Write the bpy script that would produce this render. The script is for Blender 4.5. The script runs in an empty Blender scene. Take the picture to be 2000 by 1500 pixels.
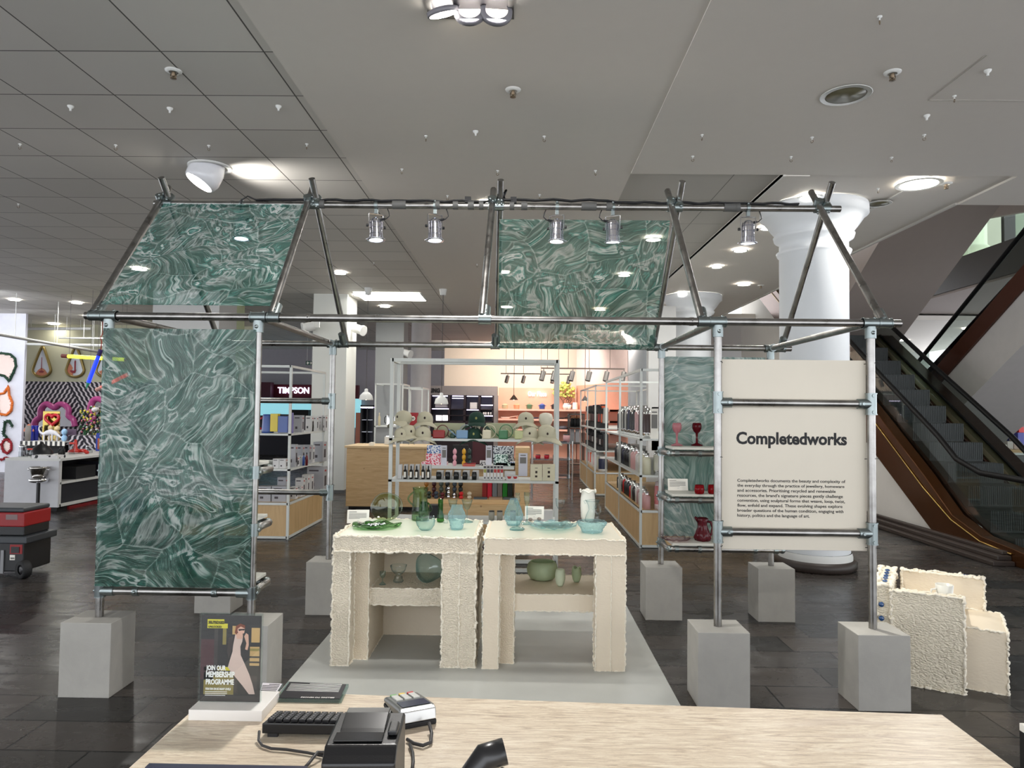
import bpy, math, random
from math import sin, cos, pi, tan, sqrt
from mathutils import Vector, Matrix, noise
random.seed(7)
S = bpy.context.scene
C = S.collection
# ------------------------------------------------------------------ camera
F = 1384.16
CX, CY, H = 2.3117, -3.9236, 1.55
YAW, PITCH, ROLL = -0.0132, 0.0384, 0.0115
_f = Vector((sin(YAW)*cos(PITCH), cos(YAW)*cos(PITCH), sin(PITCH)))
_r0 = Vector((cos(YAW), -sin(YAW), 0)); _u0 = _r0.cross(_f)
_r = _r0*cos(ROLL)+_u0*sin(ROLL); _u = _u0*cos(ROLL)-_r0*sin(ROLL)
cam = bpy.data.objects.new('camera', bpy.data.cameras.new('camera')); C.objects.link(cam)
m3 = Matrix((_r, _u, -_f)).transposed()
cam.matrix_world = Matrix.Translation((CX, CY, H)) @ m3.to_4x4()
cam.data.sensor_width = 36; cam.data.lens = F/2000*36; cam.data.clip_end = 200; cam.data.clip_start = .02
S.camera = cam
try: S.cycles.transparent_max_bounces = 32
except Exception: pass
def ray(px, py): return _f + _r*((px-1000)/F) + _u*((750-py)/F)
def V(px, py, Y):
    d = ray(px, py); return Vector((CX, CY, H)) + d*((Y-CY)/d.y)
def G(px, py, z=0.0):
    d = ray(px, py); return Vector((CX, CY, H)) + d*((z-H)/d.z)
def PX(px, py, X):
    d = ray(px, py); return Vector((CX, CY, H)) + d*((X-CX)/d.x)
# ------------------------------------------------------------------ view, world
S.view_settings.view_transform = 'Standard'; S.view_settings.look = 'None'
S.view_settings.exposure = 0.95; S.view_settings.gamma = 1; S.view_settings.use_curve_mapping = False
w = bpy.data.worlds.new('world'); S.world = w; w.use_nodes = True
w.node_tree.nodes['Background'].inputs[0].default_value = (.92, .95, 1, 1)
w.node_tree.nodes['Background'].inputs[1].default_value = 1.85
def lamp(name, kind, loc, energy, aim=None, color=(1, .97, .93), size=.1, angle=60, blend=.6, parent=None, sy=None, spread=None):
    l = bpy.data.lights.new(name, kind); l.energy = energy; l.color = color
    if kind == 'AREA':
        l.shape = 'DISK' if sy is None else 'RECTANGLE'; l.size = size
        if sy: l.size_y = sy
        if spread: l.spread = math.radians(spread)
    else: l.shadow_soft_size = size
    if kind == 'SPOT': l.spot_size = math.radians(angle); l.spot_blend = blend
    o = bpy.data.objects.new(name, l); C.objects.link(o)
    loc = Vector(loc); d = (Vector(aim)-loc) if aim is not None else Vector((0, 0, -1))
    o.rotation_euler = d.to_track_quat('-Z', 'Y').to_euler()
    if parent is not None:
        o.parent = parent; loc = loc-org(parent)
    o.location = loc
    return o
# the world background gives the broad soft fill; no lamps are built for it
# ------------------------------------------------------------------ helpers
ORG = {}
def org(o):
    return ORG.get(o.name, Vector((0, 0, 0)))
class MB:
    def __init__(s): s.v = []; s.f = []; s.m = []; s.s = []
    def add(s, vs, fs, m=0, sm=False):
        n = len(s.v); s.v += [tuple(a) for a in vs]
        for f in fs: s.f.append([n+i for i in f]); s.m.append(m); s.s.append(sm)
        return s
    def bx(s, x0, y0, z0, x1, y1, z1, m=0):
        if x0 > x1: x0, x1 = x1, x0
        if y0 > y1: y0, y1 = y1, y0
        if z0 > z1: z0, z1 = z1, z0
        return s.add([(x0, y0, z0), (x1, y0, z0), (x1, y1, z0), (x0, y1, z0), (x0, y0, z1), (x1, y0, z1), (x1, y1, z1), (x0, y1, z1)],
              [(0, 3, 2, 1), (4, 5, 6, 7), (0, 1, 5, 4), (1, 2, 6, 5), (2, 3, 7, 6), (3, 0, 4, 7)], m)
    def box(s, c, d, m=0, M=None):
        x, y, z = d[0]/2, d[1]/2, d[2]/2
        vs = [Vector(p) for p in [(-x, -y, -z), (x, -y, -z), (x, y, -z), (-x, y, -z), (-x, -y, z), (x, -y, z), (x, y, z), (-x, y, z)]]
        if M is not None: vs = [M @ v for v in vs]
        vs = [v+Vector(c) for v in vs]
        return s.add(vs, [(0, 3, 2, 1), (4, 5, 6, 7), (0, 1, 5, 4), (1, 2, 6, 5), (2, 3, 7, 6), (3, 0, 4, 7)], m)
    def tube(s, p, q, r, r2=None, n=12, m=0, cap=True, sm=True):
        p, q = Vector(p), Vector(q); r2 = r if r2 is None else r2
        z = (q-p).normalized(); x = z.orthogonal().normalized(); y = z.cross(x)
        vs = []
        for c, rr in ((p, r), (q, r2)):
            vs += [c+(x*cos(2*pi*i/n)+y*sin(2*pi*i/n))*rr for i in range(n)]
        s.add(vs, [(i, (i+1) % n, n+(i+1) % n, n+i) for i in range(n)], m, sm)
        if cap: s.add(vs, [tuple(range(n-1, -1, -1)), tuple(range(n, 2*n))], m)
        return s
    def path(s, pts, r, n=8, m=0, closed=False, cap=True):
        pts = [Vector(p) for p in pts]; k = len(pts); vs = []; x = None
        for i, p in enumerate(pts):
            if closed: t = pts[(i+1) % k]-pts[i-1]
            else: t = pts[min(i+1, k-1)]-pts[max(i-1, 0)]
            t.normalize()
            x = t.orthogonal() if x is None else (x-t*x.dot(t))
            x.normalize(); y = t.cross(x)
            rr = r[i] if isinstance(r, (list, tuple)) else r
            vs += [p+(x*cos(2*pi*j/n)+y*sin(2*pi*j/n))*rr for j in range(n)]
        fs = []
        for i in range(k if closed else k-1):
            a, b = i*n, ((i+1) % k)*n
            fs += [(a+j, a+(j+1) % n, b+(j+1) % n, b+j) for j in range(n)]
        if cap and not closed: fs += [tuple(range(n-1, -1, -1)), tuple(range((k-1)*n, k*n))]
        return s.add(vs, fs, m, True)
    def lathe(s, prof, c=(0, 0, 0), n=24, m=0, fn=None, sm=True, M=None, cap=False):
        vs = []; k = len(prof); c = Vector(c)
        for i, (r, z) in enumerate(prof):
            for j in range(n):
                a = 2*pi*j/n; v = Vector((max(r, 1e-4)*cos(a), max(r, 1e-4)*sin(a), z))
                if fn: v = fn(v, a, i)
                if M is not None: v = M @ v
                vs.append(v+c)
        fs = []
        for i in range(k-1):
            a, b = i*n, (i+1)*n
            fs += [(a+j, a+(j+1) % n, b+(j+1) % n, b+j) for j in range(n)]
        s.add(vs, fs, m, sm)
        if cap and prof[0][0] > 1e-3: s.add(vs[:n], [tuple(range(n-1, -1, -1))], m)
        if cap and prof[-1][0] > 1e-3: s.add(vs[-n:], [tuple(range(n))], m)
        return s
    def ball(s, c, r, n=12, m=0, M=None):
        r = (r, r, r) if not isinstance(r, (tuple, list)) else r
        k = max(6, n//2)
        def fn(v, a, i): return Vector((v.x*r[0], v.y*r[1], v.z*r[2]))
        return s.lathe([(sin(pi*i/k), -cos(pi*i/k)) for i in range(k+1)], c, n, m, fn, True, M)
    def prism(s, pts, a, b, axis='x', m=0):
        def P(u, v, t):
            return {'x': (t, u, v), 'y': (u, t, v), 'z': (u, v, t)}[axis]
        n = len(pts); vs = [P(u, v, a) for u, v in pts]+[P(u, v, b) for u, v in pts]
        return s.add(vs, [tuple(range(n)), tuple(range(2*n-1, n-1, -1))]+[(i, n+i, n+(i+1) % n, (i+1) % n) for i in range(n)], m)
    def quad(s, a, b, c, d, m=0): return s.add([a, b, c, d], [(0, 1, 2, 3)], m)
    def build(s, name, mats, parent=None, loc=None, rz=0, bev=0, seg=2):
        me = bpy.data.meshes.new(name)
        if not isinstance(mats, (list, tuple)): mats = [mats]
        if parent is not None and parent.name in ORG: o0 = org(parent)
        elif parent is None and loc is None:
            xs = [v[0] for v in s.v]; ys = [v[1] for v in s.v]; zs = [v[2] for v in s.v]
            o0 = Vector(((min(xs)+max(xs))/2, (min(ys)+max(ys))/2, min(zs)))
        else: o0 = Vector((0, 0, 0))
        me.from_pydata([(v[0]-o0.x, v[1]-o0.y, v[2]-o0.z) for v in s.v], [], s.f)
        for a in mats: me.materials.append(a)
        me.polygons.foreach_set('material_index', s.m)
        me.polygons.foreach_set('use_smooth', s.s)
        me.update(); me.validate()
        o = bpy.data.objects.new(name, me); C.objects.link(o)
        if parent is not None:
            o.parent = parent
            if parent.name in ORG: ORG[o.name] = o0.copy()
        elif loc is None: o.location = o0; ORG[o.name] = o0.copy()
        else: o.location = loc
        o.rotation_euler[2] = rz
        if bev:
            b = o.modifiers.new('bevel', 'BEVEL'); b.width = bev; b.segments = seg; b.limit_method = 'ANGLE'; b.harden_normals = False
        return o
def tag(o, label=None, cat=None, group=None, kind=None):
    if label: o['label'] = label
    if cat: o['category'] = cat
    if group: o['group'] = group
    if kind: o['kind'] = kind
    return o
def thing(name, label, cat, loc, rz=0, group=None, world=True):
    o = bpy.data.objects.new(name, None); C.objects.link(o); o.location = loc; o.rotation_euler[2] = rz
    o.empty_display_size = .05
    if world: ORG[o.name] = Vector(loc)
    return tag(o, label, cat, group)
def kids(o): return [c for c in bpy.data.objects if c.parent == o]
KIDS = {}
def dup(root, loc, rz=0, label=None, group=None, sc=None):
    r = root.copy(); C.objects.link(r); r.location = loc; r.rotation_euler[2] = rz
    if sc: r.scale = sc if isinstance(sc, (tuple, list)) else (sc, sc, sc)
    if label: r['label'] = label
    if group: r['group'] = group
    if root.name not in KIDS: KIDS[root.name] = [(c, kids(c)) for c in kids(root)]
    for c, g in KIDS[root.name]:
        k = c.copy(); C.objects.link(k); k.parent = r
        for d in g:
            e = d.copy(); C.objects.link(e); e.parent = k
    return r
def series(proto, places, labels, group):
    """first place moves the proto itself, the others are copies; place = (loc, rz, scale)"""
    for i, (p, l) in enumerate(zip(places, labels)):
        loc, rz, sc = p if isinstance(p[0], (tuple, Vector, list)) else (p, 0, None)
        if i == 0: continue
        dup(proto, loc, rz, l, group, sc)
    p = places[0]; loc, rz, sc = p if isinstance(p[0], (tuple, Vector, list)) else (p, 0, None)
    proto.location = loc; proto.rotation_euler[2] = rz
    if sc: proto.scale = sc if isinstance(sc, (tuple, list)) else (sc, sc, sc)
    tag(proto, labels[0], None, group)
ORD = ['leftmost', 'second', 'third', 'fourth', 'fifth', 'sixth', 'seventh', 'eighth', 'ninth', 'tenth', 'eleventh', 'twelfth', 'thirteenth', 'fourteenth', 'fifteenth', 'sixteenth', 'seventeenth', 'eighteenth', 'nineteenth', 'twentieth']
def nth(i, of='the left'): return 'leftmost' if i == 0 and of == 'the left' else ('first from '+of if i == 0 else ORD[i]+' from '+of)
def struct(name, mb, mats, **k):
    o = mb.build(name, mats, **k); o['kind'] = 'structure'; return o
def textmesh(name, s, width=None, size=.1, ext=.001, bold=0.0, mats=None, parent=None, loc=(0, 0, 0), rot=(pi/2, 0, 0), align='LEFT', shear=0, spacing=1.0, hs=1.0):
    cu = bpy.data.curves.new(name, 'FONT'); cu.body = s; cu.size = size; cu.extrude = ext; cu.offset = bold; cu.align_x = align
    cu.shear = shear; cu.space_line = spacing; cu.resolution_u = 3
    t = bpy.data.objects.new('tmp', cu); C.objects.link(t)
    dg = bpy.context.evaluated_depsgraph_get(); me = bpy.data.meshes.new_from_object(t.evaluated_get(dg))
    bpy.data.objects.remove(t); me.name = name; me.materials.clear(); me.materials.append(mats)
    if width and len(me.vertices):
        xs = [v.co.x for v in me.vertices]; k = width/(max(xs)-min(xs)); x0 = min(xs) if align == 'LEFT' else (min(xs)+max(xs))/2
        for v in me.vertices: v.co.x = (v.co.x-x0)*k; v.co.y *= k*hs
    o = bpy.data.objects.new(name, me); C.objects.link(o); o.rotation_euler = rot
    loc = Vector(loc)
    if parent is not None:
        o.parent = parent; loc = loc-org(parent)
    o.location = loc
    return o
# ------------------------------------------------------------------ materials
MATS = {}
def lin(c):
    return tuple(((x/255+.055)/1.055)**2.4 if x/255 > .04045 else x/255/12.92 for x in c)
class NT:
    def __init__(s, name):
        s.mat = bpy.data.materials.new(name); s.mat.use_nodes = True; s.t = s.mat.node_tree; s.n = s.t.nodes
        s.b = s.n['Principled BSDF']; s.out = s.n['Material Output']
    def N(s, typ, **k):
        n = s.n.new(typ)
        for a, b in k.items():
            if hasattr(n, a) and not a.startswith('i_'): setattr(n, a, b)
            else: n.inputs[a[2:] if a.startswith('i_') else a].default_value = b
        return n
    def L(s, a, b): s.t.links.new(a, b)
    def math(s, op, a, b=None, c=None):
        n = s.n.new('ShaderNodeMath'); n.operation = op
        for i, x in enumerate((a, b, c)):
            if x is None: continue
            if hasattr(x, 'is_output') or hasattr(x, 'links'): s.L(x, n.inputs[i])
            else: n.inputs[i].default_value = x
        return n.outputs[0]
    def coord(s, kind='Object'):
        return s.n.new('ShaderNodeTexCoord').outputs[kind]
    def noise(s, vec, scale, detail=3, dist=0, rough=.5):
        n = s.n.new('ShaderNodeTexNoise'); n.inputs['Scale'].default_value = scale; n.inputs['Detail'].default_value = detail
        n.inputs['Distortion'].default_value = dist; n.inputs['Roughness'].default_value = rough
        if vec is not None: s.L(vec, n.inputs['Vector'])
        return n
    def ramp(s, fac, stops, interp='LINEAR'):
        r = s.n.new('ShaderNodeValToRGB'); r.color_ramp.interpolation = interp
        e = r.color_ramp.elements
        while len(e) < len(stops): e.new(.5)
        for i, (p, c) in enumerate(stops):
            e[i].position = p; e[i].color = tuple(c)+(1,) if len(c) == 3 else c
        s.L(fac, r.inputs[0]); return r.outputs[0]
    def mix(s, fac, a, b, typ='MIX'):
        n = s.n.new('ShaderNodeMix'); n.data_type = 'RGBA'; n.blend_type = typ
        for i, x in ((0, fac), (6, a), (7, b)):
            if hasattr(x, 'links'): s.L(x, n.inputs[i])
            elif i == 0: n.inputs[0].default_value = x
            else: n.inputs[i].default_value = tuple(x)+(1,)
        return n.outputs[2]
    def bump(s, h, strength=.3, dist=.01):
        b = s.n.new('ShaderNodeBump'); b.inputs['Strength'].default_value = strength; b.inputs['Distance'].default_value = dist
        s.L(h, b.inputs['Height']); s.L(b.outputs[0], s.b.inputs['Normal']); return b
    def mapping(s, vec, scale=(1, 1, 1), rot=(0, 0, 0), loc=(0, 0, 0)):
        n = s.n.new('ShaderNodeMapping'); n.inputs['Scale'].default_value = scale; n.inputs['Rotation'].default_value = rot; n.inputs['Location'].default_value = loc
        s.L(vec, n.inputs['Vector']); return n.outputs[0]
def M(name, rgb=None, rough=.5, metal=0.0, emit=None, es=0, spec=None, coat=0, var=.06, alpha=None, trans=0, bump=0, bscale=60):
    if name in MATS: return MATS[name]
    t = NT(name); c = lin(rgb); b = t.b
    v = t.coord(); nn = t.noise(v, 9 if var < .2 else 14, 4)
    col = t.mix(nn.outputs['Fac'], tuple(x*(1-var) for x in c), tuple(min(1, x*(1+var)) for x in c))
    t.L(col, b.inputs['Base Color'])
    b.inputs['Roughness'].default_value = rough; b.inputs['Metallic'].default_value = metal
    if spec is not None: b.inputs['Specular IOR Level'].default_value = spec
    if coat: b.inputs['Coat Weight'].default_value = coat; b.inputs['Coat Roughness'].default_value = .1
    if emit: b.inputs['Emission Color'].default_value = lin(emit)+(1,); b.inputs['Emission Strength'].default_value = es
    if trans: b.inputs['Transmission Weight'].default_value = trans
    if bump:
        n2 = t.noise(v, bscale, 4); t.bump(n2.outputs['Fac'], bump, .005)
    MATS[name] = t.mat; return t.mat
def glassy(name, tint, edge, rough=.02, haze=0.0, ior=1.45, ripple=0, rscale=80, ecol=None, thin=.75):
    """thin clear glass: see-through with the tint of its thickness, Fresnel reflections"""
    if name in MATS: return MATS[name]
    t = NT(name); t.n.remove(t.b)
    tr = t.n.new('ShaderNodeBsdfTransparent'); gl = t.n.new('ShaderNodeBsdfGlossy'); gl.inputs['Roughness'].default_value = rough
    lw = t.n.new('ShaderNodeLayerWeight'); lw.inputs['Blend'].default_value = .5
    fz = t.math('ADD', t.math('MULTIPLY', t.math('POWER', lw.outputs['Facing'], 4.5), .75), .045)
    col = t.mix(t.math('POWER', lw.outputs['Facing'], 2.4), tuple(x**thin for x in lin(tint)), tuple(x**thin for x in lin(edge))); t.L(col, tr.inputs['Color'])
    mx = t.n.new('ShaderNodeMixShader'); t.L(fz, mx.inputs[0]); t.L(tr.outputs[0], mx.inputs[1]); t.L(gl.outputs[0], mx.inputs[2])
    last = mx.outputs[0]
    if ripple:
        v = t.coord(); n = t.noise(v, rscale, 3, 1.5)
        bp = t.n.new('ShaderNodeBump'); bp.inputs['Strength'].default_value = ripple; bp.inputs['Distance'].default_value = .01
        t.L(n.outputs['Fac'], bp.inputs['Height'])
        for x in (gl, lw): t.L(bp.outputs[0], x.inputs['Normal'])
    if haze:
        df = t.n.new('ShaderNodeBsdfDiffuse'); df.inputs['Color'].default_value = lin(ecol or edge)+(1,)
        m2 = t.n.new('ShaderNodeMixShader'); m2.inputs[0].default_value = haze
        t.L(last, m2.inputs[1]); t.L(df.outputs[0], m2.inputs[2]); last = m2.outputs[0]
    t.L(last, t.out.inputs['Surface']); MATS[name] = t.mat; return t.mat
steel = None
def mk_steel():
    t = NT('brushed_steel'); v = t.coord(); n = t.noise(v, 14, 3)
    t.L(t.ramp(n.outputs['Fac'], [(.3, lin((134, 132, 129))), (.7, lin((166, 164, 161)))]), t.b.inputs['Base Color'])
    t.b.inputs['Metallic'].default_value = 1
    t.L(t.ramp(n.outputs['Fac'], [(.3, (.26,)*3), (.7, (.36,)*3)]), t.b.inputs['Roughness']); return t.mat
steel = mk_steel()
galv = M('galvanised_clamp', (142, 151, 151), .38, 1, var=.2)
chrome = M('chrome', (232, 232, 235), .06, 1, var=.02)
boltm = M('bolt_dark', (60, 60, 62), .4, 1)
def mk_concrete():
    t = NT('cast_concrete'); v = t.coord(); a = t.noise(v, 5, 6, .4, .6); b = t.noise(v, 180, 3)
    c = t.mix(a.outputs['Fac'], lin((146, 144, 138)), lin((180, 177, 170)))
    vo = t.N('ShaderNodeTexVoronoi', feature='F1'); vo.inputs['Scale'].default_value = 26; t.L(v, vo.inputs['Vector'])
    sp = t.ramp(vo.outputs['Distance'], [(.0, (1, 1, 1)), (.07, (0, 0, 0))])
    nn = t.noise(v, 7, 1); gate = t.math('GREATER_THAN', nn.outputs['Fac'], .66); f = t.math('MULTIPLY', sp, gate)
    t.L(t.mix(f, c, lin((95, 92, 88))), t.b.inputs['Base Color']); t.b.inputs['Roughness'].default_value = .8
    t.bump(b.outputs['Fac'], .12, .003); return t.mat
concrete = mk_concrete()
def mk_floor():
    t = NT('slate_floor'); v = t.coord()
    br = t.N('ShaderNodeTexBrick'); t.L(v, br.inputs['Vector'])
    br.offset = .37; br.inputs['Scale'].default_value = 1; br.inputs['Brick Width'].default_value = .62; br.inputs['Row Height'].default_value = .3
    br.inputs['Mortar Size'].default_value = .006; br.inputs['Mortar Smooth'].default_value = .2; br.inputs['Bias'].default_value = 0
    br.inputs['Color1'].default_value = (0, 0, 0, 1); br.inputs['Color2'].default_value = (1, 1, 1, 1); br.inputs['Mortar'].default_value = (.5, .5, .5, 1)
    n1 = t.noise(t.mapping(v, (1, 2.2, 1)), 3, 6, .8, .62); n2 = t.noise(v, 22, 5, .5, .7)
    tone = t.ramp(br.outputs['Color'], [(0, lin((30, 32, 34))), (.4, lin((50, 48, 46))), (.75, lin((66, 60, 56))), (1, lin((42, 44, 46)))])
    c = t.mix(t.math('MULTIPLY', n1.outputs['Fac'], .4), tone, lin((58, 55, 52)))
    c = t.mix(t.ramp(n2.outputs['Fac'], [(.62, (0, 0, 0)), (.8, (.5, .5, .5))]), c, lin((74, 66, 58)))
    c = t.mix(br.outputs['Fac'], c, lin((10, 10, 10)))
    t.L(c, t.b.inputs['Base Color'])
    t.L(t.ramp(n1.outputs['Fac'], [(.3, (.2,)*3), (.7, (.36,)*3)]), t.b.inputs['Roughness']); t.b.inputs['Specular IOR Level'].default_value = .22
    h = t.math('SUBTRACT', t.math('MULTIPLY', n2.outputs['Fac'], .4), br.outputs['Fac']); t.bump(h, .25, .004)
    return t.mat
def grid_mat(name, base, gx, gy, line=.012, ox=0, oy=0, rgb2=None, linec=(86, 82, 78)):
    t = NT(name); v = t.n.new('ShaderNodeSeparateXYZ'); t.L(t.coord(), v.inputs[0])
    ms = []
    ids = []
    for ax, g, o in ((0, gx, ox), (1, gy, oy)):
        u = t.math('DIVIDE', t.math('SUBTRACT', v.outputs[ax], o), g); fr = t.math('FRACT', u); ids.append(t.math('FLOOR', u))
        ms.append(t.math('GREATER_THAN', t.math('ABSOLUTE', t.math('SUBTRACT', fr, .5)), .5-line/g/2))
    m = t.math('MAXIMUM', ms[0], ms[1])
    cb = t.n.new('ShaderNodeCombineXYZ'); t.L(ids[0], cb.inputs[0]); t.L(ids[1], cb.inputs[1])
    wn = t.n.new('ShaderNodeTexWhiteNoise'); t.L(cb.outputs[0], wn.inputs['Vector'])
    n = t.noise(t.coord(), 2, 3); f = t.math('ADD', t.math('MULTIPLY', wn.outputs['Value'], .7), t.math('MULTIPLY', n.outputs['Fac'], .3))
    c = t.mix(f, lin(base), lin(rgb2 or tuple(min(255, x+10) for x in base)))
    t.L(t.mix(m, c, lin(linec)), t.b.inputs['Base Color']); t.b.inputs['Roughness'].default_value = .62
    t.bump(t.math('SUBTRACT', 1.0, m), .5, .01); return t.mat
def mk_swirl(name, dark, mid, light, alpha=.45, seed=0, sc=1.0):
    """crumpled cellophane print on clear acrylic: patches of fine folds that run in different directions"""
    t = NT(name); t.n.remove(t.b)
    v = t.mapping(t.coord(), (sc, sc, sc), loc=(seed, seed*1.7, seed*.3))
    n0 = t.noise(v, 1.9, 2, .3); off = t.n.new('ShaderNodeVectorMath'); off.operation = 'MULTIPLY_ADD'
    t.L(n0.outputs['Color'], off.inputs[0]); off.inputs[1].default_value = (.34, .34, .34); t.L(v, off.inputs[2])
    ve = t.N('ShaderNodeTexVoronoi', feature='DISTANCE_TO_EDGE'); ve.inputs['Scale'].default_value = 3.0; t.L(off.outputs[0], ve.inputs['Vector'])
    vo = t.N('ShaderNodeTexVoronoi', feature='F1'); vo.inputs['Scale'].default_value = 3.0; t.L(off.outputs[0], vo.inputs['Vector'])
    sp = t.n.new('ShaderNodeSeparateColor'); t.L(vo.outputs['Color'], sp.inputs[0])
    ang = t.math('MULTIPLY', sp.outputs[0], 6.28)
    ro = t.n.new('ShaderNodeVectorRotate'); ro.rotation_type = 'AXIS_ANGLE'; ro.inputs['Axis'].default_value = (0, 1, 0)
    t.L(off.outputs[0], ro.inputs['Vector']); t.L(ang, ro.inputs['Angle'])
    st = t.mapping(ro.outputs[0], (1, 1, 8.5))
    n1 = t.noise(st, 1.5, 4, .3, .5)
    n2 = t.noise(t.mapping(off.outputs[0], (1, 1, 2.2), rot=(0, .7, 0)), 2.0, 4, 2.4, .5)
    n3 = t.noise(v, 2.2, 2, 1)
    k = t.mix(t.ramp(n3.outputs['Fac'], [(.5, (0, 0, 0)), (.6, (1, 1, 1))]), n1.outputs['Fac'], n2.outputs['Fac'])
    g = t.mix(.5, lin(dark), lin(mid)); bands = [(.2, lin(dark)), (.34, lin(mid)), (.4, lin(dark)), (.46, lin(light)), (.48, lin(mid)), (.54, lin(dark)), (.58, lin(mid)), (.605, lin(light)), (.625, lin(light)), (.65, lin(dark)), (.72, lin(mid)), (.78, lin(light))]
    col = t.ramp(k, bands)
    hl = t.noise(t.mapping(ro.outputs[0], (1, 1, 26)), 2.2, 3, .35, .5); hm = t.ramp(hl.outputs['Fac'], [(.49, (0, 0, 0)), (.505, (.8, .8, .8)), (.52, (0, 0, 0)), (.60, (0, 0, 0)), (.615, (.7, .7, .7)), (.63, (0, 0, 0))])
    col = t.mix(hm, col, lin(light))
    dl = t.ramp(hl.outputs['Fac'], [(.40, (0, 0, 0)), (.425, (.65, .65, .65)), (.45, (0, 0, 0))]); col = t.mix(dl, col, lin(tuple(x*.6 for x in dark)))
    col = t.mix(t.ramp(ve.outputs['Distance'], [(0, (.5, .5, .5)), (.006, (.35, .35, .35)), (.013, (0, 0, 0))]), col, lin(light))
    col = t.mix(t.ramp(ve.outputs['Distance'], [(.013, (0, 0, 0)), (.03, (.45, .45, .45)), (.09, (0, 0, 0))]), col, lin(dark))
    deep = t.ramp(n3.outputs['Fac'], [(.35, (.55, .68, .64)), (.6, (1.0, 1.0, 1.0))])
    col = t.mix(1.0, col, deep, 'MULTIPLY')
    df = t.n.new('ShaderNodeBsdfDiffuse'); t.L(col, df.inputs[0])
    tl = t.n.new('ShaderNodeBsdfTranslucent'); t.L(col, tl.inputs[0])
    m0 = t.n.new('ShaderNodeMixShader'); m0.inputs[0].default_value = .35; t.L(df.outputs[0], m0.inputs[1]); t.L(tl.outputs[0], m0.inputs[2])
    tr = t.n.new('ShaderNodeBsdfTransparent'); t.L(t.mix(.55, (1, 1, 1), t.mix(.5, col, lin(light))), tr.inputs[0])
    m1 = t.n.new('ShaderNodeMixShader'); t.L(t.ramp(k, [(.3, (alpha,)*3), (.5, (alpha*.75,)*3), (.62, (min(1, alpha*1.25),)*3)]), m1.inputs[0]); t.L(tr.outputs[0], m1.inputs[1]); t.L(m0.outputs[0], m1.inputs[2])
    gl = t.n.new('ShaderNodeBsdfGlossy'); gl.inputs['Roughness'].default_value = .03
    lw = t.n.new('ShaderNodeLayerWeight'); lw.inputs['Blend'].default_value = .5
    fz = t.math('ADD', t.math('MULTIPLY', t.math('POWER', lw.outputs['Facing'], 4.5), .6), .02)
    m2 = t.n.new('ShaderNodeMixShader'); t.L(fz, m2.inputs[0]); t.L(m1.outputs[0], m2.inputs[1]); t.L(gl.outputs[0], m2.inputs[2])
    t.L(m2.outputs[0], t.out.inputs['Surface']); return t.mat
def mk_wood(name, a, b, scale=(1.2, 12, 12), k=3, rough=.5, knots=True):
    t = NT(name); v = t.mapping(t.coord(), scale); n = t.noise(v, k, 5, .8, .6)
    c = t.ramp(n.outputs['Fac'], [(.3, lin(a)), (.7, lin(b))])
    if knots:
        vo = t.N('ShaderNodeTexVoronoi', feature='F1'); vo.inputs['Scale'].default_value = 5; t.L(t.coord(), vo.inputs['Vector'])
        c = t.mix(t.ramp(vo.outputs['Distance'], [(.03, (.7, .7, .7)), (.07, (0, 0, 0))]), c, lin((112, 74, 40)))
    t.L(c, t.b.inputs['Base Color']); t.b.inputs['Roughness'].default_value = rough; return t.mat
ply = mk_wood('plywood', (190, 154, 106), (214, 182, 134))
plyd = mk_wood('plywood_panel', (182, 150, 104), (204, 172, 126), (8, 8, 1), 2, knots=False)
def mk_trav():
    t = NT('travertine'); v = t.coord()
    a = t.noise(t.mapping(v, (2.2, 20, 6)), 3.6, 8, 1.6, .72); b = t.noise(t.mapping(v, (12, 60, 20)), 5, 6, 1.2, .75); cc = t.noise(t.mapping(v, (.8, 4, 1)), 2.4, 3, 1.2)
    c = t.ramp(a.outputs['Fac'], [(.3, lin((176, 156, 136))), (.42, lin((206, 188, 164))), (.52, lin((226, 210, 186))), (.64, lin((240, 229, 208)))])
    c = t.mix(t.math('MULTIPLY', t.ramp(b.outputs['Fac'], [(.5, (0, 0, 0)), (.72, (1, 1, 1))]), .45), c, lin((170, 146, 128)))
    c = t.mix(t.ramp(cc.outputs['Fac'], [(.55, (0, 0, 0)), (.75, (.5, .5, .5))]), c, lin((196, 178, 166)))
    t.L(c, t.b.inputs['Base Color']); t.b.inputs['Roughness'].default_value = .32; t.bump(b.outputs['Fac'], .05, .001); return t.mat
def mk_foam(name, rgb, amp=.9, sc=70, fine=.3):
    t = NT(name); v = t.coord()
    vo = t.N('ShaderNodeTexVoronoi', feature='SMOOTH_F1'); vo.inputs['Scale'].default_value = sc
    wv = t.noise(v, 22, 3); off = t.n.new('ShaderNodeVectorMath'); off.operation = 'MULTIPLY_ADD'; t.L(wv.outputs['Color'], off.inputs[0]); off.inputs[1].default_value = (.04, .04, .04); t.L(t.mapping(v, (1, 1, 1.7)), off.inputs[2])
    t.L(off.outputs[0], vo.inputs['Vector'])
    gate = t.ramp(t.noise(v, 6, 2).outputs['Fac'], [(.36, (fine,)*3), (.52, (1, 1, 1))])
    h = t.math('MULTIPLY', vo.outputs['Distance'], gate); h = t.math('ADD', t.math('MULTIPLY', h, -1), t.math('MULTIPLY', t.noise(v, 160, 3).outputs['Fac'], .12))
    n = t.noise(v, 5, 3); t.L(t.mix(n.outputs['Fac'], lin(rgb), lin(tuple(x-12 for x in rgb))), t.b.inputs['Base Color'])
    t.b.inputs['Roughness'].default_value = .62; t.bump(h, min(1, amp*.75), .026); return t.mat
foam_rough = mk_foam('crusted_cream_foam', (232, 221, 200), .8, 105, .55)
foam_mid = mk_foam('pitted_cream_foam', (228, 214, 190), .6, 130, .3)
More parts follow.
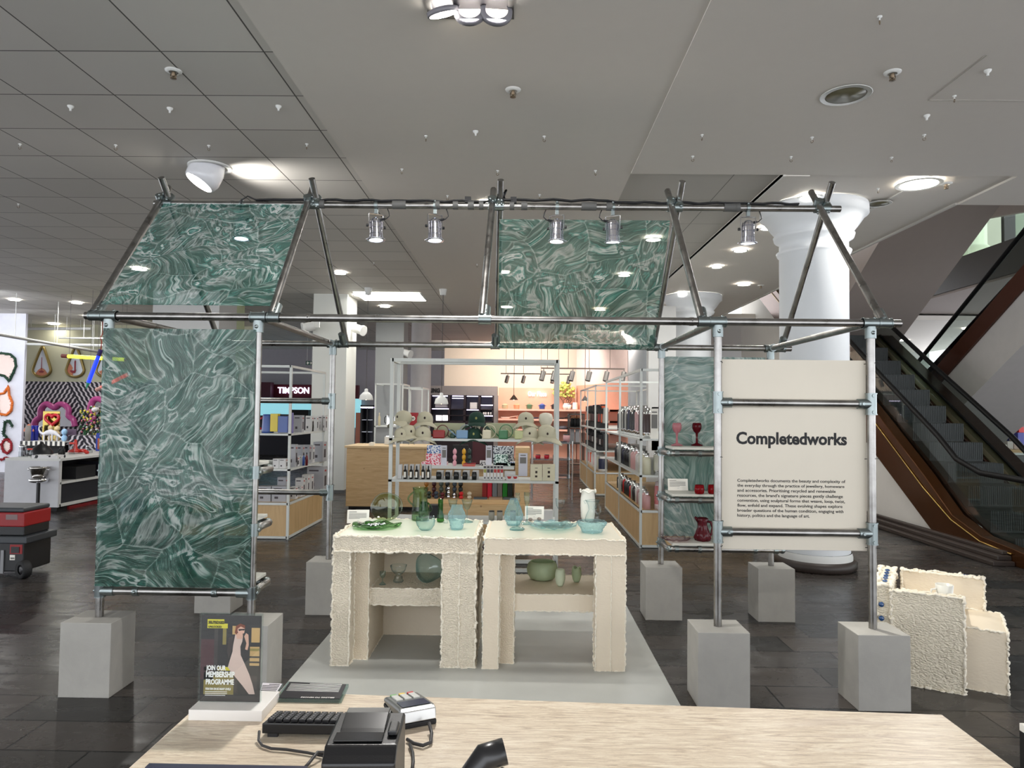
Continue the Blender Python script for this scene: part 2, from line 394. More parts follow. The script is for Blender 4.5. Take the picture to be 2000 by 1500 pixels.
foam_smooth = mk_foam('smooth_cream_foam', (229, 216, 194), .12, 60, .2)
foam_bead = M('cream_foam_bead', (234, 226, 208), .55, bump=.5, bscale=60)
white = M('white_paint', (214, 214, 210), .5); whitem = M('white_powder_coat', (205, 208, 203), .42)
black = M('black_plastic', (22, 22, 24), .42); blackm = M('matt_black', (26, 26, 28), .7)
paper = M('paper_card', (236, 232, 222), .7); ink = M('black_ink', (28, 28, 30), .7); inkg = M('grey_ink', (120, 118, 114), .7)
plaster = M('plaster', (196, 192, 186), .75, var=.03); plasterc = M('ceiling_plaster', (214, 208, 200), .7, var=.02)
mauve = M('taupe_plaster', (158, 146, 140), .75, var=.03)
sagew = M('sage_wall', (180, 178, 152), .7, var=.03)
lampm = M('lamp_glow', (255, 255, 250), .5, emit=(255, 250, 240), es=14)
lampw = M('warm_lamp_glow', (255, 240, 220), .5, emit=(255, 232, 205), es=12)
clear = glassy('clear_glass', (246, 250, 249), (196, 214, 212))
# ================================================================== the room
floorm = mk_floor()
struct('floor', MB().bx(-16, -8, -.1, 16, 30, 0), floorm)
CH = 3.70
tilem = grid_mat('ceiling_tiles', (196, 192, 185), .628, .597, .010, .8, 0, (210, 206, 199))
tilem2 = grid_mat('ceiling_tiles_right', (180, 176, 169), 1.0, .9, .010, 3.27, 2.34, (184, 180, 173), (120, 116, 110))
struct('ceiling', MB().bx(-16, -8, CH, .8, 30, CH+.1), tilem)
struct('ceiling', MB().bx(.8, -8, CH-.012, 3.27, 30, CH+.1), plasterc)
struct('ceiling', MB().bx(3.27, -8, CH-.02, 6.69, 2.34, CH+.1).bx(6.69, -8, CH-.02, 16, 3.2, CH+.1), plasterc)
struct('ceiling', MB().bx(3.27, 2.34, CH+.01, 4.62, 30, CH+.1), tilem2)
struct('ceiling', MB().bx(4.62, 2.34, CH-.03, 4.86, 30, CH+.1).bx(4.86, 2.34, CH, 6.69, 30, CH+.1).bx(6.69, 12, CH, 16, 30, CH+.1), plasterc)
struct('trim_1', MB().bx(5.93, 2.34, CH-.012, 5.96, 5.2, CH).bx(4.62, 2.33, CH-.035, 4.64, 20, CH), M('pale_trim', (214, 210, 204), .5))
struct('trim_2', MB().bx(6.66, 3.2, CH-.02, 6.69, 12, 4.4).bx(6.69, 3.17, CH, 16, 3.2, 4.4), plaster)
# upper level seen through the escalator well
struct('ceiling', MB().bx(6, 2.5, 5.06, 10.2, 14, 5.12), M('warm_soffit', (196, 190, 168), .7))  # yellow light on the soffit is put into its base colour
u = MB(); u.add([(10.2, 2.5, 3.9), (10.2, 9, 5.03), (10.2, 14, 5.03), (10.2, 14, 7), (10.2, 2.5, 7)], [(0, 1, 2, 3, 4)])
u.add([(10.24, 2.5, 3.9), (10.24, 9, 5.03), (10.24, 14, 5.03), (10.24, 14, 7), (10.24, 2.5, 7)], [(4, 3, 2, 1, 0)])
u2 = MB().prism([(2.5, 4.7), (6.2, 4.62), (8.6, 5.0), (12, 5.05), (12, 7), (2.5, 7)], 10.2, 10.3, 'x')
struct('wall_right_upper', u2, mauve)
stone = M('brown_stone', (52, 43, 38), .5, var=.12)
struct('trim_3', MB().bx(10.3, 0, 3.88, 10.45, 10.6, 4.46), stone)
struct('floor_upper', MB().bx(10.45, 0, 3.9, 16, 14, 4.44), plaster)
struct('ceiling', MB().bx(10.3, 0, 3.84, 16, 12, 3.89), mauve)
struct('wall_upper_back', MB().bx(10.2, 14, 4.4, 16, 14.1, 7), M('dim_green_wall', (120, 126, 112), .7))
g = thing('glass_balustrade', 'glass balustrade panels above the dark stone edge of the upper floor', 'balustrade', (10.38, 6, 4.46))
for k in range(6): MB().bx(10.37, .6+k*1.66, 4.46, 10.39, .6+k*1.66+1.64, 5.4).build('glass_pane', glassy('bal_glass', (226, 236, 230), (150, 170, 160)), g)
t = MB()
pr = [(.36, 4.44), (.36, 4.9), (.40, 4.95), (.34, 5.0), (.34, 6.9)]
t.lathe(pr, (11.35, 10.5, 0), 32, fn=lambda v, a, i: Vector((v.x*(1+(.04*cos(a*16) if i > 2 else 0)), v.y*(1+(.04*cos(a*16) if i > 2 else 0)), v.z)))
tag(t.build('fluted_column', M('lit_column', (214, 220, 196), .6)), 'fluted pale column on the upper floor behind the glass balustrade', 'column')
for i, (xa_, xb_, c, lab) in enumerate([(1903, 1921, (58, 62, 64), 'dark narrow pier on the upper floor right of the fluted column'), (1925, 1956, (176, 174, 160), 'pale wide pier on the upper floor behind the balustrade'), (1962, 1984, (60, 54, 58), 'dark pier on the upper floor near the photo edge'), (1852, 1866, (46, 52, 50), 'dark pier on the upper floor left of the fluted column')]):
    tag(MB().bx(V(xa_, 480, 10.9).x, 10.9, 4.44, V(xb_, 480, 10.9).x, 11.2, 6.6).build('upper_floor_pier', M('upper_panel%d' % i, c, .6)), lab, 'pier')
lamp('upper_floor_light', 'POINT', (11.0, 5.6, 5.7), 14, size=.2, color=(1, 1, .85))
# back walls
wallw = M('white_wall', (196, 195, 192), .7, var=.03)
struct('wall_back', MB().bx(4.9, 20, 0, 16, 20.2, CH).bx(7.2, 19.9, 2.3, 16, 20, 2.4).bx(7.2, 19.9, 2.0, 16, 20, 2.05), wallw)
struct('wall_back_left', MB().bx(-16, 14.55, 2.19, -4.6, 14.8, CH), sagew)
def mk_zig():
    t = NT('zigzag_wallpaper'); v = t.n.new('ShaderNodeSeparateXYZ'); t.L(t.coord(), v.inputs[0])
    x, z = v.outputs[0], v.outputs[2]
    # triangles: direction of the stripes flips in slanted bands
    tri = t.math('PINGPONG', t.math('MULTIPLY', x, 1.0), .95)
    side = t.math('GREATER_THAN', t.math('FRACT', t.math('DIVIDE', t.math('ADD', x, t.math('MULTIPLY', z, .0)), 1.9)), .5)
    a = t.math('ADD', t.math('MULTIPLY', x, 1.0), t.math('MULTIPLY', z, .62)); b = t.math('SUBTRACT', t.math('MULTIPLY', x, 1.0), t.math('MULTIPLY', z, .62))
    sel = t.math('GREATER_THAN', t.math('FRACT', t.math('DIVIDE', t.math('ADD', x, t.math('MULTIPLY', z, .62)), 2.6)), .5)
    k = t.n.new('ShaderNodeMix'); k.data_type = 'FLOAT'; t.L(sel, k.inputs[0]); t.L(a, k.inputs[2]); t.L(b, k.inputs[3])
    wob = t.math('MULTIPLY', t.math('SINE', t.math('MULTIPLY', z, 52)), .012)
    st = t.math('FRACT', t.math('MULTIPLY', t.math('ADD', k.outputs[0], wob), 8.2))
    m = t.math('GREATER_THAN', st, .58)
    t.L(t.mix(m, lin((28, 22, 34)), lin((196, 188, 192))), t.b.inputs['Base Color']); t.b.inputs['Roughness'].default_value = .7
    return t.mat
zig = mk_zig()
struct('wall_back_left', MB().bx(-12, 14.55, 0, -4.6, 14.8, 2.19), zig)
struct('wall_back_middle', MB().bx(-11, 21.5, 0, -.3, 21.7, CH), M('pale_lilac_wall', (168, 166, 176), .7))
struct('wall_back_middle', MB().bx(-.3, 20, 0, 5.0, 20.2, CH), M('cream_wall', (222, 208, 190), .7, var=.02))
# white pillar with wreath mirrors, far left
struct('wall_left_pillar', MB().bx(-14.5, 12.43, 0, V(44, 800, 12.43).x, 12.5, CH), M('pillar_white', (226, 226, 236), .6))
# round columns
def round_column(cx, cy, r, label):
    t = thing('round_column', label, 'column', (cx, cy, 0))
    MB().lathe([(r, .17), (r, 3.18), (r+.02, 3.2), (r+.03, 3.23), (r, 3.25), (r, 3.33), (r+.05, 3.36), (r+.06, 3.4), (r+.04, 3.42), (r+.09, 3.48), (r+.16, 3.58), (r+.19, 3.6), (r+.19, 3.69)], (cx, cy, 0), 64).build('shaft', M('column_white', (226, 229, 231), .55, var=.02), t)
    MB().lathe([(r+.02, .06), (r+.02, .13), (r+.01, .17)], (cx, cy, 0), 48).build('skirting', white, t)
    MB().lathe([(r+.03, 0), (r+.06, .02), (r+.06, .08), (r+.02, .1)], (cx, cy, 0), 48).build('base_ring', stone, t)
    t['kind'] = 'structure' if False else None
    del t['kind']
    return t
c1 = round_column(5.33, 3.42, .335, 'large round white column beside the escalator')
c2 = round_column(5.43, 9.05, .335, 'round white column half hidden behind the roof frame, further back than the big one')
c3 = round_column(5.46, 14.75, .335, 'distant round white column behind the right-hand product racks')
# square pillar
tag(MB().bx(-1.58, 9.18, .06, -.946, 9.95, CH).bx(-1.6, 9.16, 0, -.926, 9.97, .06, 1).build('square_pillar', [M('pillar_offwhite', (206, 207, 200), .6, var=.02), M('pillar_kick', (90, 90, 88), .6)]), 'square white pillar behind the left steel posts', 'pillar')
tag(MB().bx(V(298, 620, 9).x, 9, 0, V(428, 620, 9).x, 9.8, CH).build('square_pillar', M('pillar_offwhite2', (200, 200, 198), .6, var=.02)), 'wide white pillar seen just above the left swirled panel', 'pillar')
tag(MB().bx(V(430, 620, 9.8).x, 9.8, 2.2, V(462, 620, 9.8).x, 10.2, CH).build('square_pillar', M('pale_green_paint', (188, 200, 160), .6)), 'pale green wall strip beside the wide white pillar', 'pillar')
gp = V(732, 760, 12); gp2 = V(787, 760, 12)
tag(MB().bx(gp.x, 12, 0, gp2.x, 12.6, CH).build('square_pillar', M('pillar_grey', (150, 152, 150), .6, var=.02)), 'grey square pillar behind the chrome toaster stand', 'pillar')
a, b = V(798, 760, 13), V(838, 760, 13)
tag(MB().lathe([((b.x-a.x)/2, 0), ((b.x-a.x)/2, CH)], ((a.x+b.x)/2, 13.3, 0), 40).build('round_column', M('column_grey', (196, 190, 188), .55)), 'round column behind the cap display, lit along its right side', 'column')
# ================================================================== escalators
SL = .616
bronze = M('bronze_cladding', (84, 50, 24), .24, .7, var=.2)
bronze_d = M('dark_bronze', (62, 40, 30), .25, .6, var=.2)
brass = M('brass_edge', (190, 160, 92), .3, 1)
olive = M('olive_metal_deck', (104, 98, 74), .38, .8, var=.15)
rub = M('black_rubber', (12, 12, 13), .55, spec=.2)
stepm = M('ribbed_step', (66, 69, 70), .6, .3)
eg = glassy('escalator_glass', (224, 230, 226), (130, 142, 138), .02)
e = thing('escalator', 'escalator with bronze side rising away beside the big white column', 'escalator', (8.05, 5, 0))
prof = [(3.42, 0), (3.42, .16), (3.6, .18), (4.1, .22), (4.63, .38), (5.21, .80), (6.36, 1.56)]
top = prof+[(13, 1.56+SL*6.64), (13, .098+SL*(13-5.01)), (4.85, 0)]
MB().prism(top, 7.45, 7.6, 'x').build('side_cladding', bronze, e, bev=.008)
ln = [(7.44, y, z-.16 if y > 4.7 else z-.06) for y, z in prof[2:]]+[(7.44, 13, 1.4+SL*6.64)]
MB().path(ln, .007, 6).build('trim_line', brass, e)
MB().prism([(5.0, 0), (13, .0), (13, .098+SL*(13-5.01)-.02), (4.9, 0.02)], 7.55, 7.6, 'x').build('side_wall', plaster, e)
def off(pr, dz): return [(y, z+dz) for y, z in pr]
inner = [(3.42, .12), (4.2, .16), (4.75, .42), (5.3, .82), (6.4, 1.52), (13, 1.52+SL*6.6)]
for x, nm in ((7.62, 'left'), (8.55, 'right')):
    hp = [(2.55, .55), (2.5, .7), (2.6, .84), (2.9, .88), (3.6, .88), (4.35, .90), (4.8, 1.03), (5.18, 1.30), (6.66, 2.18), (13, 2.18+SL*6.34)]
    MB().path([(x, y, z) for y, z in hp], .034, 10).build('handrail', rub, e)
    low = [(2.62, .5), (3.42, .17), (4.2, .2), (4.75, .46), (5.3, .86), (6.4, 1.56), (13, 1.56+SL*6.6)]
    up = [(13, 2.16+SL*6.34), (6.66, 2.16), (5.18, 1.28), (4.8, 1.01), (4.35, .88), (2.9, .86), (2.6, .8)]
    MB().prism(low+up, x-.005, x+.005, 'x').build('glass_balustrade', eg, e)
MB().prism(inner+[(13, 1.2+SL*6.6), (6.4, 1.0), (4.9, 0), (3.42, 0)], 7.66, 7.71, 'x').build('inner_skirt', bronze_d, e)
MB().prism([(a, b+.0) for a, b in inner]+[(13, 1.2+SL*6.6), (6.4, 1.0), (4.9, 0), (3.42, 0)], 8.43, 8.48, 'x').build('inner_skirt', bronze_d, e)
dk = MB()
for x0, x1, m, dz in ((8.48, 8.66, 0, .02), (8.66, 8.69, 1, .045), (8.69, 8.9, 2, .02)):
    dk.prism([(a, b+dz) for a, b in inner]+[(13, 1.3+SL*6.6), (6.4, 1.0), (4.9, 0), (3.42, 0)], x0, x1, 'x', m)
dk.build('deck_cover', [olive, rub, bronze_d], e)
sm = MB()
for k in range(15):
    z1 = .22+.246*k; y0 = 3.95+.4*k
    s_ = MB(); s_.bx(7.72, y0, max(0, z1-.3), 8.42, y0+.42, z1-.005)
    for j in range(28): s_.bx(7.725+j*.025, y0-.006, z1-.22, 7.737+j*.025, y0+.4, z1+.002)
    s_.build('step', stepm, e)
MB().bx(7.45, 2.95, 0, 8.95, 3.42, .16).bx(7.71, 3.42, 0, 8.43, 3.95, .12).build('comb_plate', blackm, e)
struct('baseboard_right', MB().bx(7.22, 3.55, 0, 7.45, 11, .05).bx(7.3, 3.6, .05, 7.45, 11, .1).bx(7.38, 3.65, .1, 7.45, 11, .14), stone, bev=.01)
# second escalator, comes down away from the camera, behind the first
e2 = thing('escalator', 'further escalator crossing behind the first, coming down away from the camera', 'escalator', (9.9, 10, 0))
def l2(Y, z0=0): return 2.36+z0-SL*(Y-8.86)
ys = (0.5, 12.2)
for x, nm in ((9.3, 'l'), (10.1, 'r')):
    MB().path([(x, y, l2(y)) for y in (ys[0], 6, 12.0)]+[(x, 12.8, l2(12.0)-.2)], .035, 10).build('handrail', rub, e2)
    MB().prism([(ys[0], l2(ys[0], -.55)), (12, l2(12, -.55)), (12, l2(12)), (ys[0], l2(ys[0]))], x-.005, x+.005, 'x').build('glass_balustrade', eg, e2)
MB().prism([(ys[0], l2(ys[0], -.82)), (12.6, l2(12.6, -.82)), (12.6, l2(12.6, -.5)), (ys[0], l2(ys[0], -.5))], 9.26, 9.34, 'x').build('side_cladding', M('red_brown_cladding', (84, 50, 38), .25, .5, var=.2), e2)
MB().prism([(ys[0], l2(ys[0], -1.55)), (11.2, l2(11.2, -1.55)), (12.6, 0), (12.6, l2(12.6, -.8)), (ys[0], l2(ys[0], -.8))], 9.3, 10.6, 'x').build('underside', M('soffit_grey', (176, 172, 168), .7), e2)
# third: soffit of the flight above the first escalator
def s3(Y): return 4.36-SL*(Y+CY*0-(10.4+CY))
e3 = MB().prism([(5.4, s3(5.4)), (11.9, s3(11.9)), (11.9, s3(11.9)+.7), (6.5, 5.05), (5.4, 5.05)], 7.7, 9.1, 'x')
tag(e3.build('escalator_soffit', mauve), 'sloping taupe underside of the upper escalator flight over the well', 'escalator')
o = G(1840, 1000, 0)
# smoke detector like domes on soffit
# ================================================================== downlights
def downlight(px, py, label, r=.075, group=None, on=True, z=None, e=None, warm=False):
    e = 10 if e is None else e
    z = CH-.022 if z is None else z; p = G(px, py, z)
    if abs(p.y) > 40: return
    t = thing('ceiling_downlight', label, 'downlight', (p.x, p.y, z), 0, group)
    MB().lathe([(r*1.22, z-.004), (r*1.25, z-.001), (r*1.0, z-.006), (r, z+.0)], (p.x, p.y, 0), 28).build('trim_ring', white, t)
    MB().lathe([(.001, z-.0035), (r*.96, z-.0035), (r*.96, z-.001)], (p.x, p.y, 0), 28).build('lens', (lampw if warm else lampm) if on else M('dark_lens', (96, 92, 70), .3), t)
    if on: lamp('light', 'AREA', (p.x, p.y, z-.02), e*(1.2 if p.y < 4 else .9), size=.14, parent=t, color=(1, .93, .84) if warm else (1, .985, .95), spread=165)
downlight(1795, 360, 'large lit round downlight right of the big white column, nearest the photo edge', .16, e=14)
downlight(1582, 386, 'lit downlight directly above the capital of the big white column', .1, e=2.5)
downlight(1500, 446, 'lit downlight just left of the big column capital', .08)
downlight(1446, 490, 'lit downlight below the rightmost hanging spotlight', .08)
downlight(1400, 522, 'lit downlight left of the column, under the last rafters', .07)
downlight(1453, 556, 'bright oval downlight left of the big white column', .1)
downlight(1334, 573, 'lit downlight above the second round column', .09)
downlight(1306, 592, 'small lit downlight left of the second round column', .08)
downlight(1270, 601, 'lit downlight behind the right end of the swirled roof panel', .09)
downlight(1276, 468, 'bright downlight seen through the upper right of the swirled roof panel', .09)
downlight(1219, 538, 'pale downlight seen through the middle of the right roof panel', .09)
downlight(1172, 605, 'very bright downlight seen through the lower middle of the right roof panel', .12, warm=True)
downlight(990, 600, 'very bright downlight at the lower left of the right roof panel', .12)
downlight(985, 532, 'faint downlight at the left edge of the right roof panel', .08)
downlight(952, 397, 'lit downlight just behind the centre of the ridge pipe', .09, e=5)
downlight(664, 534, 'lit downlight between the second pair of rafters', .09)
downlight(752, 599, 'lit downlight below the square panel light', .1)
downlight(700, 577, 'lit downlight at the left end of the square panel light', .08)
downlight(272, 526, 'lit downlight seen through the left roof panel', .11)
downlight(28, 586, 'lit tilted downlight at the far left of the tiled ceiling', .1)
downlight(150, 592, 'lit downlight left of the steel roof corner', .1)
downlight(105, 633, 'lit downlight above the teardrop mirrors', .13, e=2)
downlight(170, 618, 'small lit downlight at the tip of the eave pipe', .08)
downlight(874, 691, 'lit warm downlight above the rack with caps, left of two', .14, warm=True)
downlight(886, 700, 'lit warm downlight above the rack with caps, right of two', .14, warm=True)
downlight(1096, 702, 'lit warm downlight above the coral shop corner', .16, warm=True)
downlight(518, 697, 'tiny lit downlight beyond the left rack, leftmost of three', .16)
downlight(551, 703, 'tiny lit downlight beyond the left rack, middle of three', .16)
downlight(576, 703, 'tiny lit downlight beyond the left rack, rightmost of three', .18)
downlight(1765, 665, 'small lit downlight seen between the escalators', .12)
downlight(1890, 642, 'lit downlight seen behind the crossing escalator', .12, on=True)
downlight(1716, 398, 'unlit round speaker grille in the ceiling beside the big column', .1, on=False)
downlight(1652, 186, 'unlit oval gimbal downlight in the ceiling at the upper right', .13, on=False)
# open gimbal reflector, upper left
p = G(410, 325, CH); t = thing('gimbal_spotlight', 'large white gimbal spotlight tilted out of the tiled ceiling', 'spotlight', (p.x, p.y, CH))
MB().lathe([(.185, CH-.002), (.185, CH-.014), (.15, CH-.016), (.15, CH-.002)], (p.x, p.y, 0), 36).build('trim_ring', white, t)
R_ = Matrix.Rotation(math.radians(28), 4, 'Y') @ Matrix.Rotation(math.radians(-14), 4, 'X')
MB().lathe([(.03, .15), (.06, .14), (.10, .08), (.135, 0), (.15, -.1), (.135, -.16), (.12, -.165)][::-1], (p.x, p.y, CH-.02), 36, M=R_.to_3x3() @ Matrix.Rotation(0, 3, 'Z')).build('bowl', M('gloss_white', (222, 222, 226), .2), t)
MB().lathe([(.001, -.168), (.118, -.168), (.118, -.15)], (p.x, p.y, CH-.02), 36, M=R_.to_3x3()).build('lens', lampm, t)
lamp('light', 'SPOT', Vector((p.x, p.y, CH-.02)) + R_.to_3x3() @ Vector((0, 0, -.2)), 90, Vector((p.x, p.y, CH)) + R_.to_3x3() @ Vector((0, 0, -3)), size=.1, angle=150, blend=1, parent=t)
lamp('light', 'SPOT', Vector((p.x+.12, p.y, CH-.2)), 26, G(545, 345, CH), size=.06, angle=110, blend=1, parent=t)
# triple recessed box at the top edge
a, b = G(838, 33, CH-.012), G(1004, 33, CH-.012); cx_ = (a.x+b.x)/2; hw = (b.x-a.x)/2; y1 = a.y
t = thing('recessed_light_box', 'black framed recessed ceiling box with three round spotlights', 'light fixture', (cx_, y1-.12, CH))
zz = CH-.014
MB().bx(a.x, y1-.27, zz-.01, b.x, y1-.24, zz).bx(a.x, y1-.02, zz-.01, b.x, y1+.0, zz).bx(a.x, y1-.24, zz-.01, a.x+.03, y1-.02, zz).bx(b.x-.03, y1-.24, zz-.01, b.x, y1-.02, zz).build('frame', M('grey_frame', (84, 82, 80), .5), t)
MB().bx(a.x+.03, y1-.24, zz-.003, b.x-.03, y1-.02, zz).build('recess', M('black_recess', (18, 15, 22), .5), t)
for k, (ox, tilt, lit) in enumerate(((-hw*.62, -14, 1), (0, 0, 0), (hw*.6, 22, 0))):
    Mx = Matrix.Rotation(math.radians(tilt), 3, 'Y') @ Matrix.Rotation(math.radians(20 if lit else 72), 3, 'X')
    c_ = (cx_+ox, y1-.11, zz-.035)
    MB().lathe([(.075, -.012), (.085, -.012), (.085, .012), (.06, .02)], c_, 28, M=Mx).build('lamp_head', M('lamp_head_grey', (120, 118, 124), .4), t)
    MB().lathe([(.001, -.0135), (.074, -.0135), (.074, -.008)], c_, 28, M=Mx).build('lens', lampm if lit else M('lens_dim', (230, 226, 216), .4, emit=(255, 244, 226), es=1.6), t)
    lamp('light', 'AREA', (c_[0], c_[1], zz-.09), 10 if lit else 5, size=.12, parent=t, spread=150)
# square panel light
a, b = G(690, 570, CH-.001), G(832, 587, CH-.001)
x0, x1, y0, y1 = a.x, b.x, b.y, a.y
t = thing('panel_light', 'bright rectangular panel light in the tiled ceiling between the rafters', 'ceiling light', ((x0+x1)/2, (y0+y1)/2, CH))
MB().bx(x0, y0, CH-.012, x1, y1, CH-.004).build('diffuser', M('panel_glow', (255, 255, 255), .5, emit=(255, 252, 246), es=6), t)
MB().bx(x0-.03, y0-.03, CH-.01, x0, y1+.03, CH).bx(x1, y0-.03, CH-.01, x1+.03, y1+.03, CH).bx(x0, y0-.03, CH-.01, x1, y0, CH).bx(x0, y1, CH-.01, x1, y1+.03, CH).build('frame', white, t)
lamp('light', 'AREA', ((x0+x1)/2, (y0+y1)/2, CH-.03), 30, size=x1-x0, sy=y1-y0, parent=t)
# eyelets, sprinklers
def eyelet_proto(kind, p, label, group):
    t = MB()
    if kind == 'hook': t.lathe([(.013, 0), (.013, -.006), (.004, -.008), (.004, -.022)][::-1], (0, 0, 0), 10, 1); t.path([(.011*sin(a), 0, -.033+.011*cos(a)) for a in [k*pi/6 for k in range(11)]], .0022, 6)
    elif kind == 'cup': t.lathe([(.022, 0), (.020, -.01), (.008, -.02), (.007, -.036)][::-1], (0, 0, 0), 12, 1)
    else:
        t.lathe([(.052, 0), (.05, -.006), (.028, -.012)][::-1], (0, 0, 0), 20, 1); t.lathe([(.012, -.01), (.012, -.035), (.006, -.04)][::-1], (0, 0, 0), 12); t.lathe([(.001, -.052), (.02, -.052), (.02, -.049), (.001, -.048)], (0, 0, 0), 14)
        t.path([(.016, 0, -.02), (.018, 0, -.035), (.012, 0, -.05)], .003, 5); t.path([(-.016, 0, -.02), (-.018, 0, -.035), (-.012, 0, -.05)], .003, 5)
    nm = {'hook': 'ceiling_hook', 'cup': 'ceiling_cup_hook', 'spr': 'fire_sprinkler'}[kind]
    return tag(t.build(nm, [M('hook_metal', (120, 104, 84), .4, .6), white], loc=(0, 0, 0)), label, {'hook': 'hook', 'cup': 'hook', 'spr': 'sprinkler'}[kind], group)
hooks = [(39, 285, 'at the far left of the tiled ceiling'), (226, 287, 'left of the tilted gimbal spotlight'), (36, 402, 'low at the left photo edge'), (408, 288, 'just above the gimbal spotlight'), (599, 285, 'at the plaster edge right of the gimbal spotlight'), (832, 269, 'in the centre plaster above the first two hanging spotlights'), (785, 334, 'above the leftmost hanging spotlight'), (972, 337, 'above the middle rafter joint'), (874, 386, 'just behind the ridge pipe left of its centre'), (1063, 270, 'in the centre plaster above the third hanging spotlight'), (1163, 337, 'above the fourth hanging spotlight'), (1054, 384, 'just behind the ridge pipe right of its centre'), (1371, 267, 'leftmost of the row across the right-hand plaster'), (1586, 272, 'middle of the row across the right-hand plaster'), (1805, 267, 'rightmost of the row across the right-hand plaster'), (1353, 309, 'above the fourth rafter joint'), (1545, 310, 'above the fifth rafter joint'), (1741, 311, 'near the plaster edge above the big column'), (1718, 36, 'at the top right of the ceiling'), (1864, 191, 'by the access hatch in the right-hand ceiling'), (1715, 372, 'right of the big column'), (355, 583, 'behind the left roof panel foot'), (730, 517, 'between the second rafters and the grille of tiles'), (932, 520, 'left of the middle rafter pair')]
pr_ = None
for i, (x, y, l) in enumerate(hooks):
    p = G(x, y-4, CH-.022 if x > 640 else CH)
    lab = 'small metal ceiling hook, the one '+l
    if pr_ is None: pr_ = eyelet_proto('hook', p, lab, 'hooks screwed into the ceiling'); pr_.location = p; hk = pr_
    else: dup(hk, p, .4*i, lab, None)
cups = [(138, 212, 'left of the sprinkler in the tiled ceiling'), (332, 216, 'below the sprinkler in the tiled ceiling'), (544, 212, 'beside the plaster edge'), (929, 261, 'in the centre plaster'), (1810, 230, 'in the right-hand plaster above the oval light'), (1929, 142, 'near the top right corner')]
for i, (x, y, l) in enumerate(cups):
    p = G(x, y-5, CH-.022 if x > 640 else CH); lab = 'small white plastic ceiling cup, the one '+l
    if i == 0: cp = eyelet_proto('cup', p, lab, 'white cups on the ceiling'); cp.location = p
    else: dup(cp, p, 0, lab)
spr = [(339, 141, 'in the tiled ceiling at the upper left'), (1002, 178, 'in the centre plaster, top middle'), (1743, 144, 'in the right-hand plaster, upper right'), (1848, 361, 'right of the large lit downlight'), (1486, 560, 'left of the big column')]
for i, (x, y, l) in enumerate(spr):
    p = G(x, y-3, CH-.022 if x > 640 else CH); lab = 'round fire sprinkler '+l
    if i == 0: sp_ = eyelet_proto('spr', p, lab, 'ceiling sprinklers'); sp_.location = p
    else: dup(sp_, p, 0, lab)
# access hatch line in the right-hand ceiling
a = G(1812, 195, CH-.021); b = G(1962, 155, CH-.021)
struct('trim_4', MB().bx(a.x, a.y, CH-.023, a.x+.75, a.y+.006, CH-.0195).bx(a.x+.75, a.y-.6, CH-.023, a.x+.756, a.y, CH-.0195).bx(a.x, a.y-.6, CH-.023, a.x+.006, a.y, CH-.0195), M('hatch_line', (170, 165, 158), .6))
# ================================================================== steel pavilion
W_, w_, D_, ZE, ZR, ZU, ZL, ZB = 4.236, .840, 1.572, 2.058, 2.924, 1.612, .905, .535
PR = .0215
fr = thing('pavilion_frame', 'house-shaped open frame of clamped steel scaffold tubes', 'pavilion frame', (W_/2, D_/2, 0))
XS = [0, w_, W_-w_, W_]
BH = .394
for x in XS:
    for y in (0, D_): MB().tube((x, y, BH-.02), (x, y, ZE-.03), PR, n=20).build('post', steel, fr)
xr0, xr1 = V(302, 398, D_/2).x, V(1641, 404, D_/2).x
MB().tube((xr0, D_/2, ZR), (xr1, D_/2, ZR-.0), PR, n=20).build('ridge_tube', steel, fr)
MB().tube((-.135, 0, ZE), (W_+.165, 0, ZE), PR, n=20).build('eave_tube', steel, fr)
MB().tube((-.12, D_, ZE), (V(1545, 680, D_).x, D_, ZE), PR, n=20).build('eave_tube', steel, fr)
for x in XS: MB().tube((x+(.0 if x in (w_,) else 0), .02, ZE-.0), (x, D_-.02, ZE-.0), PR*.98, n=16).build('tie_tube', steel, fr)
RX = [(-.0765, -.12), (w_+.0765, w_+.0765-.03), (2.10, 2.135), (W_-w_-.0765, W_-w_-.07), (W_+.0765, W_+.075)]
RX = [(-.075, -.11), (.925, .89), (2.105, 2.13), (3.32, 3.325), (4.315, 4.305)]
ext = .155
for i, (xf, xr) in enumerate(RX):
    for sgn in (0, 1):
        y0, y1 = (0, D_/2) if sgn == 0 else (D_, D_/2)
        dx = -.026 if sgn == 0 else .026
        p, q = Vector((xf+dx*.6, y0, ZE+.02)), Vector((xr+dx, y1, ZR+.03)); d = (q-p).normalized()
        MB().tube(p, q+d*ext, PR, n=18).build('rafter', steel, fr)
def clamp(name, p, q, r=PR*1.32, n=20, parent=fr):
    m = MB(); p, q = Vector(p), Vector(q); d = (q-p).normalized()
    m.tube(p, q, r, n=n); m.tube(p, p+d*.006, r*1.1, n=n); m.tube(q-d*.006, q, r*1.1, n=n)
    return m
for x in XS:
    for y in (0, D_):
        s_ = -1 if y == 0 else 1
        m = clamp('', (x-.045, y, ZE), (x+.045, y, ZE)); m.tube((x, y, ZE-.02), (x, y, ZE-.085), PR*1.35, n=20); m.tube((x, y+s_*-.02, ZE), (x, y-s_*.07, ZE), PR*1.32, n=18)
        m.ball((x+.0, y+s_*.03, ZE-.055), .011, 8); m.ball((x+.024, y+s_*.0, ZE+.028), .009, 8)
        m.build('tee_clamp', galv, fr)
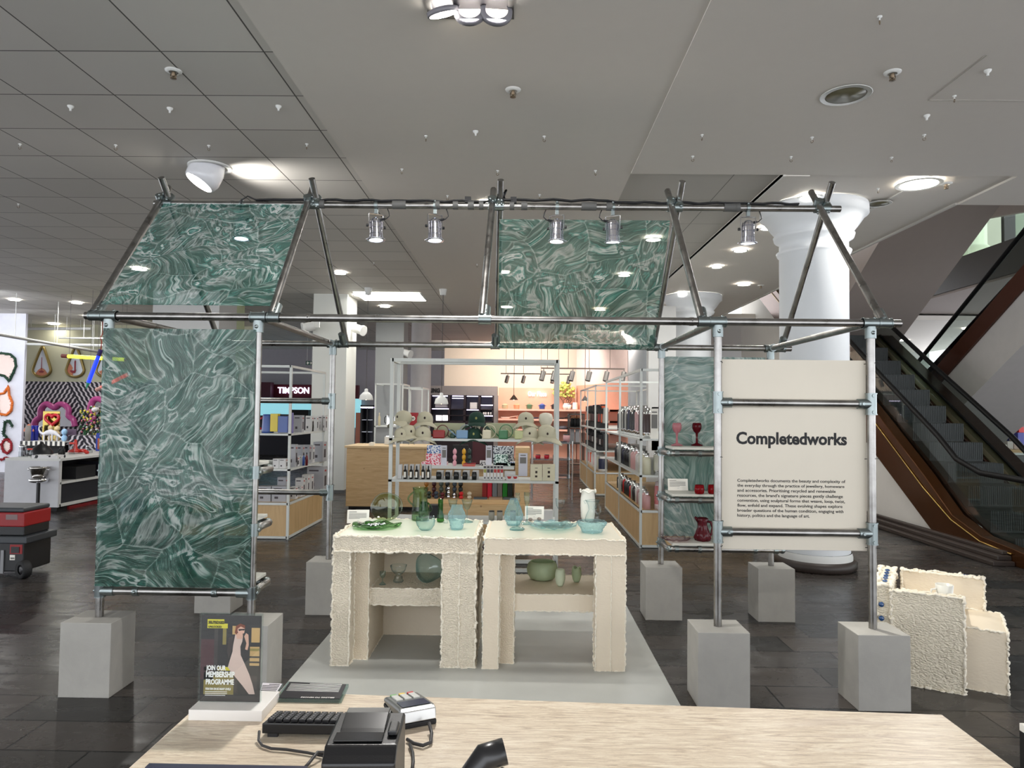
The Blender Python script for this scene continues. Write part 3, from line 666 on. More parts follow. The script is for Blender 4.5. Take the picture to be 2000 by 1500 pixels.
for i, (xf, xr) in enumerate(RX):
    for y in (0, D_):
        m = clamp('', (xf-.035, y, ZE), (xf+.035, y, ZE), PR*1.28)
        d = Vector((xr-xf, D_/2-y, ZR-ZE)).normalized(); m.tube((xf, y, ZE), Vector((xf, y, ZE))+d*.1, PR*1.3, n=18); m.ball(Vector((xf+.0, y, ZE))+d*.07+Vector((0, -.03 if y == 0 else .03, .0)), .009, 8); m.ball(Vector((xf+.0, y, ZE))+d*.045+Vector((0, -.03 if y == 0 else .03, 0)), .009, 8)
        m.build('swivel_clamp', galv, fr)
    m = MB()
    c = Vector((xr, D_/2, ZR))
    m.tube(c-Vector((.05, 0, 0)), c+Vector((.05, 0, 0)), PR*1.35, n=18)
    for sgn in (-1, 1):
        d = Vector((0, -sgn*D_/2, ZR-ZE)).normalized(); cc = c+Vector((-.026*(-sgn)*-1*1, 0, .03)); m.tube(cc-d*.035, cc+d*.035, PR*1.4, n=18)
    for k in range(10): m.ball(c+Vector((random.uniform(-.05, .05), random.uniform(-.045, .0)-.005, random.uniform(-.04, .06))), .010, 6)
    m.build('ridge_clamp', galv, fr)
# couplers on eave and ridge
for x, y, z in ((V(1488/5+850, 0, 0).x if False else 1.12, 0, ZE), (3.25, 0, ZE), (1.05, D_, ZE), (3.15, D_, ZE), (2.95, D_/2, ZR), (.35, D_/2, ZR)):
    MB().tube((x-.012, y, z), (x+.012, y, z), PR*1.12, n=18).tube((x-.002, y-.024, z+.004), (x+.003, y-.026, z+.005), .006, n=8).build('coupler', steel, fr)
# cross bars: sign bay (front right), open bay (back left)
for (xa, xb, y) in ((W_-w_, W_, 0), (0, w_, D_)):
    for z in (ZU, ZL):
        MB().tube((xa+.02, y, z), (xb-.02, y, z), PR, n=18).build('cross_bar', steel, fr)
        for x, s_ in ((xa, 1), (xb, -1)):
            m = clamp('', (x, y, z-.06), (x, y, z+.06)); m.tube((x+s_*.01, y, z), (x+s_*.075, y, z), PR*1.3, n=18)
            for dz in (-.045, .045): m.tube((x, y-.026, z+dz), (x, y-.034, z+dz), .009, n=8)
            m.tube((x+s_*.055, y-.026, z), (x+s_*.055, y-.034, z), .008, n=8)
            m.build('tee_clamp', galv, fr)
# shelf carriers: left bay shelves open to the back, right bay shelves open to the front
shelfm = M('pale_shelf_board', (198, 197, 188), .5)
for (xa, xb, yb, s_, zs) in ((0, w_, 0, 1, (1.195, .88, ZB)), (W_-w_, W_, D_, -1, (1.255, .915, .56))):
    for z in zs:
        ye = yb+s_*.27
        MB().path([(xa, yb, z), (xa, ye-s_*.03, z), (xa+.01, ye-s_*.01, z), (xa+.035, ye, z), (xb-.035, ye, z), (xb-.01, ye-s_*.01, z), (xb, ye-s_*.03, z), (xb, yb, z)], PR*.95, 14).build('shelf_bracket', steel, fr)
        for x in (xa, xb):
            m = MB(); m.tube((x, yb, z-.035), (x, yb, z+.035), PR*1.35, n=18); m.tube((x, yb+s_*.01, z), (x, yb+s_*.06, z), PR*1.28, n=16)
            m.ball((x-.0+(.03 if x == xb else -.03), yb, z), .010, 8)
            m.build('wall_clamp', galv, fr); m = MB(); q = (x+(.045 if x == xa else -.045), ye, z); m.tube(q, (x+(.075 if x == xa else -.075), ye, z), PR*1.22, n=16); m.ball((x+(.012 if x == xa else -.012), ye-s_*.008, z), PR*1.2, 12); m.build('elbow_clamp', galv, fr)
        for fx in (.27, .75): m = MB(); m.tube((xa+(xb-xa)*fx-.012, ye, z), (xa+(xb-xa)*fx+.012, ye, z), PR*1.25, n=16); m.ball((xa+(xb-xa)*fx, ye-.026, z), .008, 8); m.build('collar', galv, fr)
        MB().bx(xa+.025, yb+s_*.03, z+.028, xb-.025, ye+s_*.02, z+.046).build('shelf', shelfm, fr, bev=.002)
# front bar below left panel
MB().tube((.02, 0, ZB), (w_-.02, 0, ZB), PR, n=18).build('cross_bar', steel, fr)
for x, s_ in ((0, 1), (w_, -1)):
    m = MB(); m.tube((x, 0, ZB-.03), (x, 0, ZB+.03), PR*1.35, n=18); m.tube((x, 0, ZB), (x+s_*.08, 0, ZB), PR*1.28, n=16); m.build('elbow_clamp', galv, fr)
for fx in (.24, .76): m = MB(); m.tube((w_*fx-.015, 0, ZB), (w_*fx+.015, 0, ZB), PR*1.25, n=16); m.ball((w_*fx, -.028, ZB), .009, 8); m.build('collar', galv, fr)
# blocks
labs = [['pale concrete block carrying the front left corner post', 'pale concrete block half hidden behind the membership sign', 'pale concrete block under the left post of the text board', 'pale concrete block at the front right beside the lumpy chair'],
        ['concrete block behind the leftmost front block, seen below the left panel', 'concrete block just left of the rough cream table', 'concrete block at the back under the jug shelves, left one', 'concrete block at the back right in front of the big column']]
bd0 = None
for j, y in enumerate((0, D_)):
    for i, x in enumerate(XS):
        m = MB(); nx = 1
        m.bx(-.137, -.122, 0, .137, .122, BH)
        o = m.build('concrete_block', concrete, loc=(x, y, 0), bev=.003)
        tag(o, labs[j][i], 'concrete block', 'concrete feet of the steel frame')
# ---------------- printed panels
sw1 = mk_swirl('swirled_print_clear', (30, 92, 80), (82, 142, 128), (218, 224, 220), .55, 0, 1.1)
sw2 = mk_swirl('swirled_print_roof', (44, 110, 100), (110, 172, 162), (230, 238, 236), .6, 4.3, 1.25)
sw3 = mk_swirl('swirled_print_roof_right', (46, 116, 104), (116, 178, 164), (234, 238, 230), .6, 9.1, 1.0)
sw4 = mk_swirl('swirled_print_pale', (124, 152, 147), (172, 186, 181), (208, 212, 208), .95, 2.2, .8)
edgem = glassy('acrylic_edge', (190, 220, 214), (120, 170, 160))
def panel(x0, x1, z0, z1, y, mat, label, th=.006):
    t = MB().bx(x0, 0, z0, x1, th, z1)
    return tag(t.build('printed_panel', mat, loc=(0, y, 0)), label, 'printed panel')
p0, p1 = V(214, 642, -.032), V(488, 1146, -.032)
panel(-.012, V(500, 650, -.032).x, .567, 1.985, -.034, sw1, 'tall see-through green swirled panel in the front left bay')
panel(W_-w_+.03, W_-.03, .60, 1.99, D_+.03, sw4, 'pale green swirled panel behind the glassware shelves on the right')
# roof sheets
def roof(x0a, x1a, x0b, x1b, front, f0, f1, mat, label, out=.03):
    y0 = 0 if front else D_; yr = D_/2
    n = Vector((0, -(ZR-ZE), D_/2)).normalized() if front else Vector((0, (ZR-ZE), D_/2)).normalized()
    def P(x, f, o): return Vector((x, y0+(yr-y0)*f, ZE+(ZR-ZE)*f))+n*(out+o)
    vs = [P(x0a, f0, 0), P(x1a, f0, 0), P(x1b, f1, 0), P(x0b, f1, 0), P(x0a, f0, .006), P(x1a, f0, .006), P(x1b, f1, .006), P(x0b, f1, .006)]
    t = MB().add(vs, [(0, 3, 2, 1), (4, 5, 6, 12), (0, 1, 5, 4), (1, 2, 6, 5), (2, 3, 7, 6), (3, 0, 4, 12)])
    return tag(t.build('printed_panel', mat), label, 'printed panel')
roof(-.06, .90, -.09, .87, True, .055, .955, sw2, 'green swirled sheet on the front roof slope at the left')
roof(2.135, 3.33, 2.15, 3.30, False, -.0, .93, sw3, 'large green swirled sheet on the back roof slope at the right', -.03)
# ---------------- text board
bd = M('cream_board', (216, 208, 192), .6, var=.02)
x0, x1 = V(1407, 800, .035).x, V(1691, 800, .035).x
z0, z1 = V(1550, 1074, .035).z, V(1550, 703, .035).z
t = thing('text_board', 'cream board headed Completedworks with a paragraph of text', 'sign board', ((x0+x1)/2, .035, z0))
MB().bx(x0, .03, z0, x1, .042, z1).build('board', bd, t, bev=.002)
hx = V(1438, 868, .03); hx2 = V(1654, 868, .03)
textmesh('heading', 'Completedworks', hx2.x-hx.x, .08, .0006, .0026, ink, t, (hx.x, .0293, V(1540, 867.5, .03).z), hs=1.06)
lines = ['Completedworks documents the beauty and complexity of', 'the everyday through the practice of jewellery, homeware', 'and accessories. Prioritising recycled and renewable', 'resources, the brand\u2019s signature pieces gently challenge', 'convention, using sculptural forms that weave, loop, twist,', 'flow, enfold and expand. These evolving shapes explore', 'broader questions of the human condition, engaging with', 'history, politics and the language of art.']
ends = [1651, 1649, 1632, 1646, 1650, 1645, 1647, 1581]
for i, l in enumerate(lines):
    zb = V(1540, 942+i*9.75, .03).z; xa = V(1440, 950, .03).x
    textmesh('text_line', l, V(ends[i], 950, .03).x-xa, .022, .0005, .00025, ink, t, (xa, .0293, zb), hs=.92)
tie = MB()
for z in (z0+.02, z1-.02, (z0+z1)/2-.02): tie.path([(x1-.012, .028, z), (x1+.02, .0, z+.004), (x1+.04, -.024, z+.006), (x1+.055, .0, z)], .0018, 5); tie.path([(x0+.01, .028, z), (x0-.01, -.024, z+.004), (x0-.035, .0, z)], .0018, 5)
tie.build('cable_ties', blackm, t)
# ---------------- platform
plm = M('platform_grey', (176, 178, 174), .45, var=.06)
tag(MB().bx(1.02, -.42, 0, 3.165, 2.05, .022).build('low_platform', plm, bev=.004), 'thin pale grey floor platform under the two cream tables', 'platform')
# ---------------- hanging spotlights
alu = M('polished_aluminium', (225, 225, 232), .12, 1, var=.05)
def parcan(x, label, tilt, yaw, on=True):
    c = Vector((x, D_/2, ZR)); t = thing('hanging_spotlight', label, 'spotlight', (x, D_/2, ZR-.25), 0, 'spotlights hung from the ridge tube')
    m = MB(); m.tube((x-.011, D_/2, ZR), (x+.011, D_/2, ZR), PR*1.3, n=18); m.bx(x-.011, D_/2-.01, ZR-.055, x+.011, D_/2+.01, ZR-.02); m.ball((x, D_/2-.01, ZR+.03), .008, 8); m.build('hook_clamp', galv, t)
    Rm_ = Matrix.Rotation(math.radians(yaw), 3, 'Z') @ Matrix.Rotation(math.radians(tilt), 3, 'X')
    a = c+Vector((0, 0, -.06)); bc = c+Vector((0, 0, -.155))
    m = MB(); r0 = .049
    Ry = Matrix.Rotation(math.radians(yaw), 3, 'Z')
    m.box(a, (.1, .014, .003), M=Ry)
    for s_ in (-1, 1): m.box(a+Ry @ Vector((s_*.05, 0, -.045)), (.003, .014, .09), M=Ry)
    m.build('yoke', alu, t)
    body = [(.008, .072), (.022, .07), (.034, .058), (.040, .04), (.041, -.05), (.045, -.07), (.046, -.078)]
    MB().lathe(body[::-1], bc, 28, M=Rm_, fn=lambda v, an, i: v*1).build('can', alu, t)
    m = MB()
    for k in range(10):
        an = 2*pi*k/10; m.path([bc+Rm_ @ Vector((rr*cos(an)*1.03, rr*sin(an)*1.03, z)) for rr, z in ((.036, .058), (.041, .04), (.042, -.05), (.046, -.075))], .0014, 5)
    for z, rr in ((.035, .0425), (.0, .0425), (-.04, .0425)): m.path([bc+Rm_ @ Vector((rr*cos(k*pi/10), rr*sin(k*pi/10), z)) for k in range(20)], .0013, 5, closed=True)
    m.build('cage_ribs', M('rib_metal', (150, 150, 160), .3, 1), t)
    MB().lathe([(.046, -.074), (.060, -.076), (.060, -.082), (.046, -.084)], bc, 28, M=Rm_).build('rim', alu, t)
    for an in (20, 160, 270):
        q = Vector((.062*cos(math.radians(an)), .062*sin(math.radians(an)), -.078)); MB().tube(bc+Rm_ @ (q*.95), bc+Rm_ @ (q*1.1+Vector((0, 0, .008))), .004, n=6).build('rim_clip', alu, t)
    MB().lathe([(.001, -.079), (.044, -.079), (.044, -.076)], bc, 24, M=Rm_).build('lens', M('par_lens', (245, 248, 255), .2, emit=(235, 245, 255), es=5), t)
    for s_ in (-1, 1): q = bc+Ry @ Vector((s_*.055, 0, .012)); MB().tube(q, q+Ry @ Vector((s_*.012, 0, 0)), .010, n=10).build('knob', black, t)
    sx = 1 if yaw >= 0 else -1
    MB().path([bc+Vector((sx*.035, .01, .06)), bc+Vector((sx*.07, 0, .065)), bc+Vector((sx*.09, 0, .085)), bc+Vector((sx*.085, 0, .11)), bc+Vector((sx*.07, 0, .145))], .0035, 6).tube(bc+Vector((sx*.03, .01, .06)), bc+Vector((sx*.06, 0, .064)), .008, n=8).build('flex', black, t)
    return t, bc+Rm_ @ Vector((0, 0, -.1)), Rm_
cans = [(473, 'spotlight seen through the left swirled roof sheet', -6, 20, (1.0, .3, .6), 8), (735, 'leftmost of the two spotlights hanging over the rough cream table', -5, 32, (1.35, .45, .8), 12), (850, 'second spotlight, hanging left of the middle rafters', -4, 28, (1.75, .6, .8), 12),
        (1088, 'spotlight hanging just right of the middle rafters', -3, -20, (2.35, .55, .8), 12), (1197, 'spotlight hanging in front of the middle of the right roof sheet', 4, -24, (2.8, .6, .8), 12), (1461, 'rightmost spotlight, hanging near the big white column', 2, 2, (4.75, .15, .3), 95)]
for px, lab, ti, yw, aim, en in cans:
    x = V(px, 405, D_/2).x; t, tip, Rm_ = parcan(x, lab, ti, yw)
    lamp('light', 'SPOT', tip, en, aim, size=.03, angle=64, blend=.7, parent=t, color=(1, .97, .90))
# taped cable along the ridge
m = MB(); pts = []; n = 60
xa, xb = V(500, 398, D_/2).x, V(1560, 404, D_/2).x
for i in range(n+1):
    x = xa+(xb-xa)*i/n; pts.append((x, D_/2-.012+.008*sin(i*1.3), ZR+PR+.006+.008*abs(sin(i*.9))+(.012 if 26 < i < 40 else 0)))
m.path(pts, .006, 8); m.path([(x, y+.012, z-.004) for x, y, z in pts], .005, 8)
m.path([(xa, D_/2-.01, ZR+.03), (xa-.05, D_/2-.02, ZR+.05), (xa-.09, D_/2-.03, ZR+.02), (xa-.09, D_/2-.03, ZR-.05)], .005, 6)
tp = MB()
for px, wd in ((630, .03), (780, .09), (855, .03), (890, .035), (920, .04), (940, .03), (1000, .03), (1024, .04), (1150, .1), (1190, .04), (1425, .08), (1440, .03)):
    x = V(px, 405, D_/2).x; tp.tube((x-wd/2, D_/2-.002, ZR+.004), (x+wd/2, D_/2-.002, ZR+.004), PR*1.32, n=14)
t = thing('taped_cable', 'black power cable taped with grey tape along the ridge tube', 'cable', (2.3, D_/2, ZR+.03))
m.build('cable', black, t); tp.build('tape', M('grey_gaffer_tape', (84, 84, 82), .6), t)
m = MB()
for px in (914, 1003): x = V(px, 400, D_/2).x; m.bx(x-.02, D_/2-.02, ZR+.02, x+.02, D_/2+.02, ZR+.06)
m.build('plug', [blackm], t)
m = MB(); x = V(985, 385, D_/2).x
m.path([(x, D_/2, ZR+.05), (x-.01, D_/2-.03, ZR+.08), (x+.012, D_/2-.03, ZR+.1), (x-.005, D_/2, ZR+.07)], .009, 6); m.build('cable_knot', black, t)
# ================================================================== cream tables
def bead(m, pts, r=.009, amp=.6, seed=0, mi=1, step=.007):
    """lumpy squeezed foam bead along a polyline"""
    P = []; R = []
    for a, b in zip(pts, pts[1:]):
        a, b = Vector(a), Vector(b); L = (b-a).length; n = max(2, int(L/step))
        for i in range(n):
            p = a+(b-a)*(i/n); P.append(p)
    P.append(Vector(pts[-1])); Q = []
    for p in P:
        o = noise.noise_vector(p*70+Vector((seed, 0, 0)))*r*.9+noise.noise_vector(p*22)*r*.5; Q.append(p+o); R.append(max(.25*r, r*.62*(1+amp*2.2*noise.noise(p*120+Vector((0, seed, 3))))))
    m.path(Q, R, 7, mi)
def slab(name, x0, y0, z0, x1, y1, z1, mats, parent, r=.008, seed=0, edges='all'):
    m = MB(); m.bx(x0, y0, z0, x1, y1, z1)
    c = [(x0, y0), (x1, y0), (x1, y1), (x0, y1)]
    for z in (z0, z1):
        bead(m, [(x, y, z) for x, y in c+[c[0]]], r, seed=seed+z)
    for x, y in c: bead(m, [(x, y, z0), (x, y, z1)], r, seed=seed+x)
    return m.build(name, mats, parent)
PZ = .022
TZ = .79
A = [foam_rough, foam_bead]; B = [foam_mid, foam_bead]; Cc = [foam_smooth, foam_bead]
t1 = thing('display_table', 'rough crusted cream table holding the green glass', 'table', (1.6, .68, PZ))
x0 = V(652, 1060, .34).x; x1 = V(930, 1060, .34).x
slab('tabletop', x0, .34, TZ-.09, x1, 1.03, TZ, A, t1, .010, 1)
tl = glassy('pale_tile_glaze', (250, 250, 250), (250, 250, 250))
MB().bx(x0+.02, .36, TZ, x1-.02, 1.01, TZ+.003).build('tile_top', M('pale_mint_tile', (206, 212, 192), .3, var=.05), t1)
lx = [V(649, 1200, .34).x, V(679, 1200, .34).x]
slab('leg', x0-.004, .345, PZ, x0+.10, .46, TZ-.09, A, t1, .009, 2)
slab('leg', x1-.20, .345, PZ, x1, .46, TZ-.09, A, t1, .010, 3)
bm = MB(); bead(bm, [(x1-.098, .343, PZ), (x1-.098, .343, TZ-.09)], .007, seed=9, mi=0); bm.build('seam', foam_bead, t1)
slab('inner_panel', x0+.08, .46, PZ, x0+.19, 1.0, TZ-.09, B, t1, .006, 4)
slab('side_panel', x1-.07, .46, PZ, x1-.002, 1.02, TZ-.09, A, t1, .008, 5)
slab('back_panel', x0+.19, .95, PZ, x1-.07, 1.01, TZ-.09, Cc, t1, .004, 6)
SZ = .445
slab('shelf', x0+.19, .50, SZ-.10, x1-.13, .95, SZ, A, t1, .007, 7)
t2 = thing('display_table', 'smoother cream table holding the pale blue glass', 'table', (2.5, .68, PZ))
a0 = V(946, 1060, .33).x; a1 = V(1222, 1060, .33).x
slab('tabletop', a0, .33, TZ-.09, a1, 1.0, TZ, Cc, t2, .007, 11)
MB().bx(a0+.02, .35, TZ, a1-.02, .98, TZ+.003).build('tile_top', M('pale_cream_tile', (208, 204, 184), .3, var=.05), t2)
slab('leg', a0-.003, .335, PZ, a0+.09, .43, TZ-.09, Cc, t2, .006, 12)
slab('leg', a1-.175, .33, PZ, a1, .44, TZ-.09, Cc, t2, .007, 13)
bm = MB(); bead(bm, [(a1-.085, .328, PZ), (a1-.085, .328, TZ-.09)], .005, seed=19, mi=0); bm.build('seam', foam_bead, t2)
slab('inner_panel', a0+.095, .43, PZ, a0+.18, .98, TZ-.09, B, t2, .006, 14)
slab('side_panel', a1-.075, .44, PZ, a1-.004, .99, TZ-.09, Cc, t2, .005, 15)
slab('shelf', a0+.18, .45, SZ-.11, a1-.10, .97, SZ-.01, Cc, t2, .006, 17)
# ---------------- glassware
gg = glassy('green_glass', (178, 214, 172), (66, 118, 62), .03)
gd = glassy('deep_green_glass', (96, 168, 84), (22, 84, 26), .03)
gb = glassy('aqua_glass', (226, 243, 244), (84, 150, 162), .03)
gbr = glassy('rippled_aqua_glass', (206, 236, 240), (104, 168, 180), .04, .12, 1.45, .8, 70, (214, 238, 240))
gc = glassy('clear_aqua_glass', (244, 250, 250), (112, 158, 164), .02)
gold = glassy('olive_glass', (202, 214, 186), (110, 134, 92), .02)
def place(px, py, z): p = G(px, py, z); return p, (p-Vector((CX, CY, H))).dot(_f)/F
def dense(prof, k=4):
    o = []
    for (a, b), (c, d) in zip(prof, prof[1:]): o += [(a+(c-a)*i/k, b+(d-b)*i/k) for i in range(k)]
    return o+[prof[-1]]
def vessel(name, label, cat, px, py, z, prof, mat, fn=None, n=32, extra=None, group=None, rz=0, M_=None):
    """prof = (radius, height) in photo pixels at that distance"""
    p, s = place(px, py, z)
    if not isinstance(mat, list) and 'glass' in mat.name and 'milky' not in mat.name:
        k = max(range(len(prof)), key=lambda i: prof[i][1])
        if prof[-1][0] < .1 and prof[-1][1] < prof[k][1]*.9: prof = prof[:k+2] if not name.endswith(('plate', 'dish')) else prof[:k+2]
    if name.startswith('rippled'): prof = dense(prof)
    m = MB(); m.lathe([(r*s, h*s) for r, h in prof], (0, 0, 0), n, 0, fn)
    if extra: extra(m, s)
    mats = mat if isinstance(mat, list) else [mat]
    return tag(m.build(name, mats, loc=(p.x, p.y, z), rz=rz), label, cat, group)
def wob(a1=.06, k=3, ph=0, zs=30, az=0):
    def f(v, a, i):
        q = 1+a1*sin(k*a+ph+v.z*zs); return Vector((v.x*q, v.y*q, v.z+az*sin(k*a+ph)*sqrt(v.x*v.x+v.y*v.y)))
    return f
def lump(amp, sc, stretch=1):
    def f(v, a, i):
        if v.length < 1e-3: return v
        q = 1+amp*noise.noise(Vector((v.x*sc, v.y*sc, v.z*sc*stretch))); return Vector((v.x*q, v.y*q, v.z))
    return f
T = TZ+.003
# leaning oval green platter
def handle(pts, r, mi=0):
    def e(m, s): m.path([(x*s, y*s, z*s) for x, y, z in pts], r*s, 8, mi)
    return e
p, s = place(755, 1017, T); tl_ = thing('green_platter', 'large wavy oval olive-green glass platter standing on edge on the rough table', 'platter', (p.x, p.y, T), 0, world=False)
m = MB(); Mx = Matrix.Rotation(math.radians(78), 3, 'X')
m.lathe([(.001, -5*s), (20*s, -4.5*s), (26*s, -2*s), (29.5*s, 1*s), (30.5*s, 1.6*s), (29.5*s, 2.2*s), (26*s, -.6*s), (20*s, -3.3*s), (.001, -3.8*s)], (0, 0, 27*s), 48, fn=lambda v, a, i: Vector((v.x*(1.03+.03*sin(2*a)), v.y*(.92+.03*sin(3*a+1)), v.z+.16*s*30*.08*sin(3*a))), M=Mx)
m.build('dish', [gold], tl_)
fl = [(.001, 1), (14, 1.2), (26, 1.6), (36, 2.8), (46, 4), (47.5, 4.6), (46, 4.9), (36, 3.6), (26, 2.4), (.001, 2)]
vessel('green_plate', 'large wavy-edged green glass plate lying at the front left of the rough table', 'plate', 735, 1029, T, fl, gg, wob(.05, 5, 0, 0, .05), 48)
vessel('green_dish', 'small dark green glass dish lying on the large wavy green plate', 'dish', 730, 1027, T+.012, [(r*.62, h) for r, h in fl], gd, wob(.07, 6, 1, 0, .05), 40)
# silver cluster
p, s = place(735, 1025, T+.028); m = MB()
for k in range(26): a = random.uniform(0, 6.28); m.ball((random.uniform(-17, 15)*s, random.uniform(-9, 9)*s, random.uniform(0, 4)*s), random.uniform(1.4, 3)*s, 7)
tag(m.build('silver_jewellery', chrome, loc=(p.x, p.y, T+.022)), 'clump of silver jewellery in the small green dish', 'jewellery')
def pebble(px, py, lab):
    p, s = place(px, py, T); tag(MB().ball((0, 0, 3.4*s), (4.2*s, 3.4*s, 3.6*s), 12).build('pebble', M('grey_pebble', (134, 124, 116), .6, var=.2), loc=(p.x, p.y, T)), lab, 'pebble')
pebble(702, 1026, 'round grey pebble beside the text card on the rough table'); pebble(1036, 1018, 'left of two grey pebbles in front of the card on the smooth table'); pebble(1053, 1017, 'right of two grey pebbles in front of the card on the smooth table')
def card(px0, py0, px1, py1, z, label, rz=0, nl=7, title=True, Y=None):
    p, s = place((px0+px1)/2, py1, z); w_c = (px1-px0)*s/cos(rz); h_c = (py1-py0)*s
    t = thing('text_card', label, 'card', (p.x, p.y, z), rz, world=False)
    Mx = Matrix.Rotation(math.radians(-12), 3, 'X')
    MB().box(Mx @ Vector((0, 0, h_c/2)), (w_c, .003, h_c), M=Mx).build('card', paper, t)
    m = MB()
    for k in range(nl):
        zz = h_c*(.84-.075*k-(.04 if k else 0)); ww = w_c*(.35 if k == 0 else (.80 if k < nl-1 else .5))
        c0 = Vector((-w_c*.42+ww/2, -.0022, zz)); m.box(Mx @ c0, (ww, .0006, h_c*(.03 if k else .045)), 0, Mx)
    m.build('printed_lines', inkg, t)
    MB().box((0, .02, h_c*.2), (w_c*.1, .04, .004)).build('stand', M('clear_stand', (210, 210, 205), .3), t)
    return t
card(678, 996, 720, 1022, T, 'white text card standing at the left edge of the rough table', .12)
card(1025, 989, 1062, 1014, T, 'white text card standing at the back of the smooth table', -.08)
# tall green jug
def bent(R, H0, H1, side=-1, r=1.6, n=12, out=10, ctr=None):
    pts = [(side*(R+out*sin(pi*k/n)), 0, H0+(H1-H0)*k/n) for k in range(n+1)]
    return handle(pts, r)
jp = [(.001, .5), (14, 0.6), (16, 2), (15.5, 20), (14, 40), (13.6, 56), (14.6, 63), (15.4, 63.4), (14.2, 62), (12.8, 54), (13, 38), (14.6, 20), (14.8, 3), (.001, 1.6)]
vessel('green_jug', 'tall green glass jug with a looped handle on its left, on the rough table', 'jug', 820, 1016, T, jp, gg, lambda v, a, i: Vector((v.x*(1+.015*cos(16*a)), v.y*(1+.015*cos(16*a)), v.z)), 64, bent(12.5, 28, 55, -1, 1.7, 12, 11))
vessel('green_vase', 'small green glass vase with a ring handle in front of the tall green jug', 'vase', 828, 1012, T, [(.001, .4), (8, .6), (10, 5), (11, 14), (8, 26), (7, 32), (6.6, 32), (7.2, 25), (9.8, 14), (.001, 4)], gd, wob(.04, 4), 28, bent(7, 8, 30, 1, 1.6, 12, 8))
vessel('clear_cup', 'small clear glass cup with a straight rim behind the clear bowl', 'cup', 828, 1018, T, [(.001, .5), (9.6, .8), (11, 20), (11.6, 20.5), (10.8, 19.5), (9.2, 2.4), (.001, 2)], gc, None, 28)
vessel('clear_bowl', 'clear pinched glass bowl with an aqua base at the front of the rough table', 'bowl', 831, 1036, T, [(.001, .6), (9, .6), (12, 3), (17, 11), (19, 20), (17.6, 26), (18.4, 27), (17, 26), (18, 20), (16, 12), (11, 4.5), (.001, 2.5)], gb, wob(.05, 5, .6, 40), 40)
vessel('green_bud_vase', 'slim square-necked green glass vase on the rough table', 'vase', 860, 1020, T, [(.001, .6), (5.6, .8), (6.8, 4), (6, 11), (4.6, 19), (4.6, 44), (4.9, 45), (4.1, 44), (4.0, 20), (5, 11), (.001, 4)], gd, lambda v, a, i: Vector((v.x*(1+.08*cos(4*a)), v.y*(1+.08*cos(4*a)), v.z)), 32)
vessel('clear_tumbler', 'tiny clear glass tumbler between the green vase and the rippled blue vase', 'tumbler', 870.5, 1022, T, [(.001, .5), (4.4, .6), (3.6, 3), (4.2, 10), (5, 19), (5.3, 19), (4.4, 18), (3.6, 10), (.001, 4)], gc, wob(.06, 3, 0, 60), 20)
vessel('rippled_vase', 'stout rippled aqua glass vase at the right of the rough table', 'vase', 892, 1034, T, [(.001, .6), (10.4, .6), (12.4, 5), (12.8, 11), (15.4, 19), (17, 26), (15.4, 33), (12, 39), (10, 45), (10.3, 48), (9.4, 48), (9, 44), (11, 38), (15.6, 26), (12, 11), (.001, 3)], gbr, lump(.20, 150, 2.2), 72)
def stem(top, h0, foot=7.5, sr=.9, fh=2.2): return [(.001, .3), (foot, .3), (foot*.98, 1.0), (foot*.5, fh), (sr*1.3, fh+2), (sr, h0*.5), (sr*1.2, h0)]+top
vessel('martini_glass', 'pale cocktail glass behind the rippled vase on the rough table', 'glass', 884, 1016, T, stem([(5, 25), (8, 33), (9.4, 40), (8.8, 40), (6.6, 32), (.001, 26)], 23), gb, wob(.03, 4), 28)
vessel('martini_glass', 'cocktail glass with a wide aqua foot at the back right of the rough table', 'glass', 912, 1020, T, stem([(4, 26), (8, 34), (10.8, 44), (10.2, 44), (7.4, 35), (.001, 27)], 24, 12, .8, 3), gb, wob(.03, 5), 28)
# inside rough table
S1 = SZ
vessel('small_goblet', 'tiny clear goblet on the lower shelf of the rough table', 'goblet', 747, 1142, S1, stem([(4, 15), (5.8, 20), (5.6, 26), (5.2, 26), (5.2, 20), (.001, 15.6)], 13, 6.5, .9, 4), gb, None, 24)
vessel('coupe_glass', 'wide clear coupe with a knobbly aqua foot on the lower shelf of the rough table', 'glass', 778, 1137, S1, [(.001, .5), (9, .6), (10, 3), (7, 8), (8, 10), (4, 14), (8, 17), (14, 24), (16, 33), (15.3, 33), (13, 25), (6, 18), (.001, 17)], gc, wob(.05, 6, 0, 50), 32)
p, s = place(836, 1139, S1); m = MB(); Mx = (Matrix.Rotation(math.radians(58), 3, 'X') @ Matrix.Rotation(math.radians(18), 3, 'Y'))
m.lathe([(.001, -14*s), (14*s, -12*s), (22*s, -4*s), (27*s, 6*s), (29*s, 8*s), (26.5*s, 6*s), (21*s, -3*s), (13*s, -10*s), (.001, -12*s)], (0, 0, 27*s), 44, fn=wob(.09, 3, .5), M=Mx)
tag(m.build('tilted_bowl', gb, loc=(p.x, p.y, S1)), 'big wonky clear glass bowl tipped on its side inside the rough table', 'bowl')
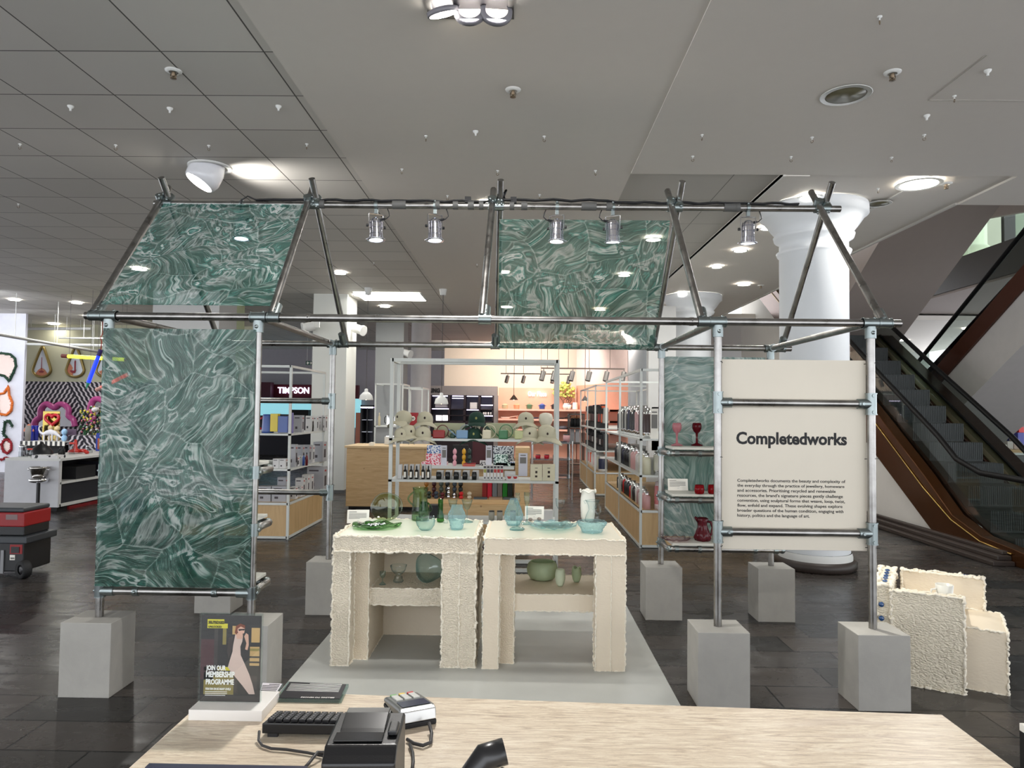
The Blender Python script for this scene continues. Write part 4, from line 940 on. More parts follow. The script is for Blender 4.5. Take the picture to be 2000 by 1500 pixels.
# smooth table, top
vessel('rippled_vase', 'tall rippled aqua glass vase at the left of the smooth table', 'vase', 1003, 1026, T, [(.001, .6), (11, .6), (14, 6), (17, 13), (18, 20), (16, 28), (13, 36), (9.5, 44), (7.8, 49), (7.2, 52), (6.6, 51), (8.6, 44), (15, 28), (16.6, 18), (.001, 3)], gbr, lump(.24, 140, 2.2), 72)
def ballstem(m, s):
    m.lathe([(4.6*s, 55*s), (5.3*s, 60*s), (4.4*s, 66*s), (4.9*s, 70*s), (4.4*s, 70*s), (3.8*s, 66*s), (4.6*s, 60*s)], (0, 0, 0), 20)
vessel('ball_flute', 'tall stem glass with a ball-shaped bowl at the left of the smooth table', 'glass', 1010, 1035, T, [(.001, .3), (14, .3), (14.6, 2), (12, 4.4), (5, 5), (1.4, 7), (1, 30), (1.4, 46), (4, 51), (5.2, 57), (4.6, 63), (3.4, 66), (4.4, 72), (3.9, 72), (3, 66), (4.6, 57), (.001, 52)], gb, wob(.05, 6, 0, 10), 28)
vessel('champagne_flute', 'clear champagne flute with a faceted aqua foot on the smooth table', 'glass', 1029, 1024, T, [(.001, .3), (11, .4), (10.4, 2.4), (4, 5), (1.6, 7), (1.3, 20), (1.6, 34), (4.4, 42), (6, 52), (6, 62), (5.5, 62), (5.4, 52), (3.8, 44), (.001, 38)], gb, wob(.05, 5, 0, 20), 28)
for k, (r, h, lab) in enumerate([(46, 0, 'widest wavy aqua glass plate, bottom of the stack on the smooth table'), (38, 6, 'middle aqua glass plate of the stack on the smooth table'), (24, 11, 'small aqua glass dish, topmost of the stack on the smooth table')]):
    vessel('aqua_plate', lab, 'plate', 1080, 1029, T+.001+h*.003, [(.001, .6), (r*.5, .8), (r*.8, 2), (r, 5), (r*1.02, 5.6), (r*.98, 5.6), (r*.78, 3), (r*.5, 1.8), (.001, 1.5)], gb if k else gbr, wob(.035, 9-k, k, 0, .05), 56)
vessel('wine_goblet', 'clear goblet with a tall clear bowl standing behind the aqua plates', 'goblet', 1094, 1018, T, stem([(5, 25), (8.2, 31), (9.2, 40), (9.3, 44), (8.8, 44), (8.6, 38), (7.4, 31), (.001, 26)], 24, 8, 1.5, 2), gc, None, 32)
vw = M('white_glazed_ceramic', (226, 224, 214), .35)
def drape(m, s):
    pts = [(15*cos(a)*s*1.02, 15*sin(a)*s*1.02, (58+2.5*sin(5*a))*s) for a in [k*2*pi/40 for k in range(40)]]
    m.path(pts, 1.3*s, 7, 0, closed=True)
vessel('white_vase', 'tall white ceramic vase with a crumpled collar at the back right of the smooth table', 'vase', 1148, 1017, T, [(.001, .5), (11.5, .6), (13.4, 8), (14.4, 28), (14, 44), (12.4, 54), (13.4, 58), (11.2, 60), (10.4, 60), (11, 54), (12.6, 44), (.001, 8)], vw, lump(.05, 50), 40, drape)
def jugx(m, s):
    m.path([(9*s, 0, 14*s), (16*s, 0, 20*s), (15*s, 0, 30*s), (9*s, 0, 40*s), (6*s, 0, 30*s), (7*s, 0, 24*s)], 2.2*s, 8)
    m.path([(-14*s, 0, 36*s), (-17*s, 0, 41*s), (-9*s, 0, 43*s), (4*s, 0, 44*s), (9*s, 0, 41*s)], 1*s, 6)
vessel('clear_jug', 'clear pinched-waist glass jug with a looped handle in front of the white vase', 'jug', 1157, 1020, T, [(.001, .5), (13, .6), (15, 4), (12, 14), (7, 24), (9, 33), (14, 41), (15, 43), (13, 41), (8, 33), (6, 24), (11, 13), (.001, 3)], gc, wob(.05, 2, 0, 30), 32, jugx)
vessel('rippled_bowl', 'rippled pale blue glass bowl at the front right corner of the smooth table', 'bowl', 1156, 1040, T, [(.001, .6), (18, .6), (20, 3), (22, 9), (27, 15), (29, 20), (26.6, 22.5), (25, 22), (26.4, 18), (20, 9), (18, 3.5), (.001, 2.5)], gbr, lump(.10, 150, 3), 80)
opg = glassy('milky_green_glass', (190, 208, 172), (150, 172, 132), .05, .72, ecol=(196, 212, 176))
opg2 = glassy('milky_pale_green_glass', (200, 214, 180), (160, 180, 140), .05, .75, ecol=(222, 232, 204))
S2 = SZ-.01
vessel('green_bowl', 'wide milky green glass bowl on the lower shelf of the smooth table', 'bowl', 1059, 1132, S2, [(.001, .5), (16, .6), (24, 4), (29.5, 14), (30.5, 21), (28, 31), (23, 36), (22, 36), (26, 31), (28.5, 21), (24, 7), (.001, 4)], opg, None, 44)
vessel('pale_green_vase', 'small milky pale green vase nearest the front on the lower shelf of the smooth table', 'vase', 1094, 1145, S2, [(.001, .4), (4.6, .6), (7.4, 5), (9.6, 14), (9.8, 24), (8.4, 33), (7.6, 33), (8.6, 24), (8, 13), (.001, 6)], opg2, wob(.03, 2), 28)
vessel('notched_green_vase', 'small milky green vase with a notched rim inside the smooth table', 'vase', 1126, 1137, S2, [(.001, .4), (4.8, .6), (7.4, 5), (9.4, 14), (9.6, 22), (8.4, 29), (7.6, 29), (8.4, 22), (8, 13), (.001, 6)], opg, lambda v, a, i: Vector((v.x, v.y, v.z*(1+(.07*sin(4*a) if i in (5, 6) else 0)))), 32)
# ---------------- right bay shelves
def pinkm(n, a, b, hz=.5): return glassy(n, a, b, .04, hz, ecol=b)
pk = pinkm('pink_glass', (226, 178, 182), (196, 130, 138), .45); rd = pinkm('ruby_glass', (96, 12, 22), (90, 14, 24), .6); brn = pinkm('burgundy_glass', (110, 36, 46), (104, 34, 44), .55); red = pinkm('red_glass', (150, 14, 24), (140, 18, 26), .6); pcl = glassy('pale_pink_glass', (236, 214, 216), (180, 140, 150), .03)
z3, z2, z1_ = 1.255+.046, .915+.046, .56+.046
gob = [(.001, .3), (11, .4), (11.6, 2), (7, 3.6), (2.4, 6), (1.9, 18), (2.6, 25), (6, 28), (8.6, 34), (8.8, 40), (7.6, 45), (7, 45), (8, 39), (7.6, 34), (.001, 28)]
vessel('pink_goblet', 'frosted pink goblet on the top shelf behind the text board post', 'goblet', 1322, 871, z3, gob, pk, wob(.03, 8), 32)
vessel('ruby_goblet', 'dark ruby goblet on the top shelf beside the pink one', 'goblet', 1361, 871, z3, gob, rd, wob(.03, 8), 32)
tum = [(.001, .4), (7.6, .5), (9, 3), (9.4, 10), (8.4, 18), (7.8, 18), (8.8, 10), (8, 3), (.001, 2)]
vessel('red_tumbler', 'round red glass tumbler beside the small card, left of two', 'tumbler', 1366, 965, z2, tum, red, None, 28)
vessel('red_tumbler', 'red glass tumbler partly hidden by the steel post, right of two', 'tumbler', 1392, 965, z2, tum, red, None, 28)
card(1305, 935, 1344, 958, z2, 'small cream text card on the middle shelf left of the red tumblers', 0, 7)
vessel('clear_pink_plate', 'frilled pale pink glass plate on the lowest shelf', 'plate', 1320, 1056, z1_, [(.001, .8), (14, 1), (22, 3), (27, 5), (28, 5.6), (22, 4), (14, 2), (.001, 2)], pcl, wob(.05, 10, 0, 0, .08), 56)
def jh(m, s): m.path([(8*s, 0, 38*s), (16*s, 0, 36*s), (20*s, 0, 26*s), (18*s, 0, 14*s), (12*s, 0, 8*s)], 2.6*s, 8); m.path([(-7*s, 0, 38*s), (-13*s, 0, 44*s), (-15*s, 0, 46*s)], [4.5*s, 3*s, 1.6*s], 8)
vessel('burgundy_jug', 'burgundy glass jug with a crumpled body on the lowest shelf', 'jug', 1372, 1056, z1_, [(.001, .5), (14, .6), (15, 6), (13, 16), (9.5, 26), (9, 36), (11, 43), (9, 45), (8, 44), (8, 36), (12, 16), (.001, 4)], brn, lump(.25, 45), 36, jh)
vessel('white_box', 'white cardboard storage box seen low behind the smooth table', 'box', 1071, 1006, .1, [(.01, 0), (.01, .1)], paper) if False else None
# ---------------- left bay shelves, things seen through the swirled panel
zl = [1.195+.046, .88+.046, ZB+.046]
def pos(px, z, Y): v = V(px, 900, Y); return (v.x, Y, z)
tag(MB().lathe([(.001, 0), (.05, 0), (.062, .03), (.06, .09), (.045, .12), (.04, .12), (.055, .09), (.001, .02)], (0, 0, 0), 28, fn=lump(.08, 60)).build('blue_vase', M('cobalt_ripple', (40, 92, 150), .3), loc=pos(262, zl[1], .16)), 'ribbed blue vase seen through the left swirled panel', 'vase')
tag(MB().lathe([(.001, 0), (.028, 0), (.04, .04), (.045, .10), (.03, .13), (.025, .13), (.04, .1), (.001, .01)], (0, 0, 0), 24).build('lime_vase', gd, loc=pos(365, zl[1], .16)), 'lime green vase in the middle behind the left swirled panel', 'vase')
tag(MB().lathe([(.001, 0), (.035, 0), (.045, .04), (.03, .12), (.035, .16), (.03, .16), (.025, .12), (.001, .01)], (0, 0, 0), 24).build('green_bottle', gd, loc=pos(455, zl[1], .14)), 'green glass bottle near the right end of the middle shelf behind the left panel', 'bottle')
tag(MB().lathe([(.001, 0), (.05, 0), (.07, .05), (.05, .14), (.03, .18), (.03, .18), (.045, .14), (.001, .01)], (0, 0, 0), 24, fn=lump(.1, 40)).build('green_flask', gd, loc=pos(372, zl[2], .15)), 'squat green flask on the lowest shelf behind the left panel', 'flask')
tag(MB().lathe([(.001, 0), (.045, 0), (.05, .08), (.02, .16), (.04, .22), (.035, .22), (.001, .05)], (0, 0, 0), 24).build('green_vase', glassy('teal_vase_glass', (120, 190, 160), (30, 110, 84), .04, .3), loc=pos(468, zl[0], .15)), 'teal green vase on the top shelf behind the left panel', 'vase')
tag(MB().lathe([(.001, 0), (.05, 0), (.055, .1), (.03, .16), (.05, .2), (.045, .2), (.001, .05)], (0, 0, 0), 24).build('green_vase', glassy('teal_vase_glass2', (110, 190, 150), (30, 110, 74), .04, .3), loc=pos(378, zl[0], .15)), 'green bulb vase on the top shelf behind the left panel', 'vase')
tag(MB().bx(-.09, 0, 0, .09, .004, .13).build('text_card', paper, loc=pos(322, zl[1], .15)), 'pale card seen through the middle of the left swirled panel', 'card')
# ---------------- lumpy cream chair on the right
rz = math.atan2(-.17, .30)
ch = thing('lumpy_chair', 'lumpy cream foam chair studded with blue glass pieces on the slate floor', 'chair', (4.66, .215, 0), rz, world=False)
def cslab(name, x0, y0, z0, x1, y1, z1, mats, r=.012, seed=0):
    m = MB(); m.bx(x0, y0, z0, x1, y1, z1); c = [(x0, y0), (x1, y0), (x1, y1), (x0, y1)]
    for z in (z0, z1): bead(m, [(x, y, z) for x, y in c+[c[0]]], r, seed=seed+z)
    for x, y in c: bead(m, [(x, y, z0), (x, y, z1)], r, seed=seed+x)
    return m.build(name, mats, ch)
cw = [mk_foam('crusted_white_foam', (240, 230, 208), .8, 80, .5), foam_bead]; cwm = [foam_smooth, foam_bead]
cslab('arm_panel', -.19, -.02, 0, .17, .03, .53, cw, .011, 1)
cslab('arm_panel', -.15, .56, 0, .30, .61, .545, cwm, .011, 2)
cslab('back_panel', -.27, -.0, 0, -.19, .60, .545, cw, .016, 3)
cslab('seat', -.19, .03, .30, .17, .56, .415, cwm, .006, 4)
cslab('seat_block', .17, .10, 0, .38, .56, .345, cwm, .010, 5)
gm = M('blue_gem', (30, 70, 120), .15, coat=1)
for k, (x, y, z) in enumerate([(-.24, -.02, .44), (-.24, -.02, .36), (-.24, -.02, .29), (-.225, .08, .56), (-.225, .16, .562), (-.225, .24, .56), (-.225, .33, .56), (-.225, .42, .56), (.20, .585, .548), (-.21, -.022, .22)]):
    MB().ball((x, y, z), (.016, .012 if z < .5 else .022, .016 if z < .5 else .008), 10).build('glass_stone', gm, ch)
mp = ch.matrix_basis
c_, s_ = cos(rz), sin(rz)
def loc2(x, y, z): return (4.66+x*c_-y*s_, .215+x*s_+y*c_, z)
m = MB().lathe([(.001, 0), (.036, 0), (.038, .01), (.04, .06), (.047, .155), (.043, .155), (.036, .06), (.034, .015), (.001, .012)], (0, 0, 0), 32)
m.path([(-.043, 0, .13), (-.075, 0, .125), (-.08, 0, .09), (-.07, 0, .06), (-.042, 0, .05)], .006, 8)
q = G(1848, 1160, .38)
tag(m.build('cream_mug', vw, loc=loc2(.08, .11, .418)), 'cream ceramic mug standing on the seat of the lumpy chair', 'mug')
# ================================================================== travertine counter in front
CZ = .90
trav = mk_trav()
ca, cb = G(420, 1346, CZ), G(1840, 1395, CZ)
e_ = (cb-ca).normalized(); fw = Vector((e_.y, -e_.x, 0))
fl_ = G(250, 1500, CZ); fr_ = G(1982, 1500, CZ)
# left / right edges prolonged toward the photographer
L2 = fl_+(fl_-ca).normalized()*.5; R2 = fr_+(fr_-cb).normalized()*.5
def shrink(a, b, f): return a+(b-a)*f
cen = (ca+cb+L2+R2)/4
t = thing('sales_counter', 'pale travertine topped sales counter across the foreground', 'counter', (cen.x, cen.y, 0))
th = .04
pts = [L2, R2, cb, ca]
MB().prism([(p.x, p.y) for p in pts], CZ-th, CZ, 'z').build('worktop', trav, t, bev=.003)
ins = [cen+(p-cen)*.97 for p in pts]
MB().prism([(p.x, p.y) for p in ins], 0, CZ-th, 'z').build('body', M('counter_body', (120, 108, 96), .6), t)
def K(px, py, z=CZ): return G(px, py, z)
def sz(px, py, z=CZ): p = G(px, py, z); return (p-Vector((CX, CY, H))).dot(_f)/F
# membership sign
pL, pR = K(394, 1385), K(511, 1386); s = sz(450, 1386)
bz = .022
b0 = [K(370, 1405), K(513, 1408)]; mid = (K(370, 1405)+K(513, 1408))/2
t = thing('membership_sign', 'acrylic poster stand on a white base advertising a membership programme', 'sign', (mid.x, mid.y+.04, CZ), 0, world=False)
bw = (b0[1]-b0[0]).length
MB().bx(-bw/2, -.045, 0, bw/2, .06, bz).build('base', M('white_base', (232, 228, 222), .5), t, bev=.001)
pw, ph = .131*.985, .182
ox = (pL.x+pR.x)/2-mid.x
z0 = bz
MB().bx(ox-pw/2-.003, -.004, z0, ox+pw/2+.003, -.001, z0+ph+.004).bx(ox-pw/2-.003, .002, z0, ox+pw/2+.003, .005, z0+ph+.004).build('acrylic_sleeve', clear, t)
pp = MB()
def pr(x0, y0, x1, y1, mi, d=0): pp.bx(ox-pw/2+pw*x0, -.0005-d*.0001, z0+ph*(1-y1), ox-pw/2+pw*x1, .0015, z0+ph*(1-y0), mi)
cols = [M('poster_dark', (34, 24, 24), .5), M('poster_plum', (72, 34, 38), .5, var=.3), M('poster_yellow', (214, 196, 48), .5), M('poster_tan', (190, 150, 96), .5, var=.2), M('poster_brown', (60, 48, 46), .5), M('poster_dress', (214, 182, 172), .5, var=.12), M('poster_skin', (206, 160, 140), .5), M('poster_hair', (110, 54, 34), .5), paper, M('poster_olive', (140, 120, 60), .5)]
pr(0, 0, 1, 1, 0); pr(.0, .28, .22, .75, 1, 1); pr(.22, .16, .28, .7, 4, 1); pr(.36, .1, .42, .34, 9, 1); pr(.52, .12, .6, .22, 3, 1); pr(.84, .14, .98, .31, 3, 1); pr(.82, .36, .98, .58, 3, 1); pr(.82, .38, .98, .41, 9, 2); pr(.82, .47, .98, .49, 0, 2); pr(.82, .53, .98, .55, 0, 2); pr(.06, .60, .52, .645, 9, 1); pr(.06, .66, .56, .92, 9, 1); pr(.56, .7, .62, .9, 4, 1); pr(.7, .7, .95, .86, 4, 1); pr(0, .93, 1, 1, 4, 2)
pr(.1, .045, .38, .10, 2, 3); pr(.1, .095, .44, .15, 2, 3); pr(.36, .6, .52, .64, 2, 2)
def poly(ps, mi, d):
    n = len(ps); vs = [(ox-pw/2+pw*x, -.0005-d*.0001, z0+ph*(1-y)) for x, y in ps]; pp.add(vs, [tuple(range(n))], mi)
poly([(.57, .22), (.54, .34), (.53, .42), (.49, .52), (.46, .6), (.52, .66), (.62, .74), (.72, .82), (.82, .91), (.92, .91), (.88, .8), (.82, .68), (.74, .56), (.67, .46), (.66, .36), (.69, .3), (.7, .24)], 5, 4)
poly([(.58, .22), (.63, .19), (.7, .22), (.69, .27), (.6, .27)], 6, 5)
poly([(.6, .13), (.66, .11), (.73, .14), (.72, .2), (.66, .225), (.61, .19)], 6, 6)
poly([(.58, .12), (.65, .09), (.73, .11), (.735, .15), (.66, .125), (.61, .15), (.6, .22), (.56, .2)], 7, 7)
poly([(.62, .155), (.73, .15), (.72, .172), (.68, .17), (.63, .178)], 0, 8)
poly([(.72, .24), (.75, .2), (.79, .22), (.8, .34), (.78, .4), (.74, .39), (.76, .32)], 6, 5)
poly([(.46, .26), (.54, .24), (.53, .38), (.47, .5), (.44, .42)], 4, 5)
pp.build('poster', cols, t)
def tx(s_, x, y, w, mat, b=.0004, name='printed_text', hs=1.15):
    o = textmesh(name, s_, w*pw, .02, .00008, b, mat, t, (0, 0, 0), hs=hs); o.location = (ox-pw/2+pw*x, -.0016, z0+ph*(1-y))
tx('SELFRIDGES', .12, .092, .26, ink, .0006); tx('UNLOCKED', .12, .143, .22, ink, .0006)
wh = M('white_print', (240, 236, 230), .5)
tx('JOIN OUR', .1, .635, .33, wh, .0008, hs=1.5); tx('MEMBERSHIP', .1, .715, .48, wh, .0008, hs=1.5); tx('PROGRAMME', .1, .80, .47, wh, .0008, hs=1.5)
tx('FOR FUN ON SO MANY LEVELS', .1, .865, .42, wh, .0008, hs=1.6)
m = MB()
for k in range(3): zc = z0+ph*(1-.89-.02*k); m.bx(ox-pw*.41, -.0017, zc, ox-pw*(.04+.03*(k == 2)), -.0015, zc+.0012)
m.build('small_print', wh, t)
# selling to minors sign lying flat
def flat(px, name, label, cat, dark, zt, text=None):
    P = [K(x, y) for x, y in px]; c = sum(P, Vector())/4
    t = thing(name, label, cat, (c.x, c.y, CZ))
    MB().prism([(p.x, p.y) for p in P], CZ+.001, CZ+zt, 'z').build('acrylic_block', glassy('thick_acrylic', (226, 236, 234), (150, 176, 170), .02, .15), t)
    Q = [c+(p-c)*.93 for p in P]
    MB().prism([(p.x, p.y) for p in Q], CZ+zt, CZ+zt+.001, 'z').build('print', M(name+'_print', (30, 26, 32) if dark else (226, 220, 226), .3), t)
    ex = (P[1]-P[0]).normalized(); ang = math.atan2(ex.y, ex.x)
    m = MB()
    for k in range(9 if not dark else 7):
        f = .1+.075*k if dark else .12+.085*k
        a = P[3]+(P[0]-P[3])*f; b = P[2]+(P[1]-P[2])*f; a2 = a+(b-a)*(.08+.3*(k == 0)); b2 = a+(b-a)*.9
        m.path([(a2.x, a2.y, CZ+zt+.0015), (b2.x, b2.y, CZ+zt+.0015)], .0009, 4)
    m.build('printed_lines', wh if dark else inkg, t)
    return t, P, ang
t, P, ang = flat([(538, 1372), (667, 1374), (681, 1343), (562, 1338)], 'flat_notice', 'black notice headed SELLING TO MINORS lying flat on the counter', 'notice', True, .008)
tt = textmesh('heading', 'SELLING TO MINORS', .075, .02, .0001, .0004, wh, t, (P[1].x-.018, P[1].y+.010, CZ+.0095), rot=(0, 0, pi+ang), hs=1)
flat([(500, 1375), (530, 1376), (553, 1340), (512, 1338)], 'white_notice', 'white printed notice lying flat between the poster stand and the black notice', 'notice', False, .006)
# keyboard
kb = K(505, 1437); s = sz(560, 1440)
t = thing('compact_keyboard', 'black compact keyboard partly behind the receipt printer', 'keyboard', (0, 0, 0), 0, world=False)
k0, k1 = K(506, 1441), K(541, 1393, CZ+.018); k2 = K(660, 1444)
ang = math.atan2(k2.y-k0.y, k2.x-k0.x); t.rotation_euler[2] = ang; t.location = (k0.x+.005, k0.y, CZ)
kd = (k1-k0).length*.95; kw = .25
MB().prism([(0, .008), (kd, .003), (kd, .018), (0, .028)], 0, kw, 'x').build('case', black, t, bev=.002)
MB().bx(.01, .004, 0, .03, .012, .008).bx(kw-.04, .004, 0, kw-.02, .012, .008).build('foot', M('dark_rubber', (44, 44, 46), .6), t)
rows = 5
for r_ in range(rows):
    nk = 15
    m = MB(); l = MB()
    for c_k in range(nk):
        x = .008+c_k*(kw-.016)/nk+.0; y = .008+r_*(kd-.014)/rows; zz = .0285-.010*y/kd; wk = (kw-.016)/nk*.86; hk_ = (kd-.014)/rows*.84
        m.bx(x, y, zz, x+wk, y+hk_, zz+.006)
        l.bx(x+wk*.3, y+hk_*.4, zz+.0061, x+wk*.6, y+hk_*.62, zz+.0064)
    ko = m.build('key_row', M('black_key', (30, 30, 33), .35), t, bev=.0008)
    l.build('key_legends', M('legend_grey', (150, 150, 154), .5), ko)
# receipt printer
t = thing('receipt_printer', 'black receipt printer at the front of the counter', 'printer', (0, 0, 0), 0, world=False)
q0 = K(626, 1500, CZ+.10); 
def hp(px, py, z): return G(px, py, z)
# front top edge and back top edge
za = CZ+.135
fa, fb = hp(627, 1470, CZ+.118), hp(772, 1470, CZ+.118)
ba, bb = hp(668, 1397, za), hp(792, 1396, za)
ctr = (fa+fb)/2; ang = math.atan2((bb-ba).y, (bb-ba).x)*.5+math.atan2((fb-fa).y, (fb-fa).x)*.5
t.location = (ctr.x, ctr.y, CZ); t.rotation_euler[2] = ang; t.scale = (1, 1, .9)
pwid = (fb-fa).length; pdep = max(.14, min(.2, ((ba+bb)/2-(fa+fb)/2).length*1.0))
pb = M('printer_black', (18, 18, 20), .35, bump=.1, bscale=400)
MB().prism([(0, 0), (pdep, 0), (pdep, .135), (pdep*.18, .132), (.012, .12), (0, .112)], -pwid/2, pwid/2, 'x').build('housing', pb, t, bev=.004)
MB().prism([(pdep*.42, .1355), (pdep*.98, .1375), (pdep*.98, .1455), (pdep*.80, .1475), (pdep*.5, .1385)], -pwid*.36, pwid*.28, 'x').build('lid', M('printer_gloss', (24, 24, 26), .2), t, bev=.002)
MB().bx(-pwid*.40, pdep*.22, .1335, pwid*.28, pdep*.43, .1365).build('paper_slot_cover', M('printer_gloss', (24, 24, 26), .2), t, bev=.001)
MB().bx(pwid*.33, pdep*.35, .134, pwid*.47, pdep*.62, .144).build('release_button', pb, t, bev=.003)
MB().bx(-pwid*.40, -.0008, .02, pwid*.35, .0, .100).build('front_cover', M('printer_gloss', (24, 24, 26), .2), t)
lg = textmesh('maker_mark', 'star', .018, .02, .0002, .0008, M('mark_grey', (190, 190, 190), .5), t, (0, 0, 0)); lg.location = (-pwid*.38, -.0012, .093)
MB().ball((-pwid*.08, -.001, .094), (.008, .001, .004), 10).build('status_lamp', M('green_mark', (40, 190, 120), .4, emit=(60, 220, 150), es=.2), t)
# card terminal
t = thing('card_terminal', 'grey card payment terminal with keypad facing away from the camera', 'card reader', (0, 0, 0), 0, world=False)
f0, f1 = K(794, 1422), K(850, 1420); b0_, b1_ = K(762, 1378), K(806, 1368)
c = (f0+f1)/2; ax = (f1-f0).normalized(); bk = ((b0_+b1_)/2-c); ang = math.atan2(bk.y, bk.x)-pi/2
t.location = (c.x-.004, c.y, CZ); t.rotation_euler[2] = ang; t.scale = (1, .86, .82)
L_ = max(.15, bk.length); wq = .078
tz = [(0, 0), (L_, 0), (L_, .026), (L_*.5, .040), (L_*.12, .052), (0, .042)]
MB().prism([(y, z) for y, z in tz[:2]]+[(L_, .012), (0, .014)], -wq/2, wq/2, 'x').build('lower_case', blackm, t, bev=.004)
MB().prism([(0, .0145), (L_, .0125), (L_, .026), (L_*.5, .038), (L_*.12, .046), (.004, .040)], -wq/2, wq/2, 'x').build('upper_case', M('terminal_grey', (104, 106, 104), .35, .2), t, bev=.006)
MB().prism([(-.001, .015), (.006, .0145), (.016, .0445), (.004, .041)], -wq/2+.002, wq/2-.002, 'x').build('silver_front', M('terminal_silver', (190, 190, 188), .3, .8), t, bev=.002)
def surf(f): 
    ys_ = [L_*.12, L_*.5, L_]; zs_ = [.0462, .0385, .0265]; y = L_*f
    return zs_[0]+(zs_[1]-zs_[0])*(y-ys_[0])/(ys_[1]-ys_[0]) if y < ys_[1] else zs_[1]+(zs_[2]-zs_[1])*(y-ys_[1])/(ys_[2]-ys_[1])
MB().add([(-.030, L_*.14, surf(.14)+.001), (.030, L_*.14, surf(.14)+.001), (.030, L_*.47, surf(.47)+.001), (-.030, L_*.47, surf(.47)+.001)], [(0, 1, 2, 3)]).build('screen', M('terminal_screen', (38, 44, 70), .12), t)
m = MB()
for r_ in range(5):
    for c_k in range(3):
        f = .56+.085*r_; col = 0
        if r_ == 4: col = 1+c_k
        m.bx(-.026+c_k*.019, L_*f, surf(f)-.002, -.026+c_k*.019+.014, L_*(f+.055), surf(f)+.003, col)
m.build('keypad', [M('key_pale', (196, 196, 190), .4), M('key_green', (120, 170, 110), .4), M('key_yellow', (222, 190, 60), .4), M('key_red', (200, 50, 50), .4)], t, bev=.001)
# cables
cm = M('cable_grey', (52, 50, 50), .5)
def cable(pts, r, label, name='cable'):
    tag(MB().path([K(x, y, CZ+r+.002) + Vector((0, 0, dz)) for x, y, dz in pts], r, 8).build(name, cm), label, 'cable')
cable([(838, 1424, .012), (843, 1436, .004), (841, 1450, 0), (826, 1456, 0), (808, 1452, 0), (795, 1444, 0)], .0035, 'dark cable curling from the card terminal to the printer')
cable([(506, 1440, .012), (505, 1448, .002), (512, 1456, 0), (530, 1462, 0), (560, 1464, 0), (600, 1470, 0), (640, 1478, 0)], .0026, 'dark cable running from the keyboard to the printer')
cable([(800, 1454, .0), (806, 1470, 0), (807, 1488, 0), (804, 1510, 0)], .0032, 'grey cable at the right side of the printer')
cable([(640, 1470, .0), (620, 1480, .01), (602, 1492, 0), (590, 1505, 0)], .003, 'dark looped cable at the left side of the printer')
# barcode scanner
sc_ = K(960, 1500, CZ+.06)
t = thing('barcode_scanner', 'top of a black handheld barcode scanner at the bottom edge of the photo', 'scanner', (sc_.x, sc_.y-.01, CZ), 0, world=False)
m = MB(); m.path([(-.045, -.02, .02), (-.035, .0, .052), (-.012, .012, .076), (.022, .018, .084)], [.012, .018, .022, .021], 14)
m.build('head', M('scanner_black', (30, 30, 32), .3), t)
MB().lathe([(.001, 0), (.045, 0), (.04, .014), (.012, .022), (.001, .022)], (-.02, -.01, 0), 24).build('stand_base', blackm, t)
MB().tube((.018, .004, .062), (.018, .0, .060), .004, n=8).build('button', boltm, t)
# dark monitor top edge at bottom left
a, b = K(290, 1500, CZ+.05), K(604, 1500, CZ+.05)
tag(MB().bx(a.x, a.y-.012, CZ, b.x, a.y+.002, CZ+.055).bx(a.x, a.y-.012, CZ+.055, b.x, a.y+.002, CZ+.057, 1).build('till_screen', [black, M('dark_blue_edge', (40, 44, 70), .3)]), 'top edge of a black till screen at the bottom left of the counter', 'screen')
# dark cabinet corner at the far right
p = G(1991, 1412, .9)
tag(MB().bx(p.x, p.y-.8, 0, p.x+.8, p.y, .885).bx(p.x, p.y-.8, .885, p.x+.8, p.y, .9, 1).build('black_cabinet', [black, paper]), 'corner of a black cabinet with a white top at the right photo edge', 'cabinet')
# ================================================================== shop racks and goods
woodb = ply
def rack(label, x0, y0, x1, y1, zt, zs, zb, xm=(), ym=(), base=True, fr_m=None, wood=None, r=.014):
    fm = fr_m or whitem
    t = thing('display_rack', label, 'rack', ((x0+x1)/2, (y0+y1)/2, 0))
    xs = [x0]+list(xm)+[x1]; ys = [y0]+list(ym)+[y1]; m = MB()
    for x in xs:
        for y in (y0, y1): m.bx(x-r, y-r, 0, x+r, y+r, zt)
    for y in ym:
        for x in (x0, x1): m.bx(x-r, y-r, 0, x+r, y+r, zt)
    for z in [zt-r]+([zb-r] if zb else [])+[.02]:
        for y in (y0, y1): m.bx(x0, y-r, z-r, x1, y+r, z+r)
        for x in (x0, x1): m.bx(x-r, y0, z-r, x+r, y1, z+r)
    m.build('frame', fm, t)
    for z in zs:
        MB().bx(x0-r, y0-r, z-.022, x1+r, y1+r, z).build('shelf', fm, t)
    if base and zb:
        MB().bx(x0+r, y0-.004, .035, x1-r, y0+.01, zb-.03).bx(x0-.004, y0+r, .035, x0+.01, y1-r, zb-.03).bx(x1-.01, y0+r, .035, x1+.004, y1-r, zb-.03).bx(x0+r, y1-.01, .035, x1-r, y1+.004, zb-.03).build('base_panel', wood or plyd, t)
        MB().bx(x0, y0, zb-.03, x1, y1, zb).build('base_top', ply, t)
    return t
cardw = M('carton_white', (206, 204, 202), .6); cardg = M('carton_grey', (164, 164, 168), .6); prn = M('print_dark', (66, 60, 64), .6); prr = M('print_red', (168, 40, 40), .6)
